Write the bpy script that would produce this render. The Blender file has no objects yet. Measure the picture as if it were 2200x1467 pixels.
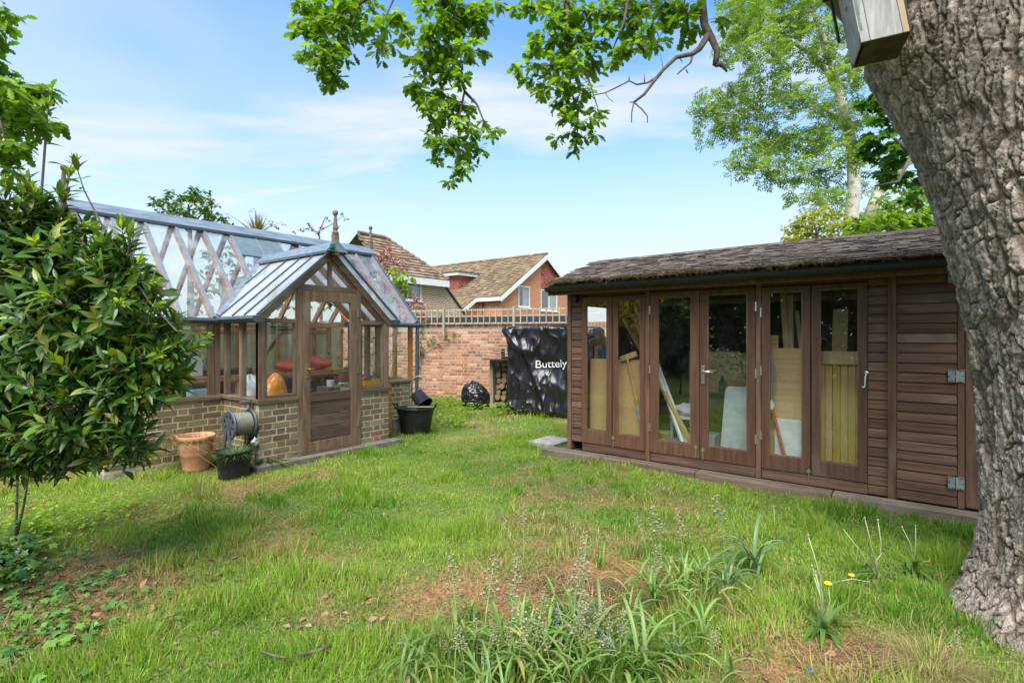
import bpy, bmesh, math, random
import numpy as np
from mathutils import Vector, Matrix

# ------------------------------------------------------------------ camera, sky, sun, exposure
SC = bpy.context.scene
COL = SC.collection
H = 1.5                      # eye height, metres; garden axes: +X right-away, +Y left-away
FOC = 1118.0                 # focal length in pixels of a 2200 wide frame
YAW = math.radians(37.9)     # viewing direction, counter-clockwise from +X
HOR = 722.0                  # pixel row of the horizon
FW = Vector((math.cos(YAW), math.sin(YAW), 0)); RT = Vector((math.sin(YAW), -math.cos(YAW), 0))

cam = bpy.data.cameras.new('camera'); cam_o = bpy.data.objects.new('camera', cam); COL.objects.link(cam_o)
cam.sensor_width = 36; cam.lens = 36 * FOC / 2200; cam.shift_y = (HOR - 733.5) / 2200
cam.clip_start = .05; cam.clip_end = 1500
cam_o.location = (0, 0, H); cam_o.rotation_euler = (math.pi / 2, 0, YAW - math.pi / 2)
SC.camera = cam_o

SUN_EL, SUN_AZ = math.radians(56), math.radians(203)   # azimuth ccw from +X towards the sun
sun = bpy.data.lights.new('sun', 'SUN'); sun_o = bpy.data.objects.new('sun', sun); COL.objects.link(sun_o)
sun.energy = 2.5; sun.angle = math.radians(45); sun.color = (1.0, .95, .87)
sd = Vector((math.cos(SUN_EL) * math.cos(SUN_AZ), math.cos(SUN_EL) * math.sin(SUN_AZ), math.sin(SUN_EL)))
sun_o.rotation_euler = (-sd).to_track_quat('-Z', 'Y').to_euler(); sun_o.location = (0, 0, 30)

W = bpy.data.worlds.new('World'); SC.world = W; W.use_nodes = True
nt = W.node_tree; nt.nodes.clear()
def wn(t, **k):
    n = nt.nodes.new(t)
    for a, b in k.items(): setattr(n, a, b)
    return n
sky = wn('ShaderNodeTexSky', sky_type='NISHITA', sun_disc=False, sun_elevation=SUN_EL, sun_rotation=math.pi / 2 - SUN_AZ,
         altitude=0, air_density=1.0, dust_density=1.2, ozone_density=2.2)
tcw = wn('ShaderNodeTexCoord'); sep = wn('ShaderNodeSeparateXYZ')
nt.links.new(tcw.outputs['Generated'], sep.inputs[0])
def wmath(op, a, b=None, clamp=False):
    n = wn('ShaderNodeMath', operation=op, use_clamp=clamp)
    for i, q in enumerate((a, b)):
        if q is None: continue
        if hasattr(q, 'links'): nt.links.new(q, n.inputs[i])
        else: n.inputs[i].default_value = q
    return n.outputs[0]
zz = wmath('ADD', wmath('MAXIMUM', sep.outputs[2], 0.0), .16)
# directions flattened on a cloud layer, turned so that the wisps lie across the view
rx = wmath('ADD', wmath('MULTIPLY', sep.outputs[0], RT.x), wmath('MULTIPLY', sep.outputs[1], RT.y))
ry = wmath('ADD', wmath('MULTIPLY', sep.outputs[0], FW.x), wmath('MULTIPLY', sep.outputs[1], FW.y))
comb = wn('ShaderNodeCombineXYZ')
nt.links.new(wmath('DIVIDE', rx, zz), comb.inputs[0]); nt.links.new(wmath('DIVIDE', ry, zz), comb.inputs[1])
def wnoise(scale, sx, sy, detail, dist, off):
    m = wn('ShaderNodeMapping'); m.inputs['Scale'].default_value = (sx, sy, 1); m.inputs['Location'].default_value = off
    nt.links.new(comb.outputs[0], m.inputs[0])
    n = wn('ShaderNodeTexNoise'); n.inputs['Scale'].default_value = scale; n.inputs['Detail'].default_value = detail
    n.inputs['Roughness'].default_value = .55; n.inputs['Distortion'].default_value = dist
    nt.links.new(m.outputs[0], n.inputs['Vector']); return n.outputs['Fac']
def wramp(sock, a, b):
    r = wn('ShaderNodeMapRange', interpolation_type='SMOOTHSTEP'); nt.links.new(sock, r.inputs[0])
    r.inputs[1].default_value = a; r.inputs[2].default_value = b; return r.outputs[0]
c1 = wramp(wnoise(1.0, .75, 1.7, 5, .5, (3.1, 1.75, 0)), .46, .70)
c2 = wramp(wnoise(.55, .8, 1.1, 3, .2, (7.3, 2.2, 4)), .40, .70)
hz = wn('ShaderNodeMapRange', interpolation_type='SMOOTHSTEP'); nt.links.new(sep.outputs[2], hz.inputs[0])
hz.inputs[1].default_value = .54; hz.inputs[2].default_value = -.02; hz.inputs[3].default_value = 0; hz.inputs[4].default_value = .97
cl = wmath('ADD', wmath('MULTIPLY', c1, .75), wmath('MULTIPLY', c2, .6), True)
cl = wmath('MAXIMUM', wmath('MULTIPLY', cl, .85), hz.outputs[0], True)
# clear blue, a little more cyan than the raw model, thinned by high haze
tint = wn('ShaderNodeMix', data_type='RGBA', blend_type='MULTIPLY'); tint.inputs[0].default_value = 1
nt.links.new(sky.outputs[0], tint.inputs[6]); tint.inputs[7].default_value = (.36, .62, .77, 1)
mixc = wn('ShaderNodeMix', data_type='RGBA'); nt.links.new(cl, mixc.inputs[0]); nt.links.new(tint.outputs[2], mixc.inputs[6])
mixc.inputs[7].default_value = (2.02, 2.06, 2.10, 1)
bg = wn('ShaderNodeBackground'); bg.inputs[1].default_value = .15
nt.links.new(mixc.outputs[2], bg.inputs[0])
wo = wn('ShaderNodeOutputWorld'); nt.links.new(bg.outputs[0], wo.inputs[0])

SC.view_settings.view_transform = 'Standard'; SC.view_settings.look = 'None'
SC.view_settings.gamma = 1; SC.view_settings.use_curve_mapping = False
SC.view_settings.exposure = 1.66
SC.render.engine = 'CYCLES'
cy = SC.cycles
cy.use_denoising = True; cy.max_bounces = 7; cy.diffuse_bounces = 3; cy.glossy_bounces = 3; cy.transmission_bounces = 4
cy.transparent_max_bounces = 24; cy.caustics_reflective = False; cy.caustics_refractive = False; cy.sample_clamp_indirect = 6

# ------------------------------------------------------------------ layout helpers (metres)
def ray(px, py):
    return FW + RT * ((px - 1100) / FOC) + Vector((0, 0, 1)) * ((HOR - py) / FOC)
EYE = Vector((0, 0, H))
def P(px, py, t): return EYE + ray(px, py) * t
def onX(px, py, X): d = ray(px, py); return EYE + d * (X / d.x)
def onY(px, py, Y): d = ray(px, py); return EYE + d * (Y / d.y)
def onZ(px, py, Z=0.): d = ray(px, py); return EYE + d * ((Z - H) / d.z)
def depth(v): return v.x * FW.x + v.y * FW.y

random.seed(7); RNG = np.random.default_rng(11)
U = random.uniform

# ------------------------------------------------------------------ mesh helpers
OFF = {}
class MB:
    def __init__(s): s.v = []; s.f = []
    def add(s, vs, fs):
        o = len(s.v); s.v += [tuple(x) for x in vs]; s.f += [tuple(i + o for i in f) for f in fs]; return s
    BF = [(0, 3, 2, 1), (4, 5, 6, 7), (0, 1, 5, 4), (1, 2, 6, 5), (2, 3, 7, 6), (3, 0, 4, 7)]
    def box(s, x0, x1, y0, y1, z0, z1):
        return s.add([(x0, y0, z0), (x1, y0, z0), (x1, y1, z0), (x0, y1, z0), (x0, y0, z1), (x1, y0, z1), (x1, y1, z1), (x0, y1, z1)], s.BF)
    def bar(s, p0, p1, w, h, up=(0, 0, 1), ext=0):
        p0 = Vector(p0); p1 = Vector(p1); d = (p1 - p0).normalized(); p0 = p0 - d * ext; p1 = p1 + d * ext
        x = d.cross(Vector(up)).normalized() * (w / 2); z = x.cross(d).normalized() * (h / 2)
        return s.add([p0 - x - z, p0 + x - z, p0 + x + z, p0 - x + z, p1 - x - z, p1 + x - z, p1 + x + z, p1 - x + z],
                     [(0, 1, 2, 3), (7, 6, 5, 4), (0, 4, 5, 1), (1, 5, 6, 2), (2, 6, 7, 3), (3, 7, 4, 0)])
    def tube(s, pts, rad, n=8, cap=True):
        pts = [Vector(p) for p in pts]; o = len(s.v); m = len(pts)
        if not hasattr(rad, '__len__'): rad = [rad] * m
        ref = None
        for i, p in enumerate(pts):
            d = (pts[min(i + 1, m - 1)] - pts[max(i - 1, 0)])
            if d.length < 1e-9: d = Vector((0, 0, 1))
            d.normalize()
            if ref is None:
                ref = d.orthogonal().normalized()
            else:
                ref = (ref - d * ref.dot(d))
                ref = ref.normalized() if ref.length > 1e-6 else d.orthogonal().normalized()
            b = d.cross(ref)
            for k in range(n):
                a = 2 * math.pi * k / n
                s.v.append(tuple(p + (ref * math.cos(a) + b * math.sin(a)) * rad[i]))
        for i in range(m - 1):
            for k in range(n):
                k2 = (k + 1) % n
                s.f.append((o + i * n + k, o + i * n + k2, o + (i + 1) * n + k2, o + (i + 1) * n + k))
        if cap:
            s.f.append(tuple(o + k for k in reversed(range(n)))); s.f.append(tuple(o + (m - 1) * n + k for k in range(n)))
        return s
    def lathe(s, prof, c=(0, 0, 0), n=24, ax=None):
        o = len(s.v); c = Vector(c)
        R = Matrix.Identity(3) if ax is None else Vector((0, 0, 1)).rotation_difference(Vector(ax)).to_matrix()
        for r, z in prof:
            for k in range(n):
                a = 2 * math.pi * k / n; s.v.append(tuple(c + R @ Vector((r * math.cos(a), r * math.sin(a), z))))
        for i in range(len(prof) - 1):
            for k in range(n):
                k2 = (k + 1) % n; s.f.append((o + i * n + k, o + i * n + k2, o + (i + 1) * n + k2, o + (i + 1) * n + k))
        s.f.append(tuple(o + k for k in reversed(range(n)))); s.f.append(tuple(o + (len(prof) - 1) * n + k for k in range(n)))
        return s
    def prism(s, poly, ext):
        n = len(poly); e = Vector(ext); a = [Vector(p) for p in poly]
        return s.add([*a, *[p + e for p in a]], [tuple(range(n)), tuple(reversed(range(n, 2 * n)))] +
                     [((i + 1) % n, i, i + n, (i + 1) % n + n) for i in range(n)])
    def blob(s, c, r, nu=10, nv=7, jit=.12, seed=0):
        rr = random.Random(seed); c = Vector(c); o = len(s.v); ph = [rr.uniform(0, 6.28) for _ in range(6)]
        for j in range(nv + 1):
            b = math.pi * j / nv
            for i in range(nu):
                a = 2 * math.pi * i / nu
                q = 1 + jit * (math.sin(2 * a + ph[0] + 3 * math.cos(b)) + .6 * math.sin(3 * a + ph[1] + 4 * b) + .5 * math.sin(5 * b + ph[2] + a))
                s.v.append(tuple(c + Vector((r[0] * math.sin(b) * math.cos(a), r[1] * math.sin(b) * math.sin(a), -r[2] * math.cos(b))) * q))
        for j in range(nv):
            for i in range(nu):
                i2 = (i + 1) % nu; s.f.append((o + j * nu + i, o + j * nu + i2, o + (j + 1) * nu + i2, o + (j + 1) * nu + i))
        return s
    def build(s, name, mat, parent=None, smooth=False, bev=0, at=None, kind=None, fix=True):
        me = bpy.data.meshes.new(name)
        off = Vector(OFF.get(parent.name, (0, 0, 0))) if parent else Vector(at or (0, 0, 0))
        me.from_pydata([(a - off.x, b - off.y, c - off.z) for a, b, c in s.v], [], s.f)
        if fix:
            bm = bmesh.new(); bm.from_mesh(me); bmesh.ops.recalc_face_normals(bm, faces=bm.faces); bm.to_mesh(me); bm.free()
        if mat: me.materials.append(mat)
        if smooth:
            me.polygons.foreach_set('use_smooth', [True] * len(me.polygons))
        o = bpy.data.objects.new(name, me); COL.objects.link(o)
        if parent: o.parent = parent
        else: o.location = off
        OFF[o.name] = tuple(off)
        if bev:
            m = o.modifiers.new('bevel', 'BEVEL'); m.width = bev; m.segments = 2; m.limit_method = 'ANGLE'; m.harden_normals = False
        if kind: o['kind'] = kind
        return o
def tag(o, label, cat=None, group=None, kind=None):
    if label: o['label'] = label
    if cat: o['category'] = cat
    if group: o['group'] = group
    if kind: o['kind'] = kind
    return o
def thing(name, label, cat, loc=(0, 0, 0), group=None):
    o = bpy.data.objects.new(name, None); COL.objects.link(o); o.location = loc; o.empty_display_size = .1
    OFF[o.name] = tuple(loc); return tag(o, label, cat, group)
def inst(name, me, parent, M):
    """one more object sharing mesh data, placed by a world matrix under an unrotated parent"""
    o = bpy.data.objects.new(name, me); COL.objects.link(o)
    off = Vector(OFF.get(parent.name, (0, 0, 0))) if parent else Vector((0, 0, 0))
    if parent: o.parent = parent
    M = M.copy(); M.translation = M.translation - off; o.matrix_local = M
    return o
def np_mesh(name, V, loops, starts, mat, parent=None, smooth=False, cols=None, kind=None, at=None):
    off = np.array(OFF.get(parent.name, (0, 0, 0)) if parent else (at or (0, 0, 0)), dtype=np.float32)
    V = np.asarray(V, dtype=np.float32) - off
    me = bpy.data.meshes.new(name); me.vertices.add(len(V)); me.vertices.foreach_set('co', V.ravel())
    me.loops.add(len(loops)); me.loops.foreach_set('vertex_index', np.asarray(loops, dtype=np.int32))
    me.polygons.add(len(starts)); me.polygons.foreach_set('loop_start', np.asarray(starts, dtype=np.int32))
    me.update(calc_edges=True)
    if smooth: me.polygons.foreach_set('use_smooth', np.ones(len(starts), dtype=bool))
    if cols is not None:
        ca = me.color_attributes.new('tone', 'FLOAT_COLOR', 'POINT')
        c4 = np.ones((len(V), 4), dtype=np.float32); c4[:, :3] = cols; ca.data.foreach_set('color', c4.ravel())
    me.materials.append(mat)
    o = bpy.data.objects.new(name, me); COL.objects.link(o)
    if parent: o.parent = parent
    else: o.location = tuple(off)
    OFF[o.name] = tuple(float(x) for x in off)
    if kind: o['kind'] = kind
    return o
def grid_mesh(V2, closed=False):
    """loops and starts of a (rows, cols) vertex grid"""
    r, c = V2
    i = np.arange(r - 1)[:, None]; j = np.arange(c if closed else c - 1)[None, :]
    j2 = (j + 1) % c
    q = np.stack([i * c + j, i * c + j2, (i + 1) * c + j2, (i + 1) * c + j], -1).reshape(-1, 4)
    return q.ravel(), np.arange(len(q)) * 4
def frames(d, n):
    d = d / np.linalg.norm(d, axis=1, keepdims=True)
    x = np.cross(d, n); l = np.linalg.norm(x, axis=1, keepdims=True); bad = l[:, 0] < 1e-4
    x[bad] = np.cross(d[bad], np.array([.3, .7, .2])); x /= np.linalg.norm(x, axis=1, keepdims=True)
    z = np.cross(x, d); return np.stack([x, d, z], -1)       # columns: width, length, normal
def cloud(name, T, F, pos, R, s, mat, parent=None, kind='stuff', cols=None, at=None, smooth=False):
    N = len(pos); T = np.asarray(T, float); k = len(T)
    s = np.asarray(s, float); s = s[:, None, None] if s.ndim == 1 else s[:, None, :]
    V = np.einsum('nij,nkj->nki', R, T[None] * s) + pos[:, None, :]
    ll = np.concatenate([np.array(f) for f in F]); ls = np.cumsum([0] + [len(f) for f in F[:-1]])
    loops = (ll[None] + (np.arange(N) * k)[:, None]).ravel(); starts = (ls[None] + (np.arange(N) * len(ll))[:, None]).ravel()
    c = None if cols is None else np.repeat(cols, k, axis=0)
    return np_mesh(name, V.reshape(-1, 3), loops, starts, mat, parent, smooth, c, kind, at)
def tmesh(name, T, F, mat):
    me = bpy.data.meshes.new(name); me.from_pydata([tuple(map(float, v)) for v in T], [], [tuple(f) for f in F]); me.materials.append(mat); return me
def cloud_split(name, piece, T, F, pos, R, s, mat, parent, n=300, rest='foliage', cap_t=None):
    """the n pieces that show largest as objects of their own, all the others as one part"""
    d = np.linalg.norm(pos - np.array([0, 0, H]), axis=1)
    t = pos[:, 0] * FW.x + pos[:, 1] * FW.y; px = 1100 + FOC * (pos[:, 0] * RT.x + pos[:, 1] * RT.y) / np.maximum(t, .1); py = HOR - FOC * (pos[:, 2] - H) / np.maximum(t, .1)
    key = d + np.where((t > .2) & (px > -20) & (px < 2220) & (py > -20) & (py < 1490), 0, 1000)
    order = np.argsort(key); a = order[:n]; b = order[n:]
    me = tmesh(piece, T, F, mat); ss = np.asarray(s, float)
    for i in a:
        M = Matrix(R[i].tolist()).to_4x4() @ Matrix.Diagonal((*( [ss[i]] * 3 if ss.ndim == 1 else ss[i]), 1)); M.translation = Vector(pos[i])
        inst(piece, me, parent, M)
    if len(b): cloud(rest, T, F, pos[b], R[b], ss[b], mat, parent)

# lattice value noise for layout masks
def _h(ix, iy, iz, seed):
    n = (ix.astype(np.int64) * 374761393 + iy.astype(np.int64) * 668265263 + iz.astype(np.int64) * 2147483647 + seed * 1274126177) & 0xffffffff
    n = ((n ^ (n >> 13)) * 1274126177) & 0xffffffff; n = (n ^ (n >> 16)) & 0xffffffff
    return n / 4294967295.0
def vnoise(x, y, z=None, seed=0):
    x = np.asarray(x, float); y = np.asarray(y, float); z = np.zeros_like(x) if z is None else np.asarray(z, float)
    ix, iy, iz = np.floor(x), np.floor(y), np.floor(z); fx, fy, fz = x - ix, y - iy, z - iz
    fx, fy, fz = [q * q * (3 - 2 * q) for q in (fx, fy, fz)]
    r = 0
    for a in (0, 1):
        for b in (0, 1):
            for c in (0, 1):
                r = r + _h(ix + a, iy + b, iz + c, seed) * (fx if a else 1 - fx) * (fy if b else 1 - fy) * (fz if c else 1 - fz)
    return r
def fbm(x, y, z=None, seed=0, oct=4):
    r = 0; a = 1; t = 0
    for o in range(oct):
        f = 2.03 ** o; r = r + a * vnoise(np.asarray(x) * f + 7.1 * o, np.asarray(y) * f - 3.3 * o, None if z is None else np.asarray(z) * f, seed + o); t += a; a *= .5
    return r / t
def voro(x, y, z, seed=0):
    """distance to the nearest and second nearest cell point, and the cell's number"""
    ix, iy, iz = np.floor(x), np.floor(y), np.floor(z); f1 = np.full(x.shape, 9.); f2 = np.full(x.shape, 9.); cid = np.zeros(x.shape)
    for a in (-1, 0, 1):
        for b in (-1, 0, 1):
            for c in (-1, 0, 1):
                cx, cy_, cz = ix + a, iy + b, iz + c
                dx = cx + _h(cx, cy_, cz, seed) - x; dy = cy_ + _h(cx, cy_, cz, seed + 5) - y; dz = cz + _h(cx, cy_, cz, seed + 9) - z
                d = np.sqrt(dx * dx + dy * dy + dz * dz); n = d < f1
                f2 = np.where(n, f1, np.minimum(f2, d)); cid = np.where(n, _h(cx, cy_, cz, seed + 3), cid); f1 = np.where(n, d, f1)
    return f1, f2, cid

# ------------------------------------------------------------------ materials
class NT:
    def __init__(s, name):
        s.m = bpy.data.materials.new(name); s.m.use_nodes = True; s.t = s.m.node_tree; s.t.nodes.clear()
        s.out = s.n('ShaderNodeOutputMaterial')
    def n(s, t, **k):
        x = s.t.nodes.new(t)
        for a, b in k.items(): setattr(x, a, b)
        return x
    def l(s, a, b): s.t.links.new(a, b)
    def put(s, sock, v):
        if hasattr(v, 'links'): s.l(v, sock)
        else: sock.default_value = v
    def math(s, op, a, b=0., clamp=False):
        x = s.n('ShaderNodeMath', operation=op, use_clamp=clamp); s.put(x.inputs[0], a); s.put(x.inputs[1], b); return x.outputs[0]
    def mix(s, f, a, b, blend='MIX'):
        x = s.n('ShaderNodeMix', data_type='RGBA', blend_type=blend); s.put(x.inputs[0], f)
        s.put(x.inputs[6], (*a, 1) if isinstance(a, tuple) and len(a) == 3 else a); s.put(x.inputs[7], (*b, 1) if isinstance(b, tuple) and len(b) == 3 else b); return x.outputs[2]
    def coord(s, stretch=(1, 1, 1), rnd=True):
        tc = s.n('ShaderNodeTexCoord'); v = tc.outputs['Object']
        if rnd:
            oi = s.n('ShaderNodeObjectInfo'); a = s.n('ShaderNodeVectorMath', operation='ADD'); s.l(v, a.inputs[0])
            s.l(s.math('MULTIPLY', oi.outputs['Random'], 41.), a.inputs[1]); v = a.outputs[0]
        m = s.n('ShaderNodeMapping'); m.inputs['Scale'].default_value = stretch; s.l(v, m.inputs[0]); return m.outputs[0]
    def noise(s, vec, scale, detail=5, rough=.55, dist=0.):
        x = s.n('ShaderNodeTexNoise'); s.l(vec, x.inputs['Vector']); x.inputs['Scale'].default_value = scale; x.inputs['Detail'].default_value = detail
        x.inputs['Roughness'].default_value = rough; x.inputs['Distortion'].default_value = dist; return x.outputs['Fac']
    def ramp(s, f, a, b, lo=0., hi=1.):
        x = s.n('ShaderNodeMapRange', interpolation_type='SMOOTHSTEP'); s.put(x.inputs[0], f)
        for i, q in enumerate((a, b, lo, hi)): x.inputs[i + 1].default_value = q
        return x.outputs[0]
    def rnd(s):
        oi = s.n('ShaderNodeObjectInfo'); g = s.n('ShaderNodeNewGeometry')
        return s.math('FRACT', s.math('ADD', oi.outputs['Random'], g.outputs['Random Per Island']))
    def hsv(s, col, h=.5, sat=1., v=1.):
        x = s.n('ShaderNodeHueSaturation'); s.put(x.inputs['Hue'], h); s.put(x.inputs['Saturation'], sat); s.put(x.inputs['Value'], v); s.put(x.inputs['Color'], col); return x.outputs[0]
    def bump(s, hgt, strength, dist=.01, norm=None):
        x = s.n('ShaderNodeBump'); x.inputs['Strength'].default_value = strength; x.inputs['Distance'].default_value = dist; s.put(x.inputs['Height'], hgt)
        if norm is not None: s.l(norm, x.inputs['Normal'])
        return x.outputs[0]
    def bsdf(s, col, rough=.7, norm=None, metal=0., spec=.4):
        x = s.n('ShaderNodeBsdfPrincipled'); s.put(x.inputs['Base Color'], (*col, 1) if isinstance(col, tuple) and len(col) == 3 else col); s.put(x.inputs['Roughness'], rough)
        x.inputs['Metallic'].default_value = metal; x.inputs['Specular IOR Level'].default_value = spec
        if norm is not None: s.l(norm, x.inputs['Normal'])
        return x.outputs[0]
    def done(s, sh): s.l(sh, s.out.inputs[0]); return s.m

def surf(name, c1, c2, scale=6, stretch=(1, 1, 1), rough=.75, bump=.25, bscale=40, bdist=.006, var=.0, c3=None, c3s=2., c3r=(.52, .7), metal=0., spec=.35, dist=0., sat=0.):
    t = NT(name); v = t.coord(stretch); f = t.ramp(t.noise(v, scale, 6, .6, dist), .3, .7); c = t.mix(f, c1, c2)
    if c3 is not None:
        v2 = t.coord((1, 1, 1)); c = t.mix(t.ramp(t.noise(v2, c3s, 5, .65), *c3r), c, c3)
    if var or sat:
        r = t.rnd(); c = t.hsv(c, .5, t.math('ADD', 1 - sat / 2, t.math('MULTIPLY', t.math('FRACT', t.math('MULTIPLY', r, 7.3)), sat)), t.math('ADD', 1 - var, t.math('MULTIPLY', r, 2 * var)))
    nm = t.bump(t.noise(v, bscale, 4, .6), bump, bdist) if bump else None
    return t.done(t.bsdf(c, rough, nm, metal, spec))
def wood(name, dark, light, axis, var=.2, rough=.75, grey=None, gr=(.5, .72), bump=.35):
    st = {'X': (.06, 1, 1), 'Y': (1, .06, 1), 'Z': (1, 1, .06)}[axis]
    t = NT(name); v = t.coord(st); g = t.noise(v, 26, 6, .65, .6); c = t.mix(t.ramp(g, .28, .72), dark, light)
    v2 = t.coord({'X': (.35, 1, 1), 'Y': (1, .35, 1), 'Z': (1, 1, .35)}[axis]); big = t.noise(v2, 3.2, 5, .65)
    if grey is not None: c = t.mix(t.ramp(big, *gr), c, grey)
    k = t.ramp(t.noise(v, 70, 3, .6), .62, .8); c = t.mix(t.math('MULTIPLY', k, .55), c, tuple(q * .45 for q in dark))
    if var: r = t.rnd(); c = t.hsv(c, .5, t.math('ADD', .9, t.math('MULTIPLY', t.math('FRACT', t.math('MULTIPLY', r, 5.7)), .2)), t.math('ADD', 1 - var, t.math('MULTIPLY', r, 2 * var)))
    nm = t.bump(t.math('ADD', g, t.math('MULTIPLY', t.noise(v, 120, 3), .5)), bump, .004)
    return t.done(t.bsdf(c, rough, nm, 0, .3))
def leafm(name, cols, trans=.35, rough=.45, spec=.4, tcol=None, attr=False, bump=0.):
    t = NT(name)
    if attr:
        a = t.n('ShaderNodeAttribute', attribute_name='tone'); c = a.outputs['Color']
    else:
        r = t.rnd(); cr = t.n('ShaderNodeValToRGB'); e = cr.color_ramp.elements; n = len(cols)
        while len(e) < n: e.new(.5)
        for i, q in enumerate(cols): e[i].position = i / (n - 1) if len(q) == 3 else q[3]; e[i].color = (*q[:3], 1)
        t.l(r, cr.inputs[0]); r2 = t.math('FRACT', t.math('MULTIPLY', r, 13.7)); c = t.hsv(cr.outputs[0], .5, 1., t.math('ADD', .72, t.math('MULTIPLY', r2, .56)))
    sh = t.bsdf(c, rough, None, 0, spec); tr = t.n('ShaderNodeBsdfTranslucent'); t.put(tr.inputs[0], t.mix(1., c, (*(tcol or (1.5, 1.5, .55)), 1), 'MULTIPLY'))
    mx = t.n('ShaderNodeMixShader'); mx.inputs[0].default_value = trans; t.l(sh, mx.inputs[1]); t.l(tr.outputs[0], mx.inputs[2]); return t.done(mx.outputs[0])
def glassm(name, dirt=.12, dcol=(.75, .78, .78), ds=6, tint=(.97, .99, .98), ior=1.5, wob=.0, dr=(.35, .8), boost=1.):
    t = NT(name); v = t.coord((1, 1, 1)); tr = t.n('ShaderNodeBsdfTransparent'); tr.inputs[0].default_value = (*tint, 1)
    gl = t.n('ShaderNodeBsdfGlossy'); gl.inputs['Roughness'].default_value = .015; gl.inputs[0].default_value = (.95, .97, 1, 1)
    fr = t.n('ShaderNodeFresnel'); fr.inputs[0].default_value = ior
    if wob:
        nm = t.bump(t.noise(v, 3.5, 2, .5), wob, .02); t.l(nm, gl.inputs['Normal'])
    m1 = t.n('ShaderNodeMixShader'); gb = t.n('ShaderNodeNewGeometry'); t.put(m1.inputs[0], t.math('MULTIPLY', t.math('MULTIPLY', fr.outputs[0], 1.9 * boost, True), t.math('SUBTRACT', 1., gb.outputs['Backfacing']))); t.l(tr.outputs[0], m1.inputs[1]); t.l(gl.outputs[0], m1.inputs[2])
    df = t.n('ShaderNodeBsdfDiffuse'); df.inputs[0].default_value = (*dcol, 1); tl = t.n('ShaderNodeBsdfTranslucent'); tl.inputs[0].default_value = (*dcol, 1)
    a = t.n('ShaderNodeMixShader'); a.inputs[0].default_value = .5; t.l(df.outputs[0], a.inputs[1]); t.l(tl.outputs[0], a.inputs[2])
    f = t.math('MULTIPLY', t.ramp(t.math('ADD', t.noise(v, ds, 6, .7), t.math('MULTIPLY', t.noise(v, ds * .3, 2), .0)), *dr), dirt)
    m2 = t.n('ShaderNodeMixShader'); t.l(f, m2.inputs[0]); t.l(m1.outputs[0], m2.inputs[1]); t.l(a.outputs[0], m2.inputs[2]); return t.done(m2.outputs[0])
def plain(name, c, rough=.5, metal=0., spec=.5, var=.12, bump=.05, scale=8):
    return surf(name, tuple(q * (1 - var) for q in c), tuple(min(1, q * (1 + var)) for q in c), scale, rough=rough, bump=bump, metal=metal, spec=spec)

# ------------------------------------------------------------------ palette
M = {}
M['shed'] = wood('shed_board_stain', (.083, .042, .026), (.190, .100, .062), 'Y', .30, .62, (.226, .150, .106), (.56, .76))
M['shed_z'] = wood('shed_upright_stain', (.094, .047, .029), (.202, .110, .070), 'Z', .18, .62, (.257, .179, .125), (.54, .74))
M['shed_door'] = wood('shed_door_stain', (.083, .040, .024), (.151, .076, .048), 'Z', .14, .5, (.189, .126, .089), (.58, .78))
M['sleeper'] = wood('sleeper_weathered', (0.094, 0.064, 0.044), (0.193, 0.141, 0.101), 'Y', .15, .85, (0.220, 0.182, 0.143), (.45, .7), .6)
M['gh_z'] = wood('cedar_weathered', (.086, .052, .032), (.198, .128, .082), 'Z', .16, .7, (.204, .153, .109), (.48, .7))
M['gh_x'] = wood('cedar_weathered_rail', (.080, .048, .029), (.183, .120, .075), 'X', .16, .7, (.204, .153, .109), (.48, .7))
M['gh_y'] = wood('cedar_weathered_side', (.080, .048, .029), (.183, .120, .075), 'Y', .16, .7, (.204, .153, .109), (.48, .7))
M['gh_in'] = wood('cedar_sheltered', (.26, .105, .042), (.44, .20, .085), 'X', .18, .6)
M['gh_in_z'] = wood('cedar_sheltered_upright', (.26, .105, .042), (.44, .20, .085), 'Z', .18, .6)
M['gh_door'] = wood('door_boards', (.062, .036, .025), (.128, .081, .057), 'X', .2, .6, (.112, .079, .060), (.45, .7))
M['lead'] = surf('ridge_metal', (.135, .165, .20), (.24, .285, .33), 3, (1, 6, 6), rough=.38, bump=.06, metal=.25, c3=(.42, .46, .49), c3s=5, c3r=(.6, .8))
M['gutter_g'] = plain('gutter_slate', (.055, .078, .092), .4, 0, .5)
M['bar'] = plain('glazing_bar_metal', (.17, .20, .23), .45, .1)
M['glass_w'] = glassm('wall_glass', .05)
M['glass_r'] = glassm('roof_glass', .24, (.84, .86, .86), 3.0, dr=(.38, .72), boost=1.2)
M['glass_p'] = glassm('porch_roof_glass', .50, (.80, .82, .85), 2.0, dr=(.10, .6), boost=1.2)
M['glass_s'] = glassm('shed_glass', .02, wob=.010, boost=2.0)
M['glass_h'] = glassm('house_glass', .0, tint=(.85, .88, .88), boost=1.6)
M['vent'] = plain('vent_panel', (.115, .16, .175), .4)
M['concrete'] = surf('concrete', (.22, .20, .175), (.36, .335, .30), 9, rough=.9, bump=.4, bscale=60, c3=(.16, .15, .12), c3s=3)
M['mortar'] = surf('mortar', (.40, .325, .20), (.53, .44, .29), 25, rough=.95, bump=.5, bscale=90, c3=(.22, .18, .12), c3s=3)
M['mortar_r'] = surf('mortar_old', (.34, .27, .21), (.46, .38, .30), 25, rough=.95, bump=.5, bscale=90)
M['brass'] = plain('brass', (.50, .36, .13), .35, .9)
M['steel'] = plain('steel', (.62, .63, .63), .28, .9)
M['galv'] = surf('galvanised', (.30, .33, .32), (.46, .50, .48), 14, rough=.5, metal=.5, bump=.08)
M['white'] = surf('white_paint', (.70, .71, .71), (.80, .80, .79), 5, rough=.55, bump=.05)
M['black_gut'] = plain('black_plastic', (.012, .012, .013), .4)
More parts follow.
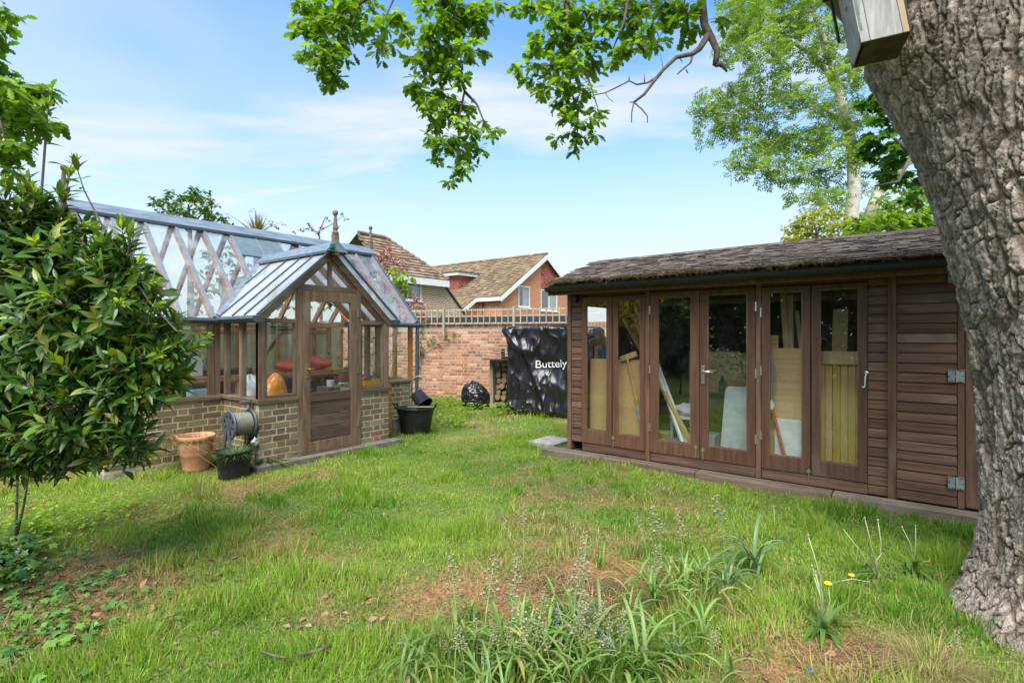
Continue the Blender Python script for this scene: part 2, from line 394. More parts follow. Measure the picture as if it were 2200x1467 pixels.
M['dark'] = plain('dark_interior', (.035, .026, .020), .9)

def brickm(name, cols, blotch, bl=.35):
    t = NT(name); r = t.rnd(); cr = t.n('ShaderNodeValToRGB'); cr.color_ramp.interpolation = 'CONSTANT'; e = cr.color_ramp.elements
    while len(e) < len(cols): e.new(.5)
    for i, q in enumerate(cols): e[i].position = i / len(cols); e[i].color = (*q, 1)
    t.l(r, cr.inputs[0]); v = t.coord(); c = t.hsv(cr.outputs[0], .5, 1, t.math('ADD', .82, t.math('MULTIPLY', t.math('FRACT', t.math('MULTIPLY', r, 17.3)), .36)))
    c = t.mix(t.math('MULTIPLY', t.ramp(t.noise(v, 14, 5, .7), .5, .68), bl), c, blotch)
    c = t.mix(t.math('MULTIPLY', t.ramp(t.noise(v, 60, 4, .7), .55, .75), .4), c, tuple(q * .4 for q in cols[0]))
    return t.done(t.bsdf(c, .9, t.bump(t.noise(v, 70, 5, .7), .6, .006), 0, .2))
M['brick_gh'] = brickm('plinth_brick', [(.175, .142, .08), (.15, .098, .068), (.22, .118, .085), (.205, .168, .095), (.14, .10, .072), (.215, .18, .10), (.17, .115, .078)], (.20, .185, .10), .6)
M['brick_w'] = brickm('garden_wall_brick', [(.40, .165, .09), (.48, .24, .145), (.34, .145, .09), (.52, .29, .19), (.27, .135, .09), (.43, .19, .105), (.38, .21, .135)], (.47, .31, .21), .5)

# ------------------------------------------------------------------ ground
def gh_height(x, y):
    return .045 * (fbm(x * .55, y * .55, seed=3, oct=3) - .5) + .022 * (fbm(x * 2.3, y * 2.3, seed=9, oct=2) - .5) - .02
def bare(x, y):
    """how worn the turf is, 0 to 1: patches of thatch and soil"""
    t = x * FW.x + y * FW.y; r = x * RT.x + y * RT.y
    n = fbm(x * .95, y * .95, seed=21, oct=4); n2 = fbm(x * 3.1, y * 3.1, seed=33, oct=3)
    b = np.clip((n * .62 + n2 * .38 - .50) * 6.5, 0, 1)
    def spot(px, py, rx, ry, k):
        q = onZ(px, py); dt = t - depth(q); dr = r - (q.x * RT.x + q.y * RT.y)
        return k * np.exp(-((dt / ry) ** 2 + (dr / rx) ** 2))
    b = b * .5 + spot(1130, 1275, .75, .30, 1.2) * (.6 + .9 * n2) + spot(1350, 1235, .42, .18, .9) + spot(1320, 1290, .3, .15, .6) + spot(1830, 1400, .34, .22, 1.1) + spot(1650, 1440, .3, .14, .7)
    b = b + spot(180, 1310, .36, .3, 1.) * (.5 + n2) + spot(40, 1260, .55, .6, 1.) + spot(300, 1250, .3, .2, .4) + spot(640, 1190, .4, .16, .5) + spot(1010, 905, .5, .5, .5) + spot(90, 1010, .7, .4, .9)
    return np.clip(b, 0, 1)
t = NT('lawn_soil'); a = t.n('ShaderNodeAttribute', attribute_name='tone'); v = t.coord(rnd=False)
c = t.mix(t.ramp(t.noise(v, 55, 5, .7), .42, .7), a.outputs['Color'], t.mix(1., a.outputs['Color'], (.5, .45, .4, 1), 'MULTIPLY'))
c = t.mix(t.math('MULTIPLY', t.ramp(t.noise(v, 140, 3, .7), .58, .72), .6), c, (.36, .26, .14))
M['soil'] = t.done(t.bsdf(c, .95, t.bump(t.noise(v, 90, 5, .7), .8, .015), 0, .15))
def ground_sheet():
    n = 300; s = np.linspace(-1, 1, n); q = np.sign(s) * (np.abs(s) ** 2.6) * 70
    X, Y = np.meshgrid(q + 3.0, q + 3.0, indexing='ij'); far = np.clip((np.hypot(X - 3, Y - 3) - 12) / 8, 0, 1)
    Z = gh_height(X, Y) * (1 - far) - .02 * far
    b = bare(X, Y); n1 = fbm(X * 4, Y * 4, seed=51)
    grn = np.stack([.105 + .06 * n1, .155 + .06 * n1, .040 + 0 * n1], -1); thatch = np.array([.44, .245, .135]); soil = np.array([.12, .082, .054])
    k = np.clip((fbm(X * 2.2, Y * 2.2, seed=77) - .42) * 5, 0, 1)[..., None]; br = soil * (1 - k) + thatch * k
    C = grn * (1 - b[..., None]) + br * b[..., None]
    lo, st = grid_mesh((n, n))
    o = np_mesh('lawn_ground', np.stack([X, Y, Z], -1).reshape(-1, 3), lo, st, M['soil'], smooth=True, cols=C.reshape(-1, 3))
    o['kind'] = 'structure'; return o
ground_sheet()

# ------------------------------------------------------------------ brick laying
def brick_mesh(L, mat, seed):
    rr = random.Random(seed); bm = bmesh.new(); bmesh.ops.create_cube(bm, size=1)
    for q in bm.verts: q.co = Vector((q.co.x * (L - .004), q.co.y * .05, q.co.z * .0605))
    bmesh.ops.bevel(bm, geom=[e for e in bm.edges if all(v.co.y < 0 for v in e.verts)], offset=.004, segments=1, affect='EDGES')
    for q in bm.verts: q.co += Vector((rr.uniform(-.0018, .0018), rr.uniform(-.0015, .0015), rr.uniform(-.0016, .0016)))
    me = bpy.data.meshes.new('brick'); bm.to_mesh(me); bm.free(); me.materials.append(mat); return me
BM_ = {k: [(brick_mesh(.205, M[k], i), .205) for i in range(3)] + [(brick_mesh(.098, M[k], i + 9), .098) for i in range(2)] for k in ('brick_gh', 'brick_w')}
def lay(parent, o, d, nrm, length, courses, key, bond='flemish', keep=None, seed=1, names='brick'):
    """bricks on a face: o = lower start on the face, d = along, nrm = outwards; returns those left over"""
    rr = random.Random(seed); d = Vector(d).normalized(); nrm = Vector(nrm).normalized(); o = Vector(o); rest = []
    R = Matrix((d, -nrm, Vector((0, 0, 1)))).transposed()
    if R.determinant() < 0: R = Matrix((-d, -nrm, Vector((0, 0, 1)))).transposed()
    for c in range(courses):
        x = 0; k = c % 2; first = True
        while x < length - .015:
            w = .205 if (bond != 'flemish' or k % 2 == 0) else .098
            if bond != 'flemish' and first and c % 2: w = .098
            if bond == 'flemish' and first and c % 2 == 1: w = .0435; k = 0
            w = min(w, length - x); meshes = BM_[key][:3] if w > .15 else BM_[key][3:]
            me, L = rr.choice(meshes)
            p = o + d * (x + w / 2) + Vector((0, 0, c * .075 + .0375)) + nrm * (rr.uniform(-.0015, .002) - .0225)
            Mx = (R @ Matrix.Rotation(rr.uniform(-.006, .006), 3, 'Y')).to_4x4() @ Matrix.Diagonal((w / L, 1, 1, 1)); Mx.translation = p
            if keep is None or keep(p): inst(names, me, parent, Mx)
            else: rest.append((Mx, me))
            x += w + .010; k += 1; first = False
    return rest
def join_rest(name, rest, mat, parent):
    if not rest: return
    m = MB()
    for Mx, me in rest: m.add([Mx @ q.co for q in me.vertices], [tuple(p.vertices) for p in me.polygons])
    return m.build(name, mat, parent, kind='stuff', fix=False)

def ring(outer, inner, ext):
    """one closed frame: outer and inner loops (same count) pushed back by ext"""
    n = len(outer); e = Vector(ext); m = MB(); A = [Vector(p) for p in outer]; B = [Vector(p) for p in inner]
    vs = A + B + [p + e for p in A] + [p + e for p in B]; fs = []
    for i in range(n):
        j = (i + 1) % n
        fs += [(i, j, n + j, n + i), (2 * n + j, 2 * n + i, 3 * n + i, 3 * n + j), (i, 2 * n + i, 2 * n + j, j), (n + j, 3 * n + j, 3 * n + i, n + i)]
    return m.add(vs, fs)

# ------------------------------------------------------------------ the timber shed (long side along Y, front face at x = XS)
XS = 5.74
def ys(px): return onX(px, 700, XS).y
SHY1 = ys(1220.6); SHY0 = -1.9; SHX1 = 8.1
shed = thing('timber_shed', 'long brown timber garden shed with glazed doors and mossy shingle roof', 'shed', (XS, SHY1, 0))
def sbox(name, mat, x0, x1, y0, y1, z0, z1, bev=.004, parent=shed): return MB().box(x0, x1, min(y0, y1), max(y0, y1), z0, z1).build(name, mat, parent, bev=bev)
Y = {k: ys(v) for k, v in dict(c0=1220.6, c1=1228.6, b0=1229, b1=1251.5, l1a=1252, l1b=1316, l2a=1318, l2b=1387.5, p1a=1388.5, p1b=1397.5, l3a=1398.5, l3b=1504, l4a=1505, l4b=1624.5,
     p2a=1625.5, p2b=1636, l5a=1637, l5b=1742, l6a=1744, l6b=1864, b2a=1865, b2b=1907, p3a=1907.5, p3b=1926, b3a=1927, b3b=2056, p4a=2057, p4b=2072).items()}
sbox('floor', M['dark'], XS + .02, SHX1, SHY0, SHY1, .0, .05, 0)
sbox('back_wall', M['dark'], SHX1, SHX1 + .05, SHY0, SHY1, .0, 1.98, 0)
# far end wall with a small window that lets the garden wall show through the glass
ew = MB().box(XS + .05, SHX1, SHY1 - .045, SHY1 - .02, .05, 1.18).box(XS + .05, XS + .42, SHY1 - .045, SHY1 - .02, 1.18, 1.9).box(XS + 1.25, SHX1, SHY1 - .045, SHY1 - .02, 1.18, 2.0)
ew.build('end_wall', M['shed'], shed)
MB().prism([(XS + .02, SHY1 - .05, 1.9), (SHX1, SHY1 - .05, 1.9), (SHX1, SHY1 - .05, 2.03), (6.62, SHY1 - .05, 2.49), (XS + .02, SHY1 - .05, 2.19)], (0, .03, 0)).build('gable_board', M['shed'], shed)
sbox('corner_post', M['shed_z'], XS - .022, XS + .06, Y['c0'], Y['c1'], .06, 2.06)
for a, b in (('p1a', 'p1b'), ('p2a', 'p2b'), ('p3a', 'p3b'), ('p4a', 'p4b')):
    sbox('post', M['shed_z'], XS - (.03 if a != 'p4a' else .012), XS + .05, Y[a], Y[b], .06, 2.05)
def boards(ya, yb, z0, z1, pitch=.0858, seed=0):
    rr = random.Random(seed); z = z0
    while z < z1 - .02:
        h = min(pitch, z1 - z); w = rr.uniform(-.002, .002)
        MB().prism([(XS + .02, yb, z), (XS - .008 + w, yb, z + .001), (XS - .008 + w, yb, z + .010), (XS - .004 + w, yb, z + h * .75), (XS + .004, yb, z + h - .003), (XS + .02, yb, z + h - .003)],
                   (0, ya - yb, 0)).build('board', M['shed'], shed, fix=True)
        z += h
boards(Y['b0'], Y['b1'], .165, 1.99, seed=2); boards(Y['b2a'], Y['b2b'], .07, 2.03, seed=3); boards(Y['b3a'], Y['b3b'], .07, 2.04, seed=4)
yv = Y['p4b'] - .002
for i in range(5): sbox('door_plank', M['shed_z'], XS - .006, XS + .02, yv - .137 - .14 * i, yv - .003 - .14 * i, .075, 2.02)
sbox('header', M['shed_door'], XS - .004, XS + .05, Y['p3b'], Y['c1'], 2.003, 2.075); sbox('header', M['shed_door'], XS - .002, XS + .05, SHY0, Y['p3b'] - .002, 2.045, 2.09)
sbox('sill', M['shed'], XS - .016, XS + .05, Y['l1a'], Y['l2b'], .062, .158); sbox('sill', M['shed'], XS - .016, XS + .05, Y['l3a'], Y['l4b'], .062, .16); sbox('sill', M['shed'], XS - .016, XS + .05, Y['l5a'], Y['l6b'], .062, .158)
def leaf(ya, yb, st, zt, pt, pb, zb=.165, name='glazed_door', handle=None, hinges=None):
    """ya is the far (left) edge"""
    x = XS - .026; O = [(x, ya, zb), (x, yb, zb), (x, yb, zt), (x, ya, zt)]; I = [(x, ya - st, pb), (x, yb + st, pb), (x, yb + st, pt), (x, ya - st, pt)]
    d = ring(O, I, (.045, 0, 0)).build(name, M['shed_door'], shed, bev=.004)
    B = [(x + .006, ya - st, pb), (x + .006, yb + st, pb), (x + .006, yb + st, pt), (x + .006, ya - st, pt)]
    I2 = [(x + .006, ya - st - .012, pb + .012), (x + .006, yb + st + .012, pb + .012), (x + .006, yb + st + .012, pt - .012), (x + .006, ya - st - .012, pt - .012)]
    ring(B, I2, (.016, 0, 0)).build('glazing_bead', M['shed_z'], d)
    MB().box(x + .020, x + .024, yb + st - .006, ya - st + .006, pb - .006, pt + .006).build('pane', M['glass_s'], d)
    for hz_ in hinges or ():
        yy = ya + .004 if hz_[0] == 'a' else yb - .004
        MB().box(x - .006, x + .004, yy - .008, yy + .008, hz_[1] - .045, hz_[1] + .045).tube([(x - .006, yy, hz_[1] - .047), (x - .006, yy, hz_[1] + .047)], .006, 8).build('hinge', M['steel'], d)
    return d
leaf(Y['l1a'], Y['l1b'], .062, 1.985, 1.925, .335); leaf(Y['l2a'], Y['l2b'], .055, 1.985, 1.93, .325)
d3 = leaf(Y['l3a'], Y['l3b'], .088, 2.0, 1.94, .315, hinges=[('a', 1.80), ('a', 1.12), ('a', .45)])
d4 = leaf(Y['l4a'], Y['l4b'], .078, 2.0, 1.945, .315, hinges=[('b', 1.80), ('b', 1.12), ('b', .45)])
leaf(Y['l5a'], Y['l5b'], .066, 1.99, 1.94, .31, hinges=[('a', 1.74), ('a', 1.15), ('a', .5)]); d6 = leaf(Y['l6a'], Y['l6b'], .065, 1.99, 1.945, .31)
# lever handle on its plate
hy = Y['l4a'] - .035; hp = MB().box(XS - .036, XS - .027, hy - .018, hy + .018, .98, 1.18).build('handle_plate', M['steel'], d4, bev=.006)
MB().tube([(XS - .03, hy, 1.12), (XS - .075, hy, 1.12), (XS - .08, hy - .02, 1.12), (XS - .078, hy - .12, 1.118)], [.011, .010, .010, .008], 10).build('lever', M['steel'], d4, smooth=True)
for yy, zz_ in ((Y['l3b'] + .035, .29), (Y['l4a'] - .035, .27), (Y['l2a'] - .01, .27), (Y['l5b'] + .012, .20)):
    MB().tube([(XS - .033, yy, zz_ + .03), (XS - .033, yy, zz_ - .11)], .006, 8).box(XS - .037, XS - .027, yy - .016, yy + .016, zz_ - .012, zz_ + .012).build('bolt', M['steel'], shed)
q = onX(1862, 800, XS - .05)
MB().tube([q, q + Vector((-.015, .01, -.04)), q + Vector((-.01, .012, -.115)), q + Vector((-.015, .022, -.14)), q + Vector((-.02, .034, -.128))], .0045, 8).blob(q, (.013, .013, .013)).build('hook', M['white'], shed, smooth=True)
for zc in (2.0, 1.165, .27):           # butterfly hinges on the plank door
    yc = Y['p4a'] + .006; m = MB()
    m.prism([(XS - .015, yc + .055, zc - .055), (XS - .015, yc + .055, zc + .055), (XS - .015, yc + .012, zc + .05), (XS - .015, yc + .006, zc + .02), (XS - .015, yc - .006, zc + .02), (XS - .015, yc - .012, zc + .05),
             (XS - .015, yc - .05, zc + .055), (XS - .015, yc - .05, zc - .055), (XS - .015, yc - .012, zc - .05), (XS - .015, yc - .006, zc - .02), (XS - .015, yc + .006, zc - .02), (XS - .015, yc + .012, zc - .05)], (-.005, 0, 0))
    m.tube([(XS - .022, yc, zc - .05), (XS - .022, yc, zc + .05)], .007, 8)
    hg = m.build('hinge', M['galv'], shed)
    for sy in (.045, .028, -.024, -.04):
        for sz in (.045, 0, -.045):
            if abs(sy) < .035 and sz == 0: continue
            MB().tube([(XS - .019, yc + sy, zc + sz), (XS - .024, yc + sy, zc + sz)], .0045, 8).build('screw', M['black_gut'], hg)
# small lamp on the corner
q = onX(1237, 640, XS - .05); lm = MB().box(q.x - .05, q.x + .03, q.y - .03, q.y + .035, q.z - .06, q.z + .05).build('wall_lamp', M['black_gut'], shed, bev=.01)
MB().tube([q + Vector((0, .03, .03)), q + Vector((-.02, .08, .02)), q + Vector((0, .11, .07)), q + Vector((.03, .12, .12))], .005, 6).build('cable', M['black_gut'], lm)
# roof
EX, EZ, RX, RZ, BX, BZ = 5.47, 2.155, 6.62, 2.545, SHX1 + .25, 1.99
VY = SHY1 + .15
MB().add([(EX, SHY0, EZ - .02), (EX, VY - .02, EZ - .02), (RX, VY - .02, RZ - .02), (RX, SHY0, RZ - .02), (BX, VY - .02, BZ), (BX, SHY0, BZ),
          (EX, SHY0, EZ - .045), (EX, VY - .02, EZ - .045), (RX, VY - .02, RZ - .045), (RX, SHY0, RZ - .045), (BX, VY - .02, BZ - .03), (BX, SHY0, BZ - .03)],
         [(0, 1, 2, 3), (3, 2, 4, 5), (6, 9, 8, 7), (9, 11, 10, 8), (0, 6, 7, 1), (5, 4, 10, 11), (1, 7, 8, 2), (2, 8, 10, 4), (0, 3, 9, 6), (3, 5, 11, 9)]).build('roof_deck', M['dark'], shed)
MB().prism([(EX + .02, VY - .03, EZ - .15), (EX + .02, VY - .03, EZ - .03), (RX, VY - .03, RZ - .05), (RX, VY - .03, RZ - .17)], (0, .025, 0)).build('barge_board', M['shed_door'], shed)
sbox('fascia', M['shed_door'], EX + .075, EX + .10, SHY0, VY - .03, 2.015, 2.125)
g = MB(); n = 10; A = [(EX + .01 + .055 * math.cos(math.pi + math.pi * k / n), EZ - .045 + .055 * math.sin(math.pi + math.pi * k / n)) for k in range(n + 1)]
B = [(EX + .01 + .047 * math.cos(math.pi + math.pi * k / n), EZ - .045 + .047 * math.sin(math.pi + math.pi * k / n)) for k in range(n, -1, -1)]
g.prism([(x, SHY0, z) for x, z in A + B], (0, VY - SHY0 + .01, 0)); g.build('gutter', M['black_gut'], shed)
t = NT('cedar_shingle'); v = t.coord((1, .2, 1)); r = t.rnd(); c = t.mix(t.ramp(t.noise(v, 30, 5, .65), .3, .7), (.045, .034, .027), (.150, .118, .092))
c = t.mix(t.math('MULTIPLY', t.ramp(t.noise(t.coord(), 5, 5, .7), .56, .70), .6), c, (.13, .12, .045)); c = t.hsv(c, .5, 1, t.math('ADD', .6, t.math('MULTIPLY', r, .95)))
M['shingle'] = t.done(t.bsdf(c, .85, t.bump(t.noise(v, 60, 4, .7), .6, .006), 0, .25))
sl = math.hypot(RX - EX, RZ - EZ); ux, uz = (RX - EX) / sl, (RZ - EZ) / sl; rows = 16; lst = []
rr = random.Random(5); sm = []
for i in range(5):
    w = (.085, .105, .13, .15, .115)[i]; m = MB().box(-.012, .13, -w / 2 + .002, w / 2 - .002, -.0045, .0045)
    for k in (0, 3, 4, 7): m.v[k] = (m.v[k][0] + rr.uniform(-.006, .006), m.v[k][1], m.v[k][2] + rr.uniform(0, .004))
    me = bpy.data.meshes.new('shingle'); me.from_pydata(m.v, [], m.f); me.materials.append(M['shingle']); sm.append((me, w))
for i in range(rows):
    y = VY + .01 - rr.uniform(0, .1); s0 = i * sl / rows
    while y > SHY0:
        me, w = rr.choice(sm); y -= w
        pos = Vector((EX - .02 + ux * s0, y + w / 2, EZ + uz * s0 + .012 + rr.uniform(-.002, .006)))
        Mx = Matrix.Translation(pos) @ Matrix.Rotation(-math.atan2(uz, ux) + .085 + rr.uniform(-.02, .025), 4, 'Y') @ Matrix.Rotation(rr.uniform(-.02, .02), 4, 'Z')
        lst.append((Mx, me))
vis = lambda q: 1160 < 1100 + FOC * (q.x * RT.x + q.y * RT.y) / depth(q) < 2060
lst.sort(key=lambda a: (0 if vis(a[0].translation) else 50) + (a[0].translation - EYE).length)
for Mx, me in lst[:300]: inst('shingle', me, shed, Mx)
join_rest('shingles', lst[300:], M['shingle'], shed)
m = MB()
for k in range(34):
    y = VY - .1 - k * .16; m.add([(RX - .10, y, RZ - .005), (RX - .10, y - .155, RZ - .005), (RX, y - .155, RZ + .035), (RX, y, RZ + .035), (RX + .1, y - .155, RZ), (RX + .1, y, RZ)], [(0, 1, 2, 3), (3, 2, 4, 5)])
m.build('ridge_shingles', M['shingle'], shed, kind='stuff', fix=False)
# dry moss and needles lying in the gutter and on the lowest courses
N = 9000; yy = RNG.uniform(-.6, VY, N); sx = np.abs(RNG.normal(0, .07, N)) - .05; lump = fbm(yy * 5, yy * 0 + 3, seed=4)
keepm = RNG.random(N) < .25 + 1.1 * lump; yy, sx, lump = yy[keepm], sx[keepm], lump[keepm]; N = len(yy)
pos = np.stack([EX + sx * ux + .0, yy, EZ + np.maximum(sx, -.03) * uz + .012 + RNG.random(N) * .045 * lump], -1)
R = frames(np.stack([RNG.normal(-.35, .7, N), RNG.normal(0, 1, N), RNG.normal(-.15, .4, N)], -1), RNG.normal(0, 1, (N, 3)))
NEED = [(-.03, 0, 0), (.03, 0, 0), (.02, .5, .10), (-.02, .5, .10), (0, 1, 0)]; NF = [(0, 1, 2, 3), (3, 2, 4)]
M['needle'] = leafm('dry_moss', [(.10, .062, .035), (.17, .11, .065), (.065, .045, .03), (.22, .15, .09)], .1, .9, .1)
cloud('roof_debris', NEED, NF, pos, R, RNG.uniform(.03, .09, N), M['needle'], shed)
# sleepers along the foot of the shed
L0 = -1.6; k = 0
for ya, yb, dx in ((onX(1985, 700, XS - .1).y - 2.2, onX(1790, 700, XS - .1).y, 0), (onX(1790, 700, XS - .1).y + .008, onX(1500, 700, XS - .1).y, -.01), (onX(1500, 700, XS - .1).y + .008, onX(1300, 700, XS - .1).y, .0), (onX(1300, 700, XS - .1).y + .008, SHY1 + .25, -.03)):
    s = MB().box(XS - .20 + dx, XS - .024, ya, yb, -.09, .058).build('sleeper', M['sleeper'], None, bev=.008, at=(XS - .1, ya, -.09))
    tag(s, ('weathered timber sleeper along the foot of the shed beside the tree trunk', 'weathered timber sleeper below the middle glazed doors of the shed', 'short weathered sleeper below the second glazed door from the corner', 'weathered sleeper at the far corner of the shed')[k], 'sleeper', 'sleepers along the shed'); k += 1
q = onZ(1205, 950, .03); s = MB().box(q.x - .22, q.x + .3, q.y - .02, q.y + .4, -.05, .035).build('paving_slab', M['concrete'], None, bev=.006, at=(q.x, q.y, -.05)); tag(s, 'pale concrete paving slab at the far corner of the shed', 'slab')

# ------------------------------------------------------------------ the greenhouse (long axis along X, porch towards the lawn)
YP, PXL, PXR, YG, GX0, GX1, YRG, YBK = 5.89, 2.89, 4.73, 6.78, 1.69, 5.96, 8.02, 9.26
ZS, ZE, ZR, PCX, PZ = .78, 1.70, 3.07, 3.81, 2.60
gh = thing('greenhouse', 'cedar greenhouse with brick plinth, gabled porch and grey ridge caps', 'greenhouse', (PCX, YP, 0))
def gbox(name, mat, x0, x1, y0, y1, z0, z1, bev=.003, parent=gh): return MB().box(min(x0, x1), max(x0, x1), min(y0, y1), max(y0, y1), z0, z1).build(name, mat, parent, bev=bev)
T = .11
DX0, DX1 = 3.36, 4.26     # outer edges of the door frame
def plinth(x0, x1, y0, y1): return gbox('plinth', M['mortar'], x0, x1, y0, y1, -.05, .735, 0)
M['footing'] = surf('footing_concrete', (.12, .10, .082), (.20, .17, .14), 9, rough=.9, bump=.4, bscale=60, c3=(.10, .11, .06), c3s=3)
fl = gbox('footing', M['footing'], PXL - .10, PXR + .12, YP - .16, YP + .02, -.06, .05, .006)
gbox('floor', M['concrete'], GX0, GX1, YG, YBK, -.03, .03, 0); gbox('floor', M['concrete'], PXL + T, PXR - T, YP + .03, YG - .002, -.03, .032, 0)
z0b = .052; nb = 9
p = plinth(PXL + .001, DX0, YP + .001, YP + T); lay(p, (PXL, YP, z0b), (1, 0, 0), (0, -1, 0), DX0 - PXL, nb, 'brick_gh', seed=1)
p = plinth(DX1, PXR - .001, YP + .001, YP + T); lay(p, (DX1, YP, z0b), (1, 0, 0), (0, -1, 0), PXR - DX1, nb, 'brick_gh', seed=2)
p = plinth(PXL + .001, PXL + T, YP + T + .001, YG + T); lay(p, (PXL, YP + .062, z0b), (0, 1, 0), (-1, 0, 0), YG - YP - .062, nb, 'brick_gh', seed=3)
p = plinth(PXR - T, PXR - .012, YP + T + .001, YG + T); lay(p, (PXR, YP + .05, z0b), (0, 1, 0), (1, 0, 0), YG - YP - .05, nb, 'brick_gh', seed=31, keep=lambda q: False)
p = plinth(GX0 + .001, PXL - .001, YG + .001, YG + T); lay(p, (GX0, YG, z0b), (1, 0, 0), (0, -1, 0), PXL - GX0, nb, 'brick_gh', seed=4)
p = plinth(PXR + .001, GX1 - .001, YG + .001, YG + T); lay(p, (PXR, YG, z0b), (1, 0, 0), (0, -1, 0), GX1 - PXR, nb, 'brick_gh', seed=5)
p = plinth(GX0 + .012, GX0 + T, YG + T + .001, YBK); r_ = lay(p, (GX0, YG + .06, z0b), (0, 1, 0), (-1, 0, 0), YBK - YG - .06, nb, 'brick_gh', seed=6, keep=lambda q: False); join_rest('end_bricks', r_, M['brick_gh'], p)
p = plinth(GX1 - T, GX1 - .012, YG + T + .001, YBK); r_ = lay(p, (GX1 - T, YG + .06 + T, z0b), (0, 1, 0), (-1, 0, 0), YBK - YG - .2, nb, 'brick_gh', seed=7, keep=lambda q: False); join_rest('inner_bricks', r_, M['brick_gh'], p)
r_ = lay(p, (GX1, YG + .06, z0b), (0, 1, 0), (1, 0, 0), YBK - YG - .06, nb, 'brick_gh', seed=8, keep=lambda q: False); join_rest('end_bricks', r_, M['brick_gh'], p)
p = plinth(GX0 + T + .001, GX1 - T - .001, YBK - T, YBK); r_ = lay(p, (GX0 + T, YBK - T - .012, z0b), (1, 0, 0), (0, -1, 0), GX1 - GX0 - 2 * T, nb, 'brick_gh', seed=9, keep=lambda q: False); join_rest('inner_bricks', r_, M['brick_gh'], p)
# sills
for a in ((PXL - .03, DX0 - .002, YP - .03, YP + T), (DX1 + .002, PXR + .03, YP - .03, YP + T), (PXR + .031, GX1 + .03, YG - .03, YG + T), (GX0 - .03, PXL - .031, YG - .03, YG + T)):
    gbox('sill', M['gh_x'], *a, .738, ZS)
for a in ((PXL - .03, PXL + T, YP + T + .002, YG + T), (PXR - T, PXR + .03, YP + T + .002, YG + T), (GX0 - .03, GX0 + T, YG + T + .002, YBK), (GX1 - T, GX1 + .03, YG + T + .002, YBK)):
    gbox('sill', M['gh_y'], *a, .738, ZS)
gbox('sill', M['gh_in'], GX0 + T + .002, GX1 - T - .002, YBK - T, YBK + .02, .738, ZS)
PW = .062
def wall_x(y, xs, zt, inward, mat=None):
    """uprights at xs on a wall along X with a pane between each two"""
    for i, x in enumerate(xs):
        gbox('post', mat or M['gh_z'], x - PW / 2, x + PW / 2, y, y + PW * inward, ZS, zt)
        if i: MB().box(xs[i - 1] + PW / 2 - .006, x - PW / 2 + .006, min(y + .028 * inward, y + .032 * inward), max(y + .028 * inward, y + .032 * inward), ZS - .002, zt - .03).build('pane', M['glass_w'], gh)
def wall_y(x, ysl, zt, inward, mat=None):
    for i, y in enumerate(ysl):
        gbox('post', mat or M['gh_z'], x, x + PW * inward, y - PW / 2, y + PW / 2, ZS, zt)
        if i: MB().box(min(x + .028 * inward, x + .032 * inward), max(x + .028 * inward, x + .032 * inward), ysl[i - 1] + PW / 2 - .006, y - PW / 2 + .006, ZS - .002, zt - .03).build('pane', M['glass_w'], gh)
NB = 12; BX_ = [GX0 + (GX1 - GX0) * i / NB for i in range(NB + 1)]
zt = ZE - .045
wall_x(YG, [GX0 + .03, *BX_[1:4], PXL - .03 - .035], zt, 1); wall_x(YG, [PXR + .07, BX_[10], GX1 - .03], zt, 1)
wall_y(PXL, [YP + .04, (YP + YG) / 2, YG - .035], zt, 1); wall_y(PXR, [YP + .04, (YP + YG) / 2, YG - .035], zt, -1)
wall_x(YBK, [GX0 + .03, *BX_[1:-1], GX1 - .03], zt, -1, M['gh_in_z'])
yl = [YG + .03 + (YBK - YG - .06) * i / 6 for i in range(7)]
wall_y(GX0, yl, zt, 1); wall_y(GX1, yl, zt, -1, M['gh_in_z'])
# eaves plates
for a in ((GX0, PXL - .005, YG - .01, YG + .07), (PXR + .005, GX1, YG - .01, YG + .07)): gbox('eaves_plate', M['gh_x'], *a, ZE - .045, ZE + .01)
gbox('eaves_plate', M['gh_in'], GX0, GX1, YBK - .07, YBK + .01, ZE - .045, ZE + .01)
for x in (PXL, PXR - .07): gbox('eaves_plate', M['gh_y'], x, x + .07, YP + .07, YG + .07, ZE - .045, ZE + .01)
for x in (GX0, GX1 - .06): gbox('tie_rail', M['gh_in'], x, x + .06, YG + .08, YBK - .08, ZE - .035, ZE + .02)
# porch front
for x in (PXL + .035, PXR - .035): gbox('corner_post', M['gh_z'], x - .035, x + .035, YP - .004, YP + .066, ZS, ZE + .03)
yf = YP + .005
def frontpane(poly): MB().prism([(x, yf + .028, z) for x, z in poly], (0, .004, 0)).build('pane', M['glass_w'], gh)
for x in (DX0, DX1 - .055): gbox('door_post', M['gh_z'], x, x + .055, YP - .012, YP + .06, .052, PZ - abs(x + .0275 - PCX) * .93 - .05)
for a, b in ((PXL + .072, DX0 - .002), (DX1 + .002, PXR - .072)):
    for nm, z0, z1 in (('top_rail', 1.655, 1.705), ('bottom_rail', ZS + .001, ZS + .035)): gbox(nm, M['gh_x'], a, b, yf, yf + .05, z0, z1)
    for x in (a, b - .034): gbox('sash_stile', M['gh_z'], x, x + .034, yf + .002, yf + .048, ZS + .036, 1.654)
    frontpane([(a + .03, ZS + .03), (b - .03, ZS + .03), (b - .03, 1.66), (a + .03, 1.66)])
gbox('door_head', M['gh_x'], DX0 + .056, DX1 - .056, YP - .010, YP + .055, 2.065, 2.125)
gbox('tie_beam', M['gh_x'], DX0 - .06, DX1 + .06, YP + .0601, YP + .085, 2.10, 2.14)
gbox('mullion', M['gh_z'], PCX - .022, PCX + .022, yf, yf + .045, 2.126, PZ - .06)
zb_ = lambda x: PZ - abs(x - PCX) * .93 - .05
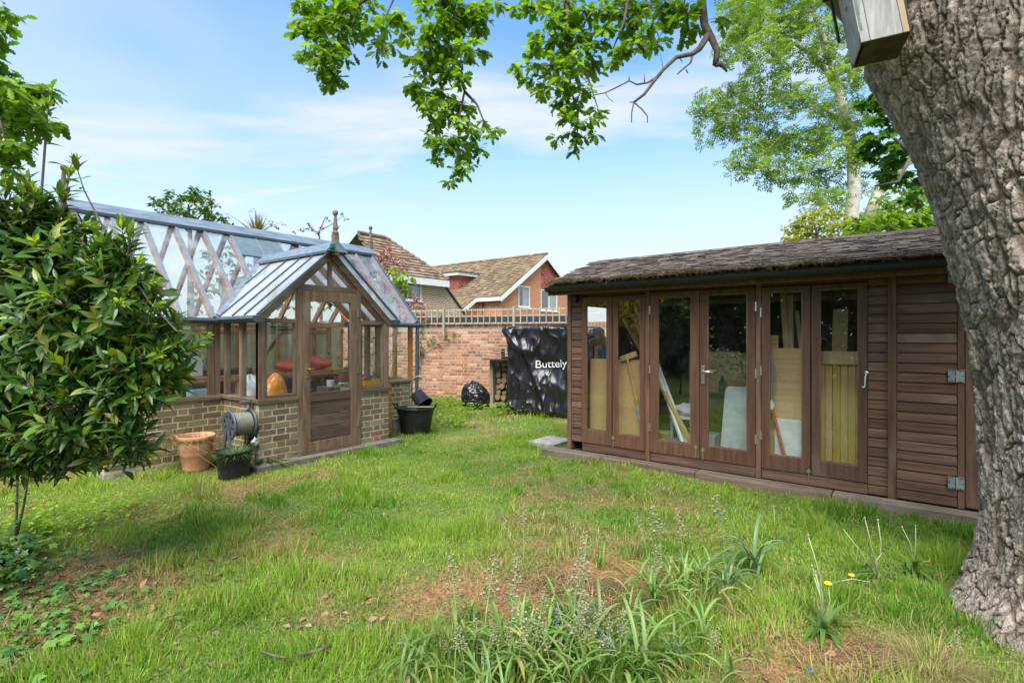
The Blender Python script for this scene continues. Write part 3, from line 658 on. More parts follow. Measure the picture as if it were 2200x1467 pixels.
for s in (-1, 1):
    xa, xb = (DX0 + .055, PCX - .022) if s < 0 else (PCX + .022, DX1 - .055)
    frontpane([(xa, 2.12), (xb, 2.12), (xb, zb_(xb)), (xa, zb_(xa))])
    xa, xb = (PXL + .07, DX0) if s < 0 else (DX1, PXR - .07)
    frontpane([(xa, 1.70), (xb, 1.70), (xb, zb_(xb)), (xa, zb_(xa))])
    e = Vector((PCX + s * (.92 + .06), YP - .02, ZE - .01)); ap = Vector((PCX + s * .004, YP - .02, PZ + .005))
    dd = (ap - e).normalized(); nn = Vector((-dd.z * s, 0, dd.x * s)) ; nn = nn if nn.z > 0 else -nn
    MB().prism([e, ap, ap - Vector((0, 0, .125)), e - nn * .085 + Vector((0, 0, 0))], (0, .035, 0)).build('barge_board', M['gh_x'], gh, bev=.004)
# the door
door = MB(); x0, x1 = DX0 + .058, DX1 - .058; y0 = YP - .018; zb, ztp = .075, 2.06
O = [(x0, y0, zb), (x1, y0, zb), (x1, y0, ztp), (x0, y0, ztp)]; sw = .105
gx0, gx1 = x0 + sw, x1 - sw
I = [(gx0, y0, .20), (gx1, y0, .20), (gx1, y0, 1.93), (gx0, y0, 1.93)]
door = ring(O, I, (0, .045, 0)).build('door', M['gh_z'], gh, bev=.004)
zr = .69
MB().box(gx0 + .001, gx1 - .001, y0 + .001, y0 + .044, zr - .0, zr + .11).build('lock_rail', M['gh_door'], door, bev=.004)
for i, (za, zc) in enumerate(((.202, .36), (.368, .52), (.528, .685))): MB().box(gx0 + .001, gx1 - .001, y0 + .012 - .002 * i, y0 + .036, za, zc).build('board', M['gh_door'], door, bev=.006)
MB().box(gx0 - .004, gx1 + .004, y0 + .022, y0 + .026, zr + .10, 1.935).build('pane', M['glass_w'], door)
hp = MB().box(x0 + .034, x0 + .072, y0 - .006, y0 - .0005, .98, 1.17).build('handle_plate', M['brass'], door, bev=.004)
MB().tube([(x0 + .053, y0 - .004, 1.10), (x0 + .053, y0 - .05, 1.10), (x0 + .07, y0 - .055, 1.10), (x0 + .14, y0 - .052, 1.098)], .008, 8).build('lever', M['brass'], door, smooth=True)
for zc in (1.80, 1.06, .36): MB().box(x1 - .002, x1 + .012, y0 - .008, y0 + .002, zc - .05, zc + .05).build('hinge', M['steel'], door)
gbox('threshold', M['gh_x'], DX0 + .056, DX1 - .056, YP - .03, YP + .06, .051, .073)
# roof: main slopes, porch slopes, valleys
mz = lambda y: ZE + .02 + (y - (YG - .06)) * (ZR - ZE - .02) / (YRG - YG + .06)
my = lambda z: (YG - .06) + (z - ZE - .02) * (YRG - YG + .06) / (ZR - ZE - .02)
pz = lambda x: PZ + .02 - abs(x - PCX) * .905
YE = YG - .06; PE = .98
vy = lambda x: my(pz(x))                        # where the porch roof meets the main roof
nmain = Vector((0, -(ZR - ZE - .02), YRG - YE)).normalized()
def tpane(poly, nrm, name='roof_pane', mat='glass_r'): MB().prism([Vector(p) for p in poly], nrm * .004).build(name, M[mat], gh)
def rbar(p0, p1, nrm, w=.034, h=.03, mat='bar', name='glazing_bar'): MB().bar(Vector(p0) + nrm * .012, Vector(p1) + nrm * .012, w, h, nrm).build(name, M[mat], gh)
def rafter(p0, p1, nrm): MB().bar(Vector(p0) - nrm * .042, Vector(p1) - nrm * .042, .034, .07, nrm).build('rafter', M['gh_in_z'], gh)
inpor = lambda x: abs(x - PCX) < PE
nback = Vector((0, (ZR - ZE - .02), YBK + .06 - YRG)).normalized()
for i, x in enumerate(BX_):
    yb0 = vy(x) if inpor(x) else YE
    if yb0 < YRG - .1:
        rbar((x, yb0, mz(yb0)), (x, YRG - .03, mz(YRG - .03)), nmain); rafter((x, yb0 + .02, mz(yb0 + .02)), (x, YRG, ZR), nmain)
    rbar((x, YBK + .06, ZE + .02), (x, YRG + .03, ZR - .03), nback); rafter((x, YBK + .04, ZE + .04), (x, YRG, ZR), nback)
    if i:
        xa = BX_[i - 1]; lo = []
        pts = [q for q in (xa, PCX - PE, PCX, PCX + PE, x) if xa <= q <= x]
        poly = [(q, (vy(q) if inpor(q) else YE)) for q in pts] + [(x, YRG), (xa, YRG)]
        clean = []
        for q in poly:
            if not clean or (abs(q[0] - clean[-1][0]) + abs(q[1] - clean[-1][1])) > 1e-4: clean.append(q)
        nm, mt = ('roof_pane', 'glass_r')
        tpane([(a, b, mz(b)) for a, b in clean], nmain, nm, mt)
        tpane([(xa, YBK + .06, ZE + .02), (x, YBK + .06, ZE + .02), (x, YRG, ZR), (xa, YRG, ZR)], nback)
# opening vents below the ridge
for i in (5, 6):
    xa, xb = BX_[i] + .02, BX_[i + 1] - .02; ya = max(vy(xa), vy(xb)) + .03 if i == 5 else max(vy(xa), vy(xb)) + .03; yb_ = YRG - .05
    ya = min(ya, yb_ - .2)
    MB().prism([(xa, ya, mz(ya)), (xb, ya, mz(ya)), (xb, yb_, mz(yb_)), (xa, yb_, mz(yb_))], nmain * .022).build('roof_vent', M['vent'], gh)
for s in (-1, 1):
    npz = Vector((s * .905, 0, 1)).normalized(); xe = PCX + s * PE; ze = pz(xe); yv0 = vy(xe)
    ycut = [YP - .10, YP + .20, YP + .50, yv0]
    for i, y in enumerate(ycut):
        rbar((xe, y, ze), (PCX, y, PZ + .02), npz, .020 if i else .03, .016, 'gutter_g')
        if i: tpane([(xe, ycut[i - 1], ze), (xe, y, ze), (PCX, y, PZ + .02), (PCX, ycut[i - 1], PZ + .02)], npz, 'porch_roof_pane', 'glass_p')
        if 0 < i: rafter((xe, y, ze), (PCX, y, PZ + .02), npz)
    tpane([(xe, yv0, ze), (PCX, vy(PCX), PZ + .02), (PCX, yv0, PZ + .02)], npz, 'porch_roof_pane', 'glass_p')
    ym = (yv0 + vy(PCX)) / 2; xm = (xe + PCX) / 2
    rbar((xm, ym, pz(xm)), (PCX, ym, PZ + .02), npz, .020, .016, 'gutter_g')
    MB().bar((xe, yv0, ze + .022), (PCX, vy(PCX), PZ + .042), .085, .012, (0, -.5, 1)).build('valley_flashing', M['lead'], gh)
    # gutters of the porch and of the main eaves
    prof = [(0, -.045), (0, .02), (-.03, .03), (-.075, .025), (-.085, -.005), (-.06, -.04)]
    MB().prism([(xe + .03 * s - s * a * -1 * 1.0 if False else xe - s * .02 + s * (-a) , YP - .11, ze - .03 + b) for a, b in prof], (0, YE - YP + .11 - .0, 0)).build('gutter', M['gutter_g'], gh)
    xa, xb = (GX0 - .06, xe - .0) if s < 0 else (xe + .0, GX1 + .10)
    MB().prism([(xa, YE + .0 + a, ZE - .01 + b) for a, b in prof], (xb - xa, 0, 0)).build('gutter', M['gutter_g'], gh)
def cap(p0, p1, side, drop, th=.012):
    """folded ridge cap: two wings from the line p0-p1"""
    p0 = Vector(p0); p1 = Vector(p1); m = MB(); sv = Vector(side); dn = Vector((0, 0, drop)); up = Vector((0, 0, th))
    m.prism([p0 + sv - dn, p0, p0 - sv - dn, p0 - sv - dn + up, p0 + up * 1.5, p0 + sv - dn + up], p1 - p0); return m
cap((GX0 - .06, YRG, ZR + .06), (GX1 + .08, YRG, ZR + .06), (0, .125, 0), .125).build('ridge_cap', M['lead'], gh, bev=.003)
MB().bar((GX0 - .06, YRG - .128, ZR - .075), (GX1 + .08, YRG - .128, ZR - .075), .02, .035).build('ridge_trim', M['gutter_g'], gh)
cap((PCX, YP - .13, PZ + .075), (PCX, vy(PCX) + .05, PZ + .075), (.125, 0, 0), .115).build('ridge_cap', M['lead'], gh, bev=.003)
for s in (-1, 1): MB().bar((PCX + s * .13, YP - .13, PZ - .05), (PCX + s * .13, vy(PCX) - .05, PZ - .05), .016, .03).build('ridge_trim', M['gutter_g'], gh)
for x in (GX0 - .02, GX1 + .03):                   # verges of the main gables
    for y in (YE, YBK + .06): MB().bar((x, y, ZE + .03), (x, YRG, ZR + .01), .05, .06, (0, 0, 1)).build('verge', M['gh_y'] if x < 3 else M['gutter_g'], gh)
    MB().box(x - .025, x + .025, YRG - .03, YRG + .03, ZE, ZR).build('gable_post', M['gh_z'], gh)
    for k in (-1, 1):
        for f in (.35, .68):
            yy = YRG + k * f * 1.24; MB().box(x - .02, x + .02, yy - .022, yy + .022, ZE, ZR - f * 1.34 - .02).build('gable_bar', M['gh_in_z'], gh)
    MB().prism([(x, YG, ZE), (x, YBK, ZE), (x, YRG, ZR - .02)], (.004, 0, 0)).build('gable_pane', M['glass_w'], gh)
def finial(x, y, z, h):
    m = MB(); m.box(x - .034, x + .034, y - .034, y + .034, z - .16, z + .10 * h / .34)
    m.lathe([(.030, 0), (.042, .012), (.042, .03), (.024, .045), (.032, .075), (.020, .20), (.017, .24), (.03, .25), (.036, .275), (.026, .30), (.001, .31)], (x, y, z + .10 * h / .34), 12)
    m.build('finial', M['gh_z'], gh)
finial(PCX, YP - .10, PZ + .08, .34); finial(GX1 + .06, YRG, ZR + .08, .3); finial(GX0 - .08, YRG, ZR + .07, .3)
MB().prism([(PCX - .16, YP - .145, PZ - .04), (PCX + .16, YP - .145, PZ - .04), (PCX, YP - .145, PZ + .105)], (0, .012, 0)).build('ridge_end', M['lead'], gh)
bx = plain('green_box', (.012, .115, .095), .35); MB().box(PCX - .115, PCX - .05, YP - .19, YP - .146, PZ - .02, PZ + .045).build('green_box', bx, gh, bev=.012)
MB().tube([(GX1 + .03, YG - .09, ZE - .04), (GX1 + .03, YG - .075, ZE - .15), (GX1 + .03, YG - .06, .32), (GX1 + .03, YG - .06, .24), (GX1 + .03, YG - .13, .18)], .032, 10).build('downpipe', M['gutter_g'], gh, smooth=True)

# ------------------------------------------------------------------ garden wall with trellis
WA = P(914, 722, 12.5); WA.z = 0; WB = P(1221, 722, 11.35); WB.z = 0
WD = (WB - WA).normalized(); WNn = Vector((WD.y, -WD.x, 0)); WNn = WNn if WNn.dot(FW) < 0 else -WNn
WS = WA - WD * 2.6; WLEN = 9.5; WH = 23 * .075
def onwall(px, py, off=0.):
    d = ray(px, py); p0 = WA + WNn * off; return EYE + d * ((p0 - EYE).dot(WNn) / d.dot(WNn))
gw = thing('garden_wall', 'old red brick garden wall with soldier course and wooden trellis', 'wall', tuple(WS))
core = MB().prism([WS - WNn * .002, WS + WD * WLEN - WNn * .002, WS + WD * WLEN - WNn * .22, WS - WNn * .22], (0, 0, WH - .002)).build('mortar_core', M['mortar_r'], gw)
pxof = lambda q: 1100 + FOC * (q.x * RT.x + q.y * RT.y) / depth(q)
cnt = [0]
def kw(q):
    ok = (892 < pxof(q) < 1050 or (1050 <= pxof(q) < 1225 and q.z > 1.55)) and q.z > .06 and cnt[0] < 292
    cnt[0] += ok; return ok
rest = lay(gw, WS + Vector((0, 0, -.03)), WD, WNn, WLEN, 22, 'brick_w', keep=kw, seed=12)
join_rest('wall_bricks', rest, M['brick_w'], gw)
m = MB(); k = 0; rs = []                    # soldier course on top, bricks on end
while k * .075 < WLEN:
    p = WS + WD * (k * .075 + .0375) + Vector((0, 0, WH - .03 + .055)) - WNn * .019
    Rm = Matrix((WD, -WNn, Vector((0, 0, 1)))).transposed()
    if Rm.determinant() < 0: Rm = Matrix((-WD, -WNn, Vector((0, 0, 1)))).transposed()
    Mx = Rm.to_4x4() @ Matrix.Rotation(math.pi / 2, 4, 'Y') @ Matrix.Diagonal((.56, 1, 1, 1)); Mx.translation = p
    if 892 < pxof(p) < 1225: inst('brick', random.choice(BM_['brick_w'][:3])[0], gw, Mx)
    else: rs.append((Mx, BM_['brick_w'][0][0]))
    k += 1
join_rest('coping_bricks', rs, M['brick_w'], gw)
M['trellis'] = wood('trellis_grey', (.29, .235, .165), (.43, .365, .275), 'Z', .12, .85, (.40, .375, .315), (.45, .7))
tr = thing('trellis', 'weathered square wooden trellis panel fixed along the top of the brick wall', 'trellis', tuple(WS + Vector((0, 0, WH))))
zt0, zt1 = onwall(960, 695, .03).z, onwall(960, 667, .03).z; zm = onwall(960, 680, .03).z
a, b = onwall(878, 700, .05), onwall(1240, 700, .05); Lt = (b - a).dot(WD)
for z in (zt0, zm, zt1): MB().bar(a.xy.to_3d() + Vector((0, 0, z)), b.xy.to_3d() + Vector((0, 0, z)), .03, .03).build('rail', M['trellis'], tr)
x = .05
while x < Lt:
    q = a.xy.to_3d() + WD * x + WNn * .028; MB().bar(q + Vector((0, 0, zt0 - .02)), q + Vector((0, 0, zt1 + .03)), .028, .02, WD).build('slat', M['trellis'], tr); x += .148
for px in (953.5, 1104):
    q = onwall(px, 700, .08).xy.to_3d(); MB().bar(q + Vector((0, 0, zt0 - .32)), q + Vector((0, 0, zt1 + .06)), .055, .05, WD).build('post', M['trellis'], tr)

# ------------------------------------------------------------------ board fence behind the greenhouse
M['fence'] = wood('fence_board', (.085, .085, .042), (.17, .155, .085), 'Z', .28, .85, (.10, .13, .06), (.5, .7))
fence = thing('board_fence', 'green-grey vertical board fence behind the greenhouse', 'fence', (2, 11.0, 0))
MB().box(-3.0, 7.3, 11.03, 11.07, .45, .55).build('rail', M['fence'], fence); MB().box(-3.0, 7.3, 11.03, 11.07, 1.45, 1.55).build('rail', M['fence'], fence)
x = -3.0; rr = random.Random(3)
while x < 7.3:
    MB().box(x, x + .118, 11.0 + rr.uniform(-.006, .006), 11.02, 0, 1.85 + rr.uniform(-.02, .02)).build('board', M['fence'], fence); x += .125

# ------------------------------------------------------------------ tarpaulin-covered rack
def shell(path, rows, wr, name, mat, parent=None, at=None):
    """cloth hung round a plan path (points with outward normals), then drawn in over the top"""
    C = np.array([[p.x, p.y] for p, _ in path]); Nn = np.array([[n.x, n.y] for _, n in path]); s = np.concatenate([[0], np.cumsum(np.linalg.norm(np.diff(C, axis=0), axis=1))]); cen = C.mean(0)
    V = []
    for z, inn in rows:
        w = wr(s, np.full_like(s, z), inn)
        base = C * (1 - inn) + cen * inn; pts = base + Nn * (w[:, None] * (1 - inn)); V.append(np.column_stack([pts, z + (w * .5 if inn > 0 else w * 0)]))
    V = np.stack(V); lo, st = grid_mesh(V.shape[:2]); return np_mesh(name, V.reshape(-1, 3), lo, st, mat, parent, True, at=at)
t = NT('black_tarpaulin'); v = t.coord(rnd=False); w1 = t.noise(v, 9, 5, .6, 1.2); w2 = t.noise(v, 38, 4, .6, .8)
hh = t.math('ADD', t.math('ABSOLUTE', t.math('SUBTRACT', w1, .5)), t.math('MULTIPLY', t.math('ABSOLUTE', t.math('SUBTRACT', w2, .5)), .35))
M['tarp'] = t.done(t.bsdf((.013, .013, .015), .24, t.bump(hh, .45, .018), 0, .55))
tq = P(1090, 722, 10.15); tq.z = 0; e1 = (WD * .98 + WNn * .1).normalized(); e1.z = 0; e2 = Vector((-e1.y, e1.x, 0)); e2 = e2 if e2.dot(FW) > 0 else -e2
TW, TD, TH = 1.75, .62, 1.63
UC = .98; path = []; ns = 50
for i in range(ns): f = i / ns; path.append((tq + e2 * TD * (1 - f), -e1))
for i in range(9): a_ = math.pi / 2 * i / 8; path.append((tq + e1 * .05 * (1 - math.cos(a_)) - e2 * .05 * math.sin(a_) * 1, -e1 * math.cos(a_) - e2 * math.sin(a_)))
for i in range(1, 150): f = i / 150; path.append((tq - e2 * .05 + e1 * (.05 + (TW - .05) * f), -e2))
for i in range(20): path.append((tq + e1 * TW + e2 * TD * i / 19, e1))
def wr(s, z, inn):
    u = s - TD; n1 = fbm(u * 1.9 + z * .35, z * .8 + u * .2, seed=5, oct=3); n2 = fbm(u * 5.5 - z * 1.2, z * 2.6 + u * 1.5, seed=8, oct=2)
    r1 = 1 - np.abs(2 * n1 - 1); r2 = 1 - np.abs(2 * n2 - 1)
    drape = .075 * np.maximum(0, 1 - np.abs(u - .52 - (1.05 - z) * .42) / .10) * np.clip((1.5 - z) / 1., 0, 1)
    loop = .07 * np.exp(-((z - 1.62 + 1.15 * np.clip(u, 0, .6) - .9 * np.clip(u - .3, 0, 1)) / .10) ** 2) * (u > 0) * (u < .75)
    hem = np.clip((.28 - z) / .28, 0, 1) * .09 * fbm(u * 7, z * 3, seed=2)
    calm = 1 - .85 * np.exp(-((u - UC) / .36) ** 2 - ((z - .93) / .16) ** 2)
    return (.11 * r1 ** 2 + .045 * r2 ** 3 + drape + loop) * calm + hem - .05
rows = [(.10 + (TH - .10) * i / 150, 0) for i in range(151)] + [(TH + .012, .04), (TH + .02, .2), (TH + .02, .5), (TH + .02, .9)]
tarp = shell(path, rows, wr, 'tarpaulin', M['tarp'], None, at=(tq.x, tq.y, 0)); tag(tarp, 'creased black tarpaulin with white lettering over a tall rack by the wall', 'tarpaulin')
# the white printed word
cu = bpy.data.curves.new('word', 'FONT'); cu.body = 'Buttely'; cu.size = .205; cu.space_character = .98
to = bpy.data.objects.new('word', cu); COL.objects.link(to); bpy.context.view_layer.update()
dg = bpy.context.evaluated_depsgraph_get(); me = bpy.data.meshes.new_from_object(to.evaluated_get(dg)); bpy.data.objects.remove(to)
bm = bmesh.new(); bm.from_mesh(me); bmesh.ops.triangulate(bm, faces=bm.faces)
for _ in range(2):
    lg = [e for e in bm.edges if e.calc_length() > .03]
    if lg: bmesh.ops.subdivide_edges(bm, edges=lg, cuts=1, use_grid_fill=False); bmesh.ops.triangulate(bm, faces=bm.faces)
bq = tq - e2 * .05; d = ray(1152, 790); bl = EYE + d * ((bq - EYE).dot(e2) / d.dot(e2)); u0 = (bl - tq).dot(e1)
uu = np.array([u0 + q.co.x * 1.06 for q in bm.verts]); zz_ = np.array([bl.z + q.co.y * .98 + q.co.x * .055 for q in bm.verts]); ww = wr(uu + TD, zz_, 0)
for q, u_, z_, w_ in zip(bm.verts, uu, zz_, ww): q.co = tq - e2 * (.05 + w_ + .02) + e1 * u_ + Vector((0, 0, z_)) - Vector((tq.x, tq.y, 0))
me2 = bpy.data.meshes.new('printed_word'); bm.to_mesh(me2); bm.free(); me2.materials.append(plain('print_white', (.75, .76, .78), .5)); wo_ = bpy.data.objects.new('printed_word', me2); COL.objects.link(wo_); wo_.parent = tarp; wo_['kind'] = 'stuff'
for k in range(3):      # pallet under the cover
    q = tq + e1 * (.05 + .75 * k); MB().bar(q - e2 * .02, q + e2 * .6, .09, .13).build('wooden_bearer', M['sleeper'], None, at=tuple(q))
for k, o in enumerate([o for o in bpy.data.objects if o.name.startswith('wooden_bearer')]): o.location.z += .05; tag(o, 'dark wooden bearer under the hem of the black tarpaulin', 'bearer', 'bearers under the covered rack')
# log store
lq = P(1053, 722, 10.75); lq.z = 0; ls = thing('log_store', 'small open timber log store with slatted sloping roof beside the tarpaulin', 'log store', tuple(lq))
M['store'] = wood('store_timber', (.15, .125, .075), (.28, .235, .15), 'Z', .15, .85, (.25, .23, .17), (.45, .7))
LWd, LD = .62, .55
for a_, b_, h_ in ((.03, .03, 1.02), (LWd - .03, .03, 1.02), (.03, LD, 1.22), (LWd - .03, LD, 1.22)):
    q = lq + e1 * a_ + e2 * b_; MB().bar(q, q + Vector((0, 0, h_)), .07, .06, e1).build('post', M['store'], ls)
for k in range(6): q = lq + e2 * (LD + .02) + Vector((0, 0, .12 + k * .17)); MB().bar(q, q + e1 * LWd, .02, .15).build('back_board', M['store'], ls)
for k in range(5):
    q = lq + e2 * (.08 + k * .1) - e1 * .012 + Vector((0, 0, .5)); MB().bar(q - Vector((0, 0, .44)), q + Vector((0, 0, .5)), .02, .085, e1).build('side_board', M['store'], ls)
for k in range(6):
    q = lq - e2 * .12 + e2 * (.135 * k) + Vector((0, 0, 1.03 + .052 * k)) - e1 * .05; MB().bar(q, q + e1 * (LWd + .1), .16, .016, (0, 0, 1)).build('roof_slat', M['shingle'], ls)
q = lq + Vector((0, 0, .10)) + e2 * .3; MB().bar(q, q + e1 * LWd, .55, .04).build('floor', M['store'], ls)
M['logbark'] = surf('log_bark', (.10, .068, .045), (.20, .14, .09), 20, rough=.9, bump=.5); M['logend'] = surf('log_end', (.20, .13, .08), (.32, .22, .14), 14, rough=.9, bump=.2)
rr = random.Random(8); n = 0
z = .17
while z < .92:
    x = .10 + rr.uniform(0, .04)
    while x < LWd - .09:
        r = rr.uniform(.042, .066); q = lq + e1 * x + Vector((0, 0, z + r)); y0 = rr.uniform(.10, .18)
        lt = MB().tube([q + e2 * (y0 + .002), q + e2 * (y0 + .36)], r, 9).build('log', M['logbark'], None, at=tuple(q))
        tag(lt, 'split firewood log stacked inside the small log store', 'log', 'logs in the log store')
        MB().tube([q + e2 * (y0 - .002), q + e2 * y0], r * .93, 9).build('cut_end', M['logend'], lt); x += 2 * r + .008; n += 1
    z += .115
# scrunched black bag by the log store
bq_ = P(1024, 722, 10.9); bq_.z = -.01; nu, nv = 60, 50; th = np.linspace(0, 2 * np.pi, nu, endpoint=False)[None]; ph = np.linspace(0, 1, nv)[:, None]
prof = np.interp(ph, [0, .03, .2, .5, .75, .9, 1], [0, .22, .25, .24, .19, .10, .01]); n1 = fbm(np.cos(th) * 2.2 + ph * 2, np.sin(th) * 2.2, ph * 3 + 0 * th, seed=4); rg = 1 - np.abs(2 * n1 - 1)
rad = prof * (.78 + .5 * rg ** 2); zz_ = np.interp(ph, [0, .03, .2, .5, .75, .9, 1], [0, .0, .12, .28, .40, .50, .54]) + .07 * (rg - .5) * ph
lean = -.10 * ph ** 2; V = np.stack([bq_.x + rad * np.cos(th) + RT.x * lean, bq_.y + rad * np.sin(th) + RT.y * lean, zz_ + 0 * th], -1); lo, st = grid_mesh((nv, nu), True)
o = np_mesh('rubbish_bag', V.reshape(-1, 3), lo, st, M['tarp'], None, True, at=(bq_.x, bq_.y, 0)); tag(o, 'scrunched black plastic bag on the grass beside the log store', 'bag')

# ------------------------------------------------------------------ pots, buckets, hose reel
M['terra'] = surf('terracotta', (.46, .20, .105), (.60, .30, .175), 6, rough=.85, bump=.2, c3=(.62, .46, .34), c3s=4, c3r=(.52, .75))
M['blackpot'] = surf('black_pot_plastic', (.012, .015, .018), (.022, .026, .03), 8, rough=.42, bump=.05, c3=(.05, .05, .045), c3s=5, c3r=(.6, .8))
M['potsoil'] = surf('potting_soil', (.05, .035, .024), (.10, .072, .05), 30, rough=.95, bump=.8, bscale=50)
q = onZ(421, 1008); tp = thing('terracotta_pot', 'terracotta pot with a banded rim and dry trailing grass', 'plant pot', tuple(q))
MB().lathe([(.125, -.01), (.13, .02), (.155, .17), (.161, .18), (.159, .19), (.165, .20), (.162, .21), (.167, .22), (.176, .30), (.178, .335), (.195, .34), (.197, .38), (.189, .39), (.178, .385), (.17, .33)], q, 36).build('pot', M['terra'], tp, smooth=True)
MB().lathe([(.001, .335), (.172, .33), (.172, .3)], q, 20).build('soil', M['potsoil'], tp)
BLADE = [(-.03, 0, 0), (.03, 0, 0), (.026, .4, .05), (-.026, .4, .05), (0, 1, .28)]; BFc = [(0, 1, 2, 3), (3, 2, 4)]
def blades(name, n, c, spread, h, mat, parent, lean=.5, droop=0., wd=1., seed=1, at=None, kind='stuff', bias=None):
    g = np.random.default_rng(seed); a = g.uniform(0, 6.283, n); r = spread * np.sqrt(g.random(n))
    pos = np.stack([c[0] + r * np.cos(a), c[1] + r * np.sin(a), np.full(n, c[2])], -1); ll = np.abs(g.normal(0, lean, n)); d = np.stack([np.cos(a) * ll, np.sin(a) * ll, np.ones(n)], -1) + g.normal(0, .12, (n, 3))
    if bias is not None: d += np.array(bias)
    Rm = frames(d, np.stack([-np.cos(a), -np.sin(a), .3 + 0 * a], -1)); L = h * g.uniform(.55, 1.15, n); T = np.array(BLADE); T = T.copy(); T[:, 2] *= -(1 + droop * 3)
    if droop: T[4, 1] -= droop * .5; T[4, 2] -= droop
    return cloud(name, T, BFc, pos, Rm, np.stack([L * wd, L, L], -1), mat, parent, kind, at=at)
M['straw'] = leafm('dry_straw', [(.34, .24, .11), (.46, .35, .18), (.26, .18, .09), (.30, .27, .10)], .25, .8, .1, (1.1, 1, .8))
M['weed'] = leafm('weed_leaf', [(.085, .17, .03), (.13, .23, .045), (.06, .125, .025), (.17, .24, .06)], .35, .55, .25)
blades('dry_grass', 260, (q.x, q.y, .33), .14, .17, M['straw'], tp, .7, .8, .30, 3); blades('dry_grass', 160, (q.x - .14, q.y + .1, .33), .06, .34, M['straw'], tp, .6, 1.1, .25, 4, bias=(-.7, .6, -.5))
q = P(503, 1010, 5.58); q.z = 0; bp = thing('black_plant_pot', 'black plastic plant pot of weeds in front of the hose reel', 'plant pot', tuple(q))
MB().lathe([(.15, -.01), (.152, .02), (.172, .255), (.184, .26), (.186, .28), (.178, .285), (.170, .275), (.165, .22)], q, 36).build('pot', M['blackpot'], bp, smooth=True)
MB().lathe([(.001, .235), (.168, .23), (.168, .2)], q, 20).build('soil', M['potsoil'], bp); blades('weeds', 240, (q.x, q.y, .23), .15, .13, M['weed'], bp, .8, .3, 1.0, 5)
# coiled hose on its reel
q = P(515, 985, 5.86); c0 = Vector((q.x, q.y, .51)); ax = Vector((1, .02, 0)).normalized(); hr = thing('hose_reel', 'grey garden hose reel with coiled hose standing against the brick porch', 'hose reel', (q.x, q.y, 0))
M['reel'] = plain('reel_plastic', (.062, .072, .082), .5); M['hose'] = surf('hose_rubber', (.15, .145, .11), (.22, .21, .165), 20, rough=.5, bump=.05)
RD = Matrix((ax, Vector((-ax.y, ax.x, 0)), Vector((0, 0, 1)))).transposed()
def rim(xo, name):
    m = MB(); n = 40; prof = [(.155, -.012), (.165, 0), (.155, .012), (.115, .008), (.115, -.008)]
    o = 0
    for k in range(n):
        a_ = 2 * math.pi * k / n
        for r, w in prof: m.v.append(tuple(c0 + RD @ Vector((xo + w, r * math.cos(a_), r * math.sin(a_)))))
    for k in range(n):
        for j in range(5): m.f.append((k * 5 + j, k * 5 + (j + 1) % 5, ((k + 1) % n) * 5 + (j + 1) % 5, ((k + 1) % n) * 5 + j))
    for k in range(8):
        a_ = 2 * math.pi * k / 8; u_ = Vector((0, math.cos(a_), math.sin(a_))); m.bar(c0 + RD @ (Vector((xo, 0, 0)) + u_ * .06), c0 + RD @ (Vector((xo, 0, 0)) + u_ * .13), .045, .012, ax)
    m.lathe([(.07, -.01), (.072, .006), (.06, .012)], c0 + ax * xo, 24, ax); return m.build(name, M['reel'], hr, smooth=False)
rim(-.115, 'flange'); rim(.115, 'flange')
MB().tube([c0 - ax * .12, c0 + ax * .12], .075, 20).build('drum', M['reel'], hr)
pts = []; turns = 12
for lay_ in range(3):
    for k in range(turns * 20 + 1):
        f = k / (turns * 20); xo = (-.10 + .20 * f) * (1 if lay_ % 2 == 0 else -1); a_ = 2 * math.pi * turns * f; r = .088 + .0165 * lay_; pts.append(c0 + RD @ Vector((xo, r * math.cos(a_), r * math.sin(a_))))
pts += [pts[-1] + Vector((0, 0, -.1)) - RD @ Vector((0, .03, 0)), pts[-1] + Vector((0, 0, -.25)) - RD @ Vector((0, .05, 0))]
MB().tube(pts, .0088, 7).build('hose', M['hose'], hr, smooth=True)
for s in (-1, 1):
    b0 = c0 + ax * (.135 * s); m = MB()
    for k in (-1, 1): m.bar(b0 + Vector((0, 0, .02)), b0 + RD @ Vector((.0, .13 * k, -.47)), .04, .022, ax)
    m.bar(b0 + RD @ Vector((0, -.15, -.49)), b0 + RD @ Vector((0, .15, -.49)), .04, .03); m.build('stand', M['reel'], hr, bev=.004)
MB().bar(c0 + ax * .135, c0 + ax * .135 + Vector((0, 0, .24)), .055, .03, ax).build('carry_handle', M['reel'], hr, bev=.006); MB().bar(c0 - ax * .0 + Vector((0, 0, .235)), c0 + ax * .15 + Vector((0, 0, .235)), .05, .035).build('carry_handle', M['reel'], hr, bev=.008)
q2 = c0 + RD @ Vector((.10, -.14, -.20)); MB().blob(q2, (.035, .035, .045), 14, 11, .22, 3).build('clear_bag', plain('pale_plastic', (.34, .36, .37), .2), hr, smooth=True)
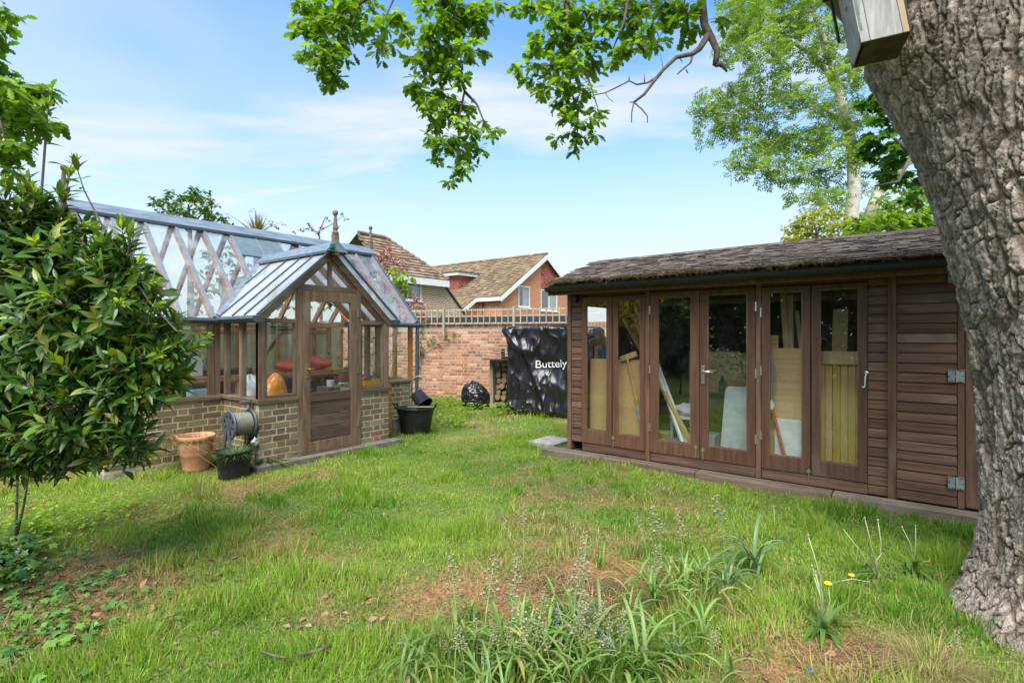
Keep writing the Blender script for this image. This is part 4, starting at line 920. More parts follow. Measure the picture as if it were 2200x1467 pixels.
# trug and buckets at the corner of the greenhouse
q = onZ(893, 930); tb = thing('black_trug', 'large black rubber trug standing on the grass by the greenhouse corner', 'bucket', tuple(q))
M['rubber'] = surf('black_rubber', (.011, .011, .012), (.024, .024, .025), 7, rough=.5, bump=.08, c3=(.06, .055, .045), c3s=3, c3r=(.6, .85))
MB().lathe([(.20, -.01), (.215, .01), (.265, .30), (.292, .385), (.30, .392), (.298, .405), (.284, .402), (.255, .30), (.205, .03), (.001, .028)], q, 40).build('tub', M['rubber'], tb, smooth=True)
for k in (-1, 1):
    c_ = q + RT * (.285 * k) + Vector((0, 0, .39)); MB().tube([c_ + FW * -.09, c_ + FW * -.07 + Vector((0, 0, .055)) + RT * .03 * k, c_ + FW * .07 + Vector((0, 0, .055)) + RT * .03 * k, c_ + FW * .09], .014, 8).build('handle', M['rubber'], tb, smooth=True)
q1 = q + Vector((0, 0, .40)) + RT * .06 + FW * .08; bk = thing('black_bucket', 'small black bucket tipped over on top of the rubber trug', 'bucket', tuple(q1))
axb = (RT * .50 + Vector((0, 0, -.55)) - FW * .35).normalized(); c_ = q1 + Vector((0, 0, .20)) - RT * .06
MB().lathe([(.095, 0), (.10, .005), (.13, .22), (.138, .225), (.138, .24), (.126, .24), (.095, .02), (.001, .018)], c_, 30, axb).build('pail', M['rubber'], bk, smooth=True)
MB().tube([c_ + RT * (.02 + .13 * math.cos(a_)) + Vector((0, 0, .05 + .22 * math.sin(a_))) + FW * .05 for a_ in [math.pi * k / 14 for k in range(15)]], .006, 6).build('wire_handle', M['galv'], bk)
q3 = q + Vector((0, 0, .418)) - FW * .12; o = MB().tube([q3 - RT * .1, q3 + RT * .30], [.016, .014], 8).build('wooden_stick', M['store'], None, smooth=True, at=tuple(q3)); tag(o, 'pale wooden handle lying across the rim of the black trug', 'stick')
q = onZ(848, 930) + FW * .1; o = MB().box(q.x - .09, q.x + .11, q.y - .06, q.y + .05, -.03, .21).build('stone_block', M['concrete'], None, bev=.006, at=(q.x, q.y, 0)); tag(o, 'grey block set against the plinth beside the black trug', 'block')

# ------------------------------------------------------------------ inside the shed
M['mdf'] = surf('chipboard', (.56, .32, .14), (.64, .385, .18), 40, rough=.8, bump=.05); M['ply'] = wood('plywood', (.52, .28, .115), (.66, .385, .18), 'Y', .05, .7, bump=.1)
M['pine'] = wood('pine', (.46, .28, .12), (.60, .40, .19), 'Z', .1, .7, bump=.15); M['oakp'] = wood('door_pine', (.50, .28, .085), (.62, .375, .14), 'Z', .12, .6, bump=.15)
def sheet(name, px0, px1, py0, py1, dx, mat, label, cat, th=.018, lean=0.):
    A, B = onX(px0, py1, XS + dx), onX(px1, py1, XS + dx); zt_ = onX((px0 + px1) / 2, py0, XS + dx).z; zb_ = .052
    o = MB().prism([(XS + dx, A.y, zb_), (XS + dx, B.y, zb_), (XS + dx + lean, B.y, zt_), (XS + dx + lean, A.y, zt_)], (th, 0, 0)).build(name, mat, None, bev=.002, at=(XS + dx, A.y, zb_)); return tag(o, label, cat)
def stick(name, p0, p1, w, h, mat, label, cat, up=(0, 0, 1)): o = MB().bar(p0, p1, w, h, up).build(name, mat, None, bev=.002, at=tuple(p0)); return tag(o, label, cat)
sheet('chipboard_sheet', 1268, 1394, 772, 945, .16, M['mdf'], 'tan chipboard sheet standing behind the two narrow glazed doors', 'board')
stick('leaning_batten', onX(1339, 682, XS + .62), onX(1492, 962, XS + .10), .045, .03, M['pine'], 'foremost pine batten leaning across the second and third glazed doors', 'batten')
stick('leaning_batten', onX(1362, 676, XS + .66), onX(1478, 965, XS + .16), .05, .03, M['oakp'], 'darker batten leaning behind the pine battens in the shed', 'batten')
stick('leaning_batten', onX(1366, 664, XS + .70), onX(1470, 962, XS + .09), .03, .03, M['white'], 'white painted batten leaning inside the third glazed door', 'batten')
stick('leaning_batten', onX(1405, 760, XS + .55), onX(1482, 965, XS + .14), .03, .025, M['white'], 'thin white strip leaning between the pine battens in the shed', 'batten')
sp = thing('long_handled_spade', 'long-handled spade with grey blade leaning in front of the chipboard', 'spade', tuple(onX(1384, 935, XS + .1)))
MB().tube([onX(1346, 762, XS + .14), onX(1372, 878, XS + .11)], .014, 8).build('shaft', M['pine'], sp); MB().bar(onX(1334, 772, XS + .15), onX(1368, 760, XS + .15), .05, .07).build('grip', M['pine'], sp, bev=.008)
MB().bar(onX(1371, 872, XS + .105), onX(1378, 908, XS + .10), .06, .014, (1, 0, 0)).build('blade', M['galv'], sp, bev=.004); MB().tube([onX(1378, 905, XS + .10), onX(1384, 938, XS + .10)], .011, 8).build('tip', M['pine'], sp)
A = onX(1608, 968, XS + .35); q0 = onX(1545, 965, XS + .35); zt_ = onX(1580, 832, XS + .35).z
wb = thing('folded_table', 'pale grey folding table top with rounded corner behind the fourth glazed door', 'table', (XS + .35, q0.y, .06)); yy0, yy1 = q0.y, A.y
poly = [(yy0, .10), (yy1 - .05, .10), (yy1 - .05, zt_)] + [(yy0 - .10 + .06 * math.cos(a_), zt_ - .06 + .06 * math.sin(a_)) for a_ in (1.57, 1.1, .6, .15)]
MB().prism([(XS + .35 + (z - .1) * .1, y, z) for y, z in poly], (.03, 0, 0)).build('top', plain('pale_laminate', (.55, .58, .60), .4), wb, bev=.006)
for yq in (yy0 - .06, yy1 + .1): MB().tube([(XS + .40, yq, .055), (XS + .45, yq, .8)], .012, 8).build('leg', M['galv'], wb)
sheet('plywood_sheet', 1650, 1733, 748, 930, .17, M['ply'], 'plain plywood sheet standing behind the fifth glazed door', 'board')
sheet('plywood_offcut', 1651, 1672, 720, 760, .24, M['ply'], 'small plywood offcut showing above the plywood sheet', 'board')
for i, (a_, b_, c_, d_, w) in enumerate(((1682, 632, 1690, 760, .05), (1697, 634, 1700, 760, .05), (1712, 668, 1722, 760, .035), (1726, 700, 1729, 760, .04))):
    stick('upright_batten', onX(c_, d_, XS + .32), onX(a_, b_, XS + .40), w, .02, M['pine'] if i != 0 else M['oakp'], ('broad brown batten showing above the plywood on the side of the glazed pair', 'tall pine batten with a white band above the plywood', 'slanting thin batten above the plywood sheet', 'short batten end above the plywood next to the door frame')[i], 'batten', up=(1, 0, 0))
o = sheet('insulation_block', 1664, 1736, 902, 985, .11, plain('polystyrene', (.74, .75, .74), .8), 'white polystyrene block at the foot of the plywood sheet', 'block', .05)
pl = thing('tool_pole', 'red and white pole tool leaning inside the fifth glazed door', 'tool', tuple(onX(1688, 985, XS + .07)))
M['red'] = plain('faded_red', (.50, .10, .07), .5); MB().tube([onX(1660, 880, XS + .08), onX(1688, 990, XS + .06)], .016, 8).build('pole', M['red'], pl); MB().blob(onX(1657, 872, XS + .08), (.02, .025, .05), 8, 6, .2, 2).build('joint', M['white'], pl)
for i, px in enumerate((1655, 1660, 1665)): MB().tube([onX(px, 768 + 8 * i, XS + .11), onX(px - 3, 872, XS + .10)], .007, 6).build('rod', M['galv'], pl)
# the stored door behind the sixth glazed leaf
A, B = onX(1756, 1000, XS + .13), onX(1856, 1000, XS + .13); sdr = thing('stored_door', 'ochre boarded door stored upright behind the sixth glazed door', 'door', (XS + .13, A.y, .05)); zt_ = onX(1805, 757, XS + .13).z; zr_ = onX(1805, 783, XS + .13).z
n = 6
for i in range(n):
    y0_, y1_ = A.y + (B.y - A.y) * i / n, A.y + (B.y - A.y) * (i + 1) / n; MB().box(XS + .14, XS + .165, y1_ + .002, y0_ - .002, .052, zt_).build('board', M['oakp'], sdr, bev=.003)
MB().box(XS + .12, XS + .139, B.y, A.y - .03, zr_, zt_ + .01).build('rail', M['pine'], sdr, bev=.003)
stick('upright_plank', onX(1803, 770, XS + .24), onX(1806, 664, XS + .25), .125, .02, M['pine'], 'wide pine plank standing up above the stored boarded door', 'plank', up=(1, 0, 0))
sheet('backing_board', 1480, 1660, 757, 950, 1.05, M['mdf'], 'large brown board standing deep inside the shed', 'board')
def tub(px, py, dx, r, h, col, label, name='paint_tub', lid=None):
    q = onX(px, py, XS + dx); q.z = .052; t_ = thing(name, label, 'tub', tuple(q)); MB().lathe([(r * .88, 0), (r, h), (r * 1.05, h), (r * 1.05, h - .02)], q, 24).build('body', plain('tub_' + name, col, .45), t_, smooth=False)
    MB().lathe([(r * 1.02, h + .001), (r * 1.02, h + .012), (.001, h + .014)], q, 24).build('lid', plain('tub_lid', lid or (.7, .7, .7), .45), t_)
    return t_
tub(1428, 950, .22, .07, .13, (.72, .73, .72), 'low white tub inside the foot of the third glazed door')
tt = tub(1452, 952, .30, .085, .22, (.72, .74, .76), 'white paint tub with blue bands behind the leaning battens', 'striped_tub', (.10, .25, .55))
q = onX(1452, 952, XS + .30); q.z = .052
for z in (.08, .14): MB().lathe([(.0805 + z * .03, z), (.0818 + z * .035, z + .03)], q, 24).build('band', plain('tub_blue', (.06, .20, .50), .45), tt)
tub(1430, 930, .55, .09, .25, (.62, .42, .05), 'mustard yellow tub behind the low white tub', 'yellow_tub'); tub(1495, 945, .75, .10, .30, (.45, .47, .48), 'grey tub standing behind the leaning battens', 'grey_tub')
q = onX(1512, 950, XS + .45); o = MB().box(q.x, q.x + .3, q.y - .12, q.y + .10, .052, .34).build('plastic_box', plain('clear_box', (.42, .45, .46), .3), None, bev=.01, at=tuple(q)); tag(o, 'translucent plastic storage box behind the lever-handled door', 'box')
q = onX(1472, 905, XS + .6); wc = thing('white_chair', 'white stool with a cloth on it deep behind the third glazed door', 'stool', (q.x, q.y, .052))
MB().box(q.x - .14, q.x + .14, q.y - .14, q.y + .14, .50, .53).build('seat', M['white'], wc); [MB().box(q.x + a_ * .12 - .015, q.x + a_ * .12 + .015, q.y + b_ * .12 - .015, q.y + b_ * .12 + .015, .052, .50).build('leg', M['white'], wc) for a_ in (-1, 1) for b_ in (-1, 1)]
MB().blob((q.x, q.y, .60), (.12, .13, .07), 14, 10, .2, 6).build('cloth', plain('white_cloth', (.68, .69, .74), .9), wc, smooth=True)
q = onX(1552, 845, XS + .95); o = MB().lathe([(.045, 0), (.045, .15), (.02, .17), (.02, .22), (.001, .22)], (q.x, q.y, q.z), 14).build('spray_bottle', plain('bottle_green', (.02, .07, .05), .4), None, at=tuple(q)); tag(o, 'dark green bottle standing beside the folded table top', 'bottle')
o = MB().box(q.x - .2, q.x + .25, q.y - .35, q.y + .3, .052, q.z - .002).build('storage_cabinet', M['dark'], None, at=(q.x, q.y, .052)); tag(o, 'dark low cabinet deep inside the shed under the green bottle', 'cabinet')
q = onX(1275, 735, XS + .5); rk = thing('round_brush', 'round wicker head on a dark stand behind the first glazed door', 'brush', (q.x, q.y, .052)); MB().blob(q, (.05, .07, .055), 14, 10, .04, 4).build('head', M['mdf'], rk, smooth=True); MB().tube([q, (q.x, q.y, .052)], .012, 8).build('stem', M['dark'], rk)
q = onX(1301, 770, XS + .55); o = MB().box(q.x, q.x + .1, q.y - .06, q.y + .06, .5, q.z + .17).build('blue_carton', plain('carton_blue', (.10, .28, .48), .6), None, bev=.004, at=tuple(q)); tag(o, 'blue and white carton behind the first glazed door', 'carton')
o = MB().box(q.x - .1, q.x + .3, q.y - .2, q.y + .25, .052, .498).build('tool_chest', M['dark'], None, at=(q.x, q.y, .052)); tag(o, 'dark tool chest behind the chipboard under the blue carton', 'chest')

# ------------------------------------------------------------------ inside the greenhouse
st_ = thing('staging_bench', 'slatted cedar staging bench along the back of the greenhouse', 'bench', (3.8, 8.8, .03))
for k in range(6): MB().box(GX0 + .14, GX1 - .14, 8.50 + k * .105, 8.59 + k * .105, .86, .882).build('slat', M['gh_in'], st_, bev=.002)
for x in (1.95, 2.9, 3.85, 4.8, 5.7):
    for y in (8.53, 9.08): MB().box(x - .025, x + .025, y - .025, y + .025, .032, .858).build('leg', M['gh_in_z'], st_)
MB().box(GX0 + .14, GX1 - .14, 8.485, 8.498, .80, .875).build('apron', M['gh_in'], st_)
s2 = thing('staging_table', 'low cedar staging table inside the long window beside the porch', 'bench', (2.3, 7.3, .03))
for k in range(4): MB().box(GX0 + .16, 3.05, 6.98 + k * .105, 7.07 + k * .105, .60, .62).build('slat', M['gh_in'], s2, bev=.002)
for x in (1.95, 2.95):
    for y in (7.0, 7.35): MB().box(x - .02, x + .02, y - .02, y + .02, .032, .598).build('leg', M['gh_in_z'], s2)
sh_ = thing('high_shelf', 'high cedar shelf across the back of the greenhouse', 'shelf', (3.4, 8.85, 1.58))
for k in range(3): MB().box(GX0 + .1, 5.45, 8.55 + k * .13, 8.66 + k * .13, 1.58, 1.60).build('slat', M['gh_in'], sh_)
MB().box(GX0 + .1, 5.45, 8.53, 8.548, 1.53, 1.60).build('fascia', M['gh_in'], sh_)
for x in (2.0, 3.2, 4.6): MB().bar((x, 8.56, 1.56), (x, 9.15, 1.15), .03, .05, (1, 0, 0)).build('bracket', M['gh_in'], sh_)
for x in (3.5, 4.75): o = MB().bar((x, YG + .1, 1.66), (x, YG + .5, 2.15), .03, .06, (1, 0, 0)).build('brace', M['gh_in_z'], gh)
MB().box(4.35, 5.8, 8.3, 8.35, 1.66, 1.73).build('tie_bar', M['gh_in'], gh)
o = MB()
for k in range(4): o.blob((4.85, 8.75, 1.635 + k * .045), (.44 - .03 * k, .17, .035), 18, 8, .05, 20 + k)
o = o.build('folded_canvas', surf('green_canvas', (.03, .13, .06), (.06, .20, .10), 6, rough=.8, bump=.2), None, smooth=True, at=(4.85, 8.75, 1.6)); tag(o, 'folded green canvas lying on the high shelf in the greenhouse', 'canvas'); o['kind'] = 'thing'
M['sackred'] = surf('red_sack', (.48, .075, .032), (.60, .13, .06), 9, rough=.6, bump=.4, bscale=14, bdist=.03)
o = MB().blob((5.22, 8.75, 1.005), (.42, .22, .13), 22, 12, .09, 8).build('red_sack', M['sackred'], None, smooth=True, at=(5.22, 8.75, .88)); tag(o, 'plump orange-red sack lying on the greenhouse bench', 'sack')
o = MB().blob((4.76, 8.70, .97), (.20, .17, .09), 18, 10, .10, 9).build('red_sack', M['sackred'], None, smooth=True, at=(4.76, 8.7, .88)); tag(o, 'smaller slumped red sack beside the plump one on the bench', 'sack')
q = onY(592, 850, 6.28); t = NT('orange_bag'); v = t.coord(rnd=False); c = t.mix(t.ramp(t.noise(v, 12, 4, .6), .56, .62), (.70, .235, .008), (.70, .42, .16)); M['obag'] = t.done(t.bsdf(c, .35, t.bump(t.noise(v, 9, 4, .6, 1.), .7, .04), 0, .5))
ob = MB().blob((q.x, q.y, .78), (.15, .11, .25), 26, 18, .05, 14).build('orange_bag', M['obag'], None, smooth=True, at=(q.x, q.y, .55)); tag(ob, 'orange plastic bag behind the window left of the porch door', 'bag')
o = MB().box(q.x - .2, q.x + .2, q.y - .14, q.y + .14, .034, .55).build('storage_crate', M['gh_in'], None, bev=.005, at=(q.x, q.y, .034)); tag(o, 'wooden crate under the orange bag in the porch', 'crate')
q = onY(538, 850, 6.55); o = MB().blob((q.x, q.y, .80), (.12, .12, .20), 20, 14, .13, 5).build('white_bag', plain('white_plastic_bag', (.62, .64, .68), .35), None, smooth=True, at=(q.x, q.y, .6)); tag(o, 'crumpled white plastic bag in the porch side window', 'bag')
o = MB().box(q.x - .16, q.x + .16, q.y - .14, q.y + .14, .034, .60).build('storage_crate', M['gh_in'], None, bev=.005, at=(q.x, q.y, .034)); tag(o, 'wooden crate under the white bag in the porch', 'crate')
q = onY(431, 845, 7.1); o = ring([(q.x - .13, q.y - .09, .83), (q.x + .13, q.y - .09, .83), (q.x + .13, q.y + .09, .83), (q.x - .13, q.y + .09, .83)], [(q.x - .115, q.y - .075, .83), (q.x + .115, q.y - .075, .83), (q.x + .115, q.y + .075, .83), (q.x - .115, q.y + .075, .83)], (0, 0, -.2)); o.box(q.x - .116, q.x + .116, q.y - .076, q.y + .076, .625, .64)
o = o.build('blue_tub', plain('pale_blue_plastic', (.36, .50, .56), .45), None, at=(q.x, q.y, .62)); tag(o, 'pale blue plastic tub in the long greenhouse window', 'tub')
q = onY(448, 800, 8.7); ln = thing('lantern', 'dark wire lantern on the bench seen through the long window', 'lantern', (q.x, q.y, .882))
for a_ in range(4): x_, y_ = (-.09, .09)[a_ % 2], (-.09, .09)[a_ // 2]; MB().tube([(q.x + x_, q.y + y_, .884), (q.x + x_, q.y + y_, 1.05), (q.x, q.y, 1.20)], .007, 6).build('wire', M['black_gut'], ln)
MB().lathe([(.10, .884), (.10, .90)], (q.x, q.y, 0), 12).build('base', M['black_gut'], ln)
for px, w, h, c, lb, nm in ((395, .22, .30, (.5, .52, .52), 'pale grey box on the bench near the shrub', 'grey_box'), (470, .20, .09, (.03, .03, .035), 'black seed tray stack on the bench behind the inner corner', 'seed_tray'), (512, .18, .10, (.02, .02, .022), 'black tray on the bench seen through the porch side', 'black_tray'), (545, .14, .07, (.30, .06, .03), 'red-brown clay saucer stack on the bench', 'clay_saucers')):
    q = onY(px, 790, 8.75); o = MB().box(q.x - w, q.x + w, q.y - .12, q.y + .12, .884, .884 + h).build(nm, plain(nm, c, .5), None, bev=.012, at=(q.x, q.y, .884)); tag(o, lb, nm.split('_')[-1])
q = onY(738, 836, 7.35); cn = thing('drum_tin', 'red and green printed tin standing behind the porch door glass', 'tin', (q.x, q.y, .70))
MB().lathe([(.075, .70), (.075, .93), (.07, .935), (.001, .935)], (q.x, q.y, 0), 24).build('body', plain('tin_green', (.03, .16, .07), .35), cn); MB().lathe([(.0758, .80), (.0758, .90)], (q.x, q.y, 0), 24).build('band', plain('tin_red', (.45, .04, .03), .35), cn); MB().lathe([(.0762, .72), (.0762, .755)], (q.x, q.y, 0), 24).build('band', M['white'], cn)
o = MB().lathe([(.055, .70), (.06, .80), (.055, .80), (.05, .71)], (q.x - .22, q.y + .03, 0), 20).build('white_mug', M['white'], None, at=(q.x - .2, q.y, .7)); tag(o, 'small white pot next to the printed tin', 'pot')
o = MB().box(q.x - .35, q.x + .25, q.y - .15, q.y + .2, .034, .698).build('brick_stand', M['brick_gh'], None, at=(q.x, q.y, .034)); tag(o, 'brick stand behind the porch door under the printed tin', 'stand')
q = onY(798, 832, 6.35); yc = thing('yellow_tray', 'yellow plastic tray on the ledge right of the porch door', 'tray', (q.x, q.y, .79)); M['yel'] = plain('yellow_plastic', (.72, .36, .015), .4)
ring([(q.x - .2, q.y - .12, .86), (q.x + .2, q.y - .12, .86), (q.x + .2, q.y + .12, .86), (q.x - .2, q.y + .12, .86)], [(q.x - .18, q.y - .1, .86), (q.x + .18, q.y - .1, .86), (q.x + .18, q.y + .1, .86), (q.x - .18, q.y + .1, .86)], (0, 0, -.07)).build('rim', M['yel'], yc); MB().box(q.x - .181, q.x + .181, q.y - .101, q.y + .101, .785, .80).build('base', M['yel'], yc)
MB().tube([(q.x - .18, q.y, .85), (q.x - .14, q.y, .90), (q.x - .05, q.y, .91)], .012, 8).build('grip', M['yel'], yc)
o = MB().box(q.x - .25, q.x + .25, q.y - .15, q.y + .18, .034, .783).build('wooden_stand', M['gh_in'], None, at=(q.x, q.y, .034)); tag(o, 'cedar stand under the yellow tray in the porch', 'stand')

# ------------------------------------------------------------------ neighbouring houses
def bricktex(name, axis, c1, c2, c3, mort, jit=.5):
    t = NT(name); tc = t.n('ShaderNodeTexCoord'); s = t.n('ShaderNodeSeparateXYZ'); t.l(tc.outputs['Object'], s.inputs[0]); cb = t.n('ShaderNodeCombineXYZ'); t.l(s.outputs[0 if axis == 'X' else 1], cb.inputs[0]); t.l(s.outputs[2], cb.inputs[1])
    b = t.n('ShaderNodeTexBrick'); t.l(cb.outputs[0], b.inputs['Vector']); b.inputs['Scale'].default_value = 1; b.inputs['Brick Width'].default_value = .225; b.inputs['Row Height'].default_value = .075; b.inputs['Mortar Size'].default_value = .014; b.inputs['Bias'].default_value = 0
    b.inputs['Color1'].default_value = (*c1, 1); b.inputs['Color2'].default_value = (*c2, 1); b.inputs['Mortar'].default_value = (*mort, 1)
    v = t.coord(rnd=False); c = t.mix(t.math('MULTIPLY', t.ramp(t.noise(v, 2.5, 5, .7), .5, .75), .4), b.outputs['Color'], c3)
    return t.done(t.bsdf(c, .9, t.bump(t.math('SUBTRACT', 1., b.outputs['Fac']), .5, .01), 0, .2))
bo = ((.64, .205, .088), (.47, .14, .065), (.64, .25, .12), (.55, .34, .22)); bt = ((.46, .265, .155), (.31, .175, .105), (.48, .30, .18), (.66, .54, .40))
M['hb_x'] = bricktex('house_brick_orange', 'X', *bo); M['hb_y'] = bricktex('house_brick_orange_side', 'Y', *bo); M['tb_x'] = bricktex('house_brick_tan', 'X', *bt); M['tb_y'] = bricktex('house_brick_tan_side', 'Y', *bt)
def tilem(name, cols, moss, mr):
    t = NT(name); r = t.rnd(); v = t.coord(rnd=False); c = t.mix(r, *cols); c = t.mix(t.ramp(t.noise(v, 1.1, 6, .7), *mr), c, moss); c = t.mix(t.math('MULTIPLY', t.ramp(t.noise(v, 9, 5, .7), .5, .66), .7), c, moss); c = t.hsv(c, .5, 1, t.math('ADD', .7, t.math('MULTIPLY', t.math('FRACT', t.math('MULTIPLY', r, 9.1)), .6)))
    return t.done(t.bsdf(c, .9, t.bump(t.noise(v, 25, 4, .7), .5, .02), 0, .2))
M['tile_m'] = tilem('mossy_tile', ((.15, .10, .07), (.25, .17, .115)), (.235, .185, .07), (.45, .72)); M['tile_b'] = tilem('brown_tile', ((.155, .10, .07), (.26, .175, .125)), (.20, .16, .085), (.58, .8)); M['tile_r'] = tilem('red_hung_tile', ((.42, .12, .10), (.34, .095, .08)), (.48, .20, .16), (.5, .8))
M['curtain'] = surf('curtain', (.50, .52, .48), (.72, .73, .70), 3, (8, 8, .3), rough=.9, bump=.1); M['room'] = plain('room_dark', (.05, .06, .06), .9)
def tiles(name, o, u, s, nu, rows, mat, parent, keep=None, w=.27, exp=.26, th=.022):
    """overlapping tiles: o = corner at the eave, u = along the eave, s = up the slope"""
    u = Vector(u).normalized(); s = Vector(s).normalized(); n = u.cross(s); n = n if n.z > 0 or abs(n.z) < 1e-3 else -n; m = MB(); rr = random.Random(4)
    for r in range(rows):
        off = (r % 2) * w / 2
        for k in range(-1, nu + 1):
            a0 = max(0, k * w + off); a1 = min(nu * w, (k + 1) * w + off)
            if a1 - a0 < .02: continue
            p = Vector(o) + u * a0 + s * (r * exp); q = Vector(o) + u * a1 + s * (r * exp)
            if keep and not keep((p + q) / 2): continue
            l = n * (th + .012 + rr.uniform(0, .012)); b = n * .002; up = s * (exp * 1.12)
            p, q = p + u * .004, q - u * .004
            m.add([p + l - n * th, q + l - n * th, q + l, p + l, q + up + b, p + up + b], [(0, 1, 2, 3), (3, 2, 4, 5), (1, 4, 2), (0, 3, 5)])
    return m.build(name, mat, parent, kind='stuff', fix=False)
def window(parent, plane, a0, a1, z0, z1, pos, split=1, curtain=True, n=-1):
    """white framed window on a wall plane; plane 'Y' lies at y = pos and looks towards -Y"""
    def pt(a, z, d): return (a, pos + n * d, z) if plane == 'Y' else (pos + n * d, a, z)
    f = .07; O = [pt(a0, z0, .03), pt(a1, z0, .03), pt(a1, z1, .03), pt(a0, z1, .03)]; I = [pt(a0 + f, z0 + f, .03), pt(a1 - f, z0 + f, .03), pt(a1 - f, z1 - f, .03), pt(a0 + f, z1 - f, .03)]
    e = Vector(pt(0, 0, -.09)) - Vector(pt(0, 0, .03)); w = ring(O, I, e).build('window', M['white'], parent)
    for k in range(1, split + 1):
        if k < split: x = a0 + (a1 - a0) * k / split; MB().prism([pt(x - .035, z0 + f, .028), pt(x + .035, z0 + f, .028), pt(x + .035, z1 - f, .028), pt(x - .035, z1 - f, .028)], e * .8).build('mullion', M['white'], w)
    MB().prism([pt(a0 + f, z0 + f, -.01), pt(a1 - f, z0 + f, -.01), pt(a1 - f, z1 - f, -.01), pt(a0 + f, z1 - f, -.01)], e * .04).build('pane', M['glass_h'], w)
    MB().prism([pt(a0 - .05, z0 - .05, .09), pt(a1 + .05, z0 - .05, .09), pt(a1 + .05, z0, .09), pt(a0 - .05, z0, .09)], e * .7).build('sill', M['white'], w)
    if curtain:
        x0, x1 = a0 + (a1 - a0) * .5, a1 - f; nn = 12; m = MB()
        for k in range(nn):
            xa, xb = x0 + (x1 - x0) * k / nn, x0 + (x1 - x0) * (k + 1) / nn; da, db = -.11 - .03 * (k % 2), -.11 - .03 * ((k + 1) % 2); m.add([pt(xa, z0 + f, da), pt(xb, z0 + f, db), pt(xb, z1 - f, db), pt(xa, z1 - f, da)], [(0, 1, 2, 3)])
        m.build('curtain', M['curtain'], w, fix=False)
    MB().prism([pt(a0, z0, -.25), pt(a1, z0, -.25), pt(a1, z1, -.25), pt(a0, z1, -.25)], e * .1).build('room_back', M['room'], w)
    return w
# -- the house with the mossy roof: gable end at y = GY
GY, HXL, HXR, RXh, EZh, RZh = 18.95, 23.3, 32.0, 27.65, 3.97, 6.72; slp = (RZh - EZh) / (RXh - HXL)
h2 = thing('brick_house', 'orange brick house with mossy tiled roof and white bargeboards', 'house', (RXh, GY, 0))
def holed(y, poly, holes):
    """gable wall as vertical strips around rectangular openings"""
    xs = sorted({p[0] for p in poly} | {h[0] for h in holes} | {h[1] for h in holes}); m = MB()
    top = lambda x: np.interp(x, [p[0] for p in poly], [p[1] for p in poly])
    for a, b in zip(xs[:-1], xs[1:]):
        hs = sorted([h for h in holes if h[0] < (a + b) / 2 < h[1]], key=lambda h: h[2]); z = 0.
        for h in hs: m.add([(a, y, z), (b, y, z), (b, y, h[2]), (a, y, h[2])], [(0, 1, 2, 3)]); z = h[3]
        m.add([(a, y, z), (b, y, z), (b, y, float(top(b))), (a, y, float(top(a)))], [(0, 1, 2, 3)])
    return m
def yX(px, py, Yp): q = onY(px, py, Yp); return q.x, q.z
w1a, w1z1 = yX(1114, 613, GY); w1b, _ = yX(1138.5, 613, GY); w1z0 = yX(1126, 660, GY)[1]; w2a, w2z1 = yX(1162, 621, GY); w2b, _ = yX(1197, 621, GY); w2z0 = yX(1175, 668, GY)[1]
gl = holed(GY, [(HXL, EZh - .15), (RXh, RZh - .15), (HXR, EZh - .15)], [(w1a, w1b, w1z0, w1z1), (w2a, w2b, w2z0, w2z1)]).build('gable_wall', M['hb_x'], h2, fix=False)
window(h2, 'Y', w1a, w1b, w1z0, w1z1, GY + .02); window(h2, 'Y', w2a, w2b, w2z0, w2z1, GY + .02, 2)
tiles('hung_tiles', (w2a + .02, GY - .02, w2z1 + .06), (1, 0, 0), (0, 0.02, 1), 9, 11, M['tile_r'], h2, keep=lambda p: p.z < EZh + (HXR - p.x) * slp - .25 and p.z < EZh + (p.x - HXL) * slp - .2, w=.24, exp=.16)
Y2 = 20.8; CX = 21.35; YF = 29.9
MB().add([(HXL, GY, 0), (HXL, Y2, 0), (HXL, Y2, EZh - .1), (HXL, GY, EZh - .1)], [(0, 1, 2, 3)]).build('side_wall', M['hb_y'], h2, fix=False)
zc = EZh - (HXL - CX) * slp
MB().add([(CX + .2, Y2, 0), (HXL, Y2, 0), (HXL, Y2, EZh - .1), (CX + .2, Y2, zc)], [(0, 1, 2, 3)]).add([(CX + .2, Y2, 0), (CX + .2, YF, 0), (CX + .2, YF, zc), (CX + .2, Y2, zc)], [(0, 1, 2, 3)]).build('outshot_wall', M['hb_x'], h2, fix=False)
sv = (RXh - HXL, 0, RZh - EZh); slen = math.hypot(RXh - HXL, RZh - EZh)
MB().prism([(HXL - .3, GY - .25, EZh - .3 * slp), (RXh, GY - .25, RZh), (HXR + .3, GY - .25, EZh - .3 * slp), (HXR + .3, GY - .25, EZh - .3 * slp - .1), (RXh, GY - .25, RZh - .12), (HXL - .3, GY - .25, EZh - .3 * slp - .1)], (0, YF - GY + .2, 0)).build('roof_deck', M['tile_b'], h2)
rf = tiles('roof_tiles', (HXL - .35, GY - .28, EZh - .35 * slp + .01), (0, 1, 0), sv, 41, 21, M['tile_m'], h2)
tiles('outshot_tiles', (CX - .15, Y2 - .2, zc - .15 * slp + .01), (0, 1, 0), sv, 33, 9, M['tile_m'], h2)
MB().prism([(CX - .1, Y2 - .15, zc - .1 * slp), (HXL - .3, Y2 - .15, EZh - .3 * slp), (HXL - .3, Y2 - .15, EZh - .3 * slp - .05), (CX - .1, Y2 - .15, zc - .1 * slp - .05)], (0, YF - Y2, 0)).build('outshot_deck', M['tile_b'], h2)
for k in range(32):
    MB().tube([(RXh, GY - .28 + k * .34, RZh + .03), (RXh, GY + .05 + k * .34, RZh + .03)], .11, 8).build('ridge_tile', M['tile_m'], h2)
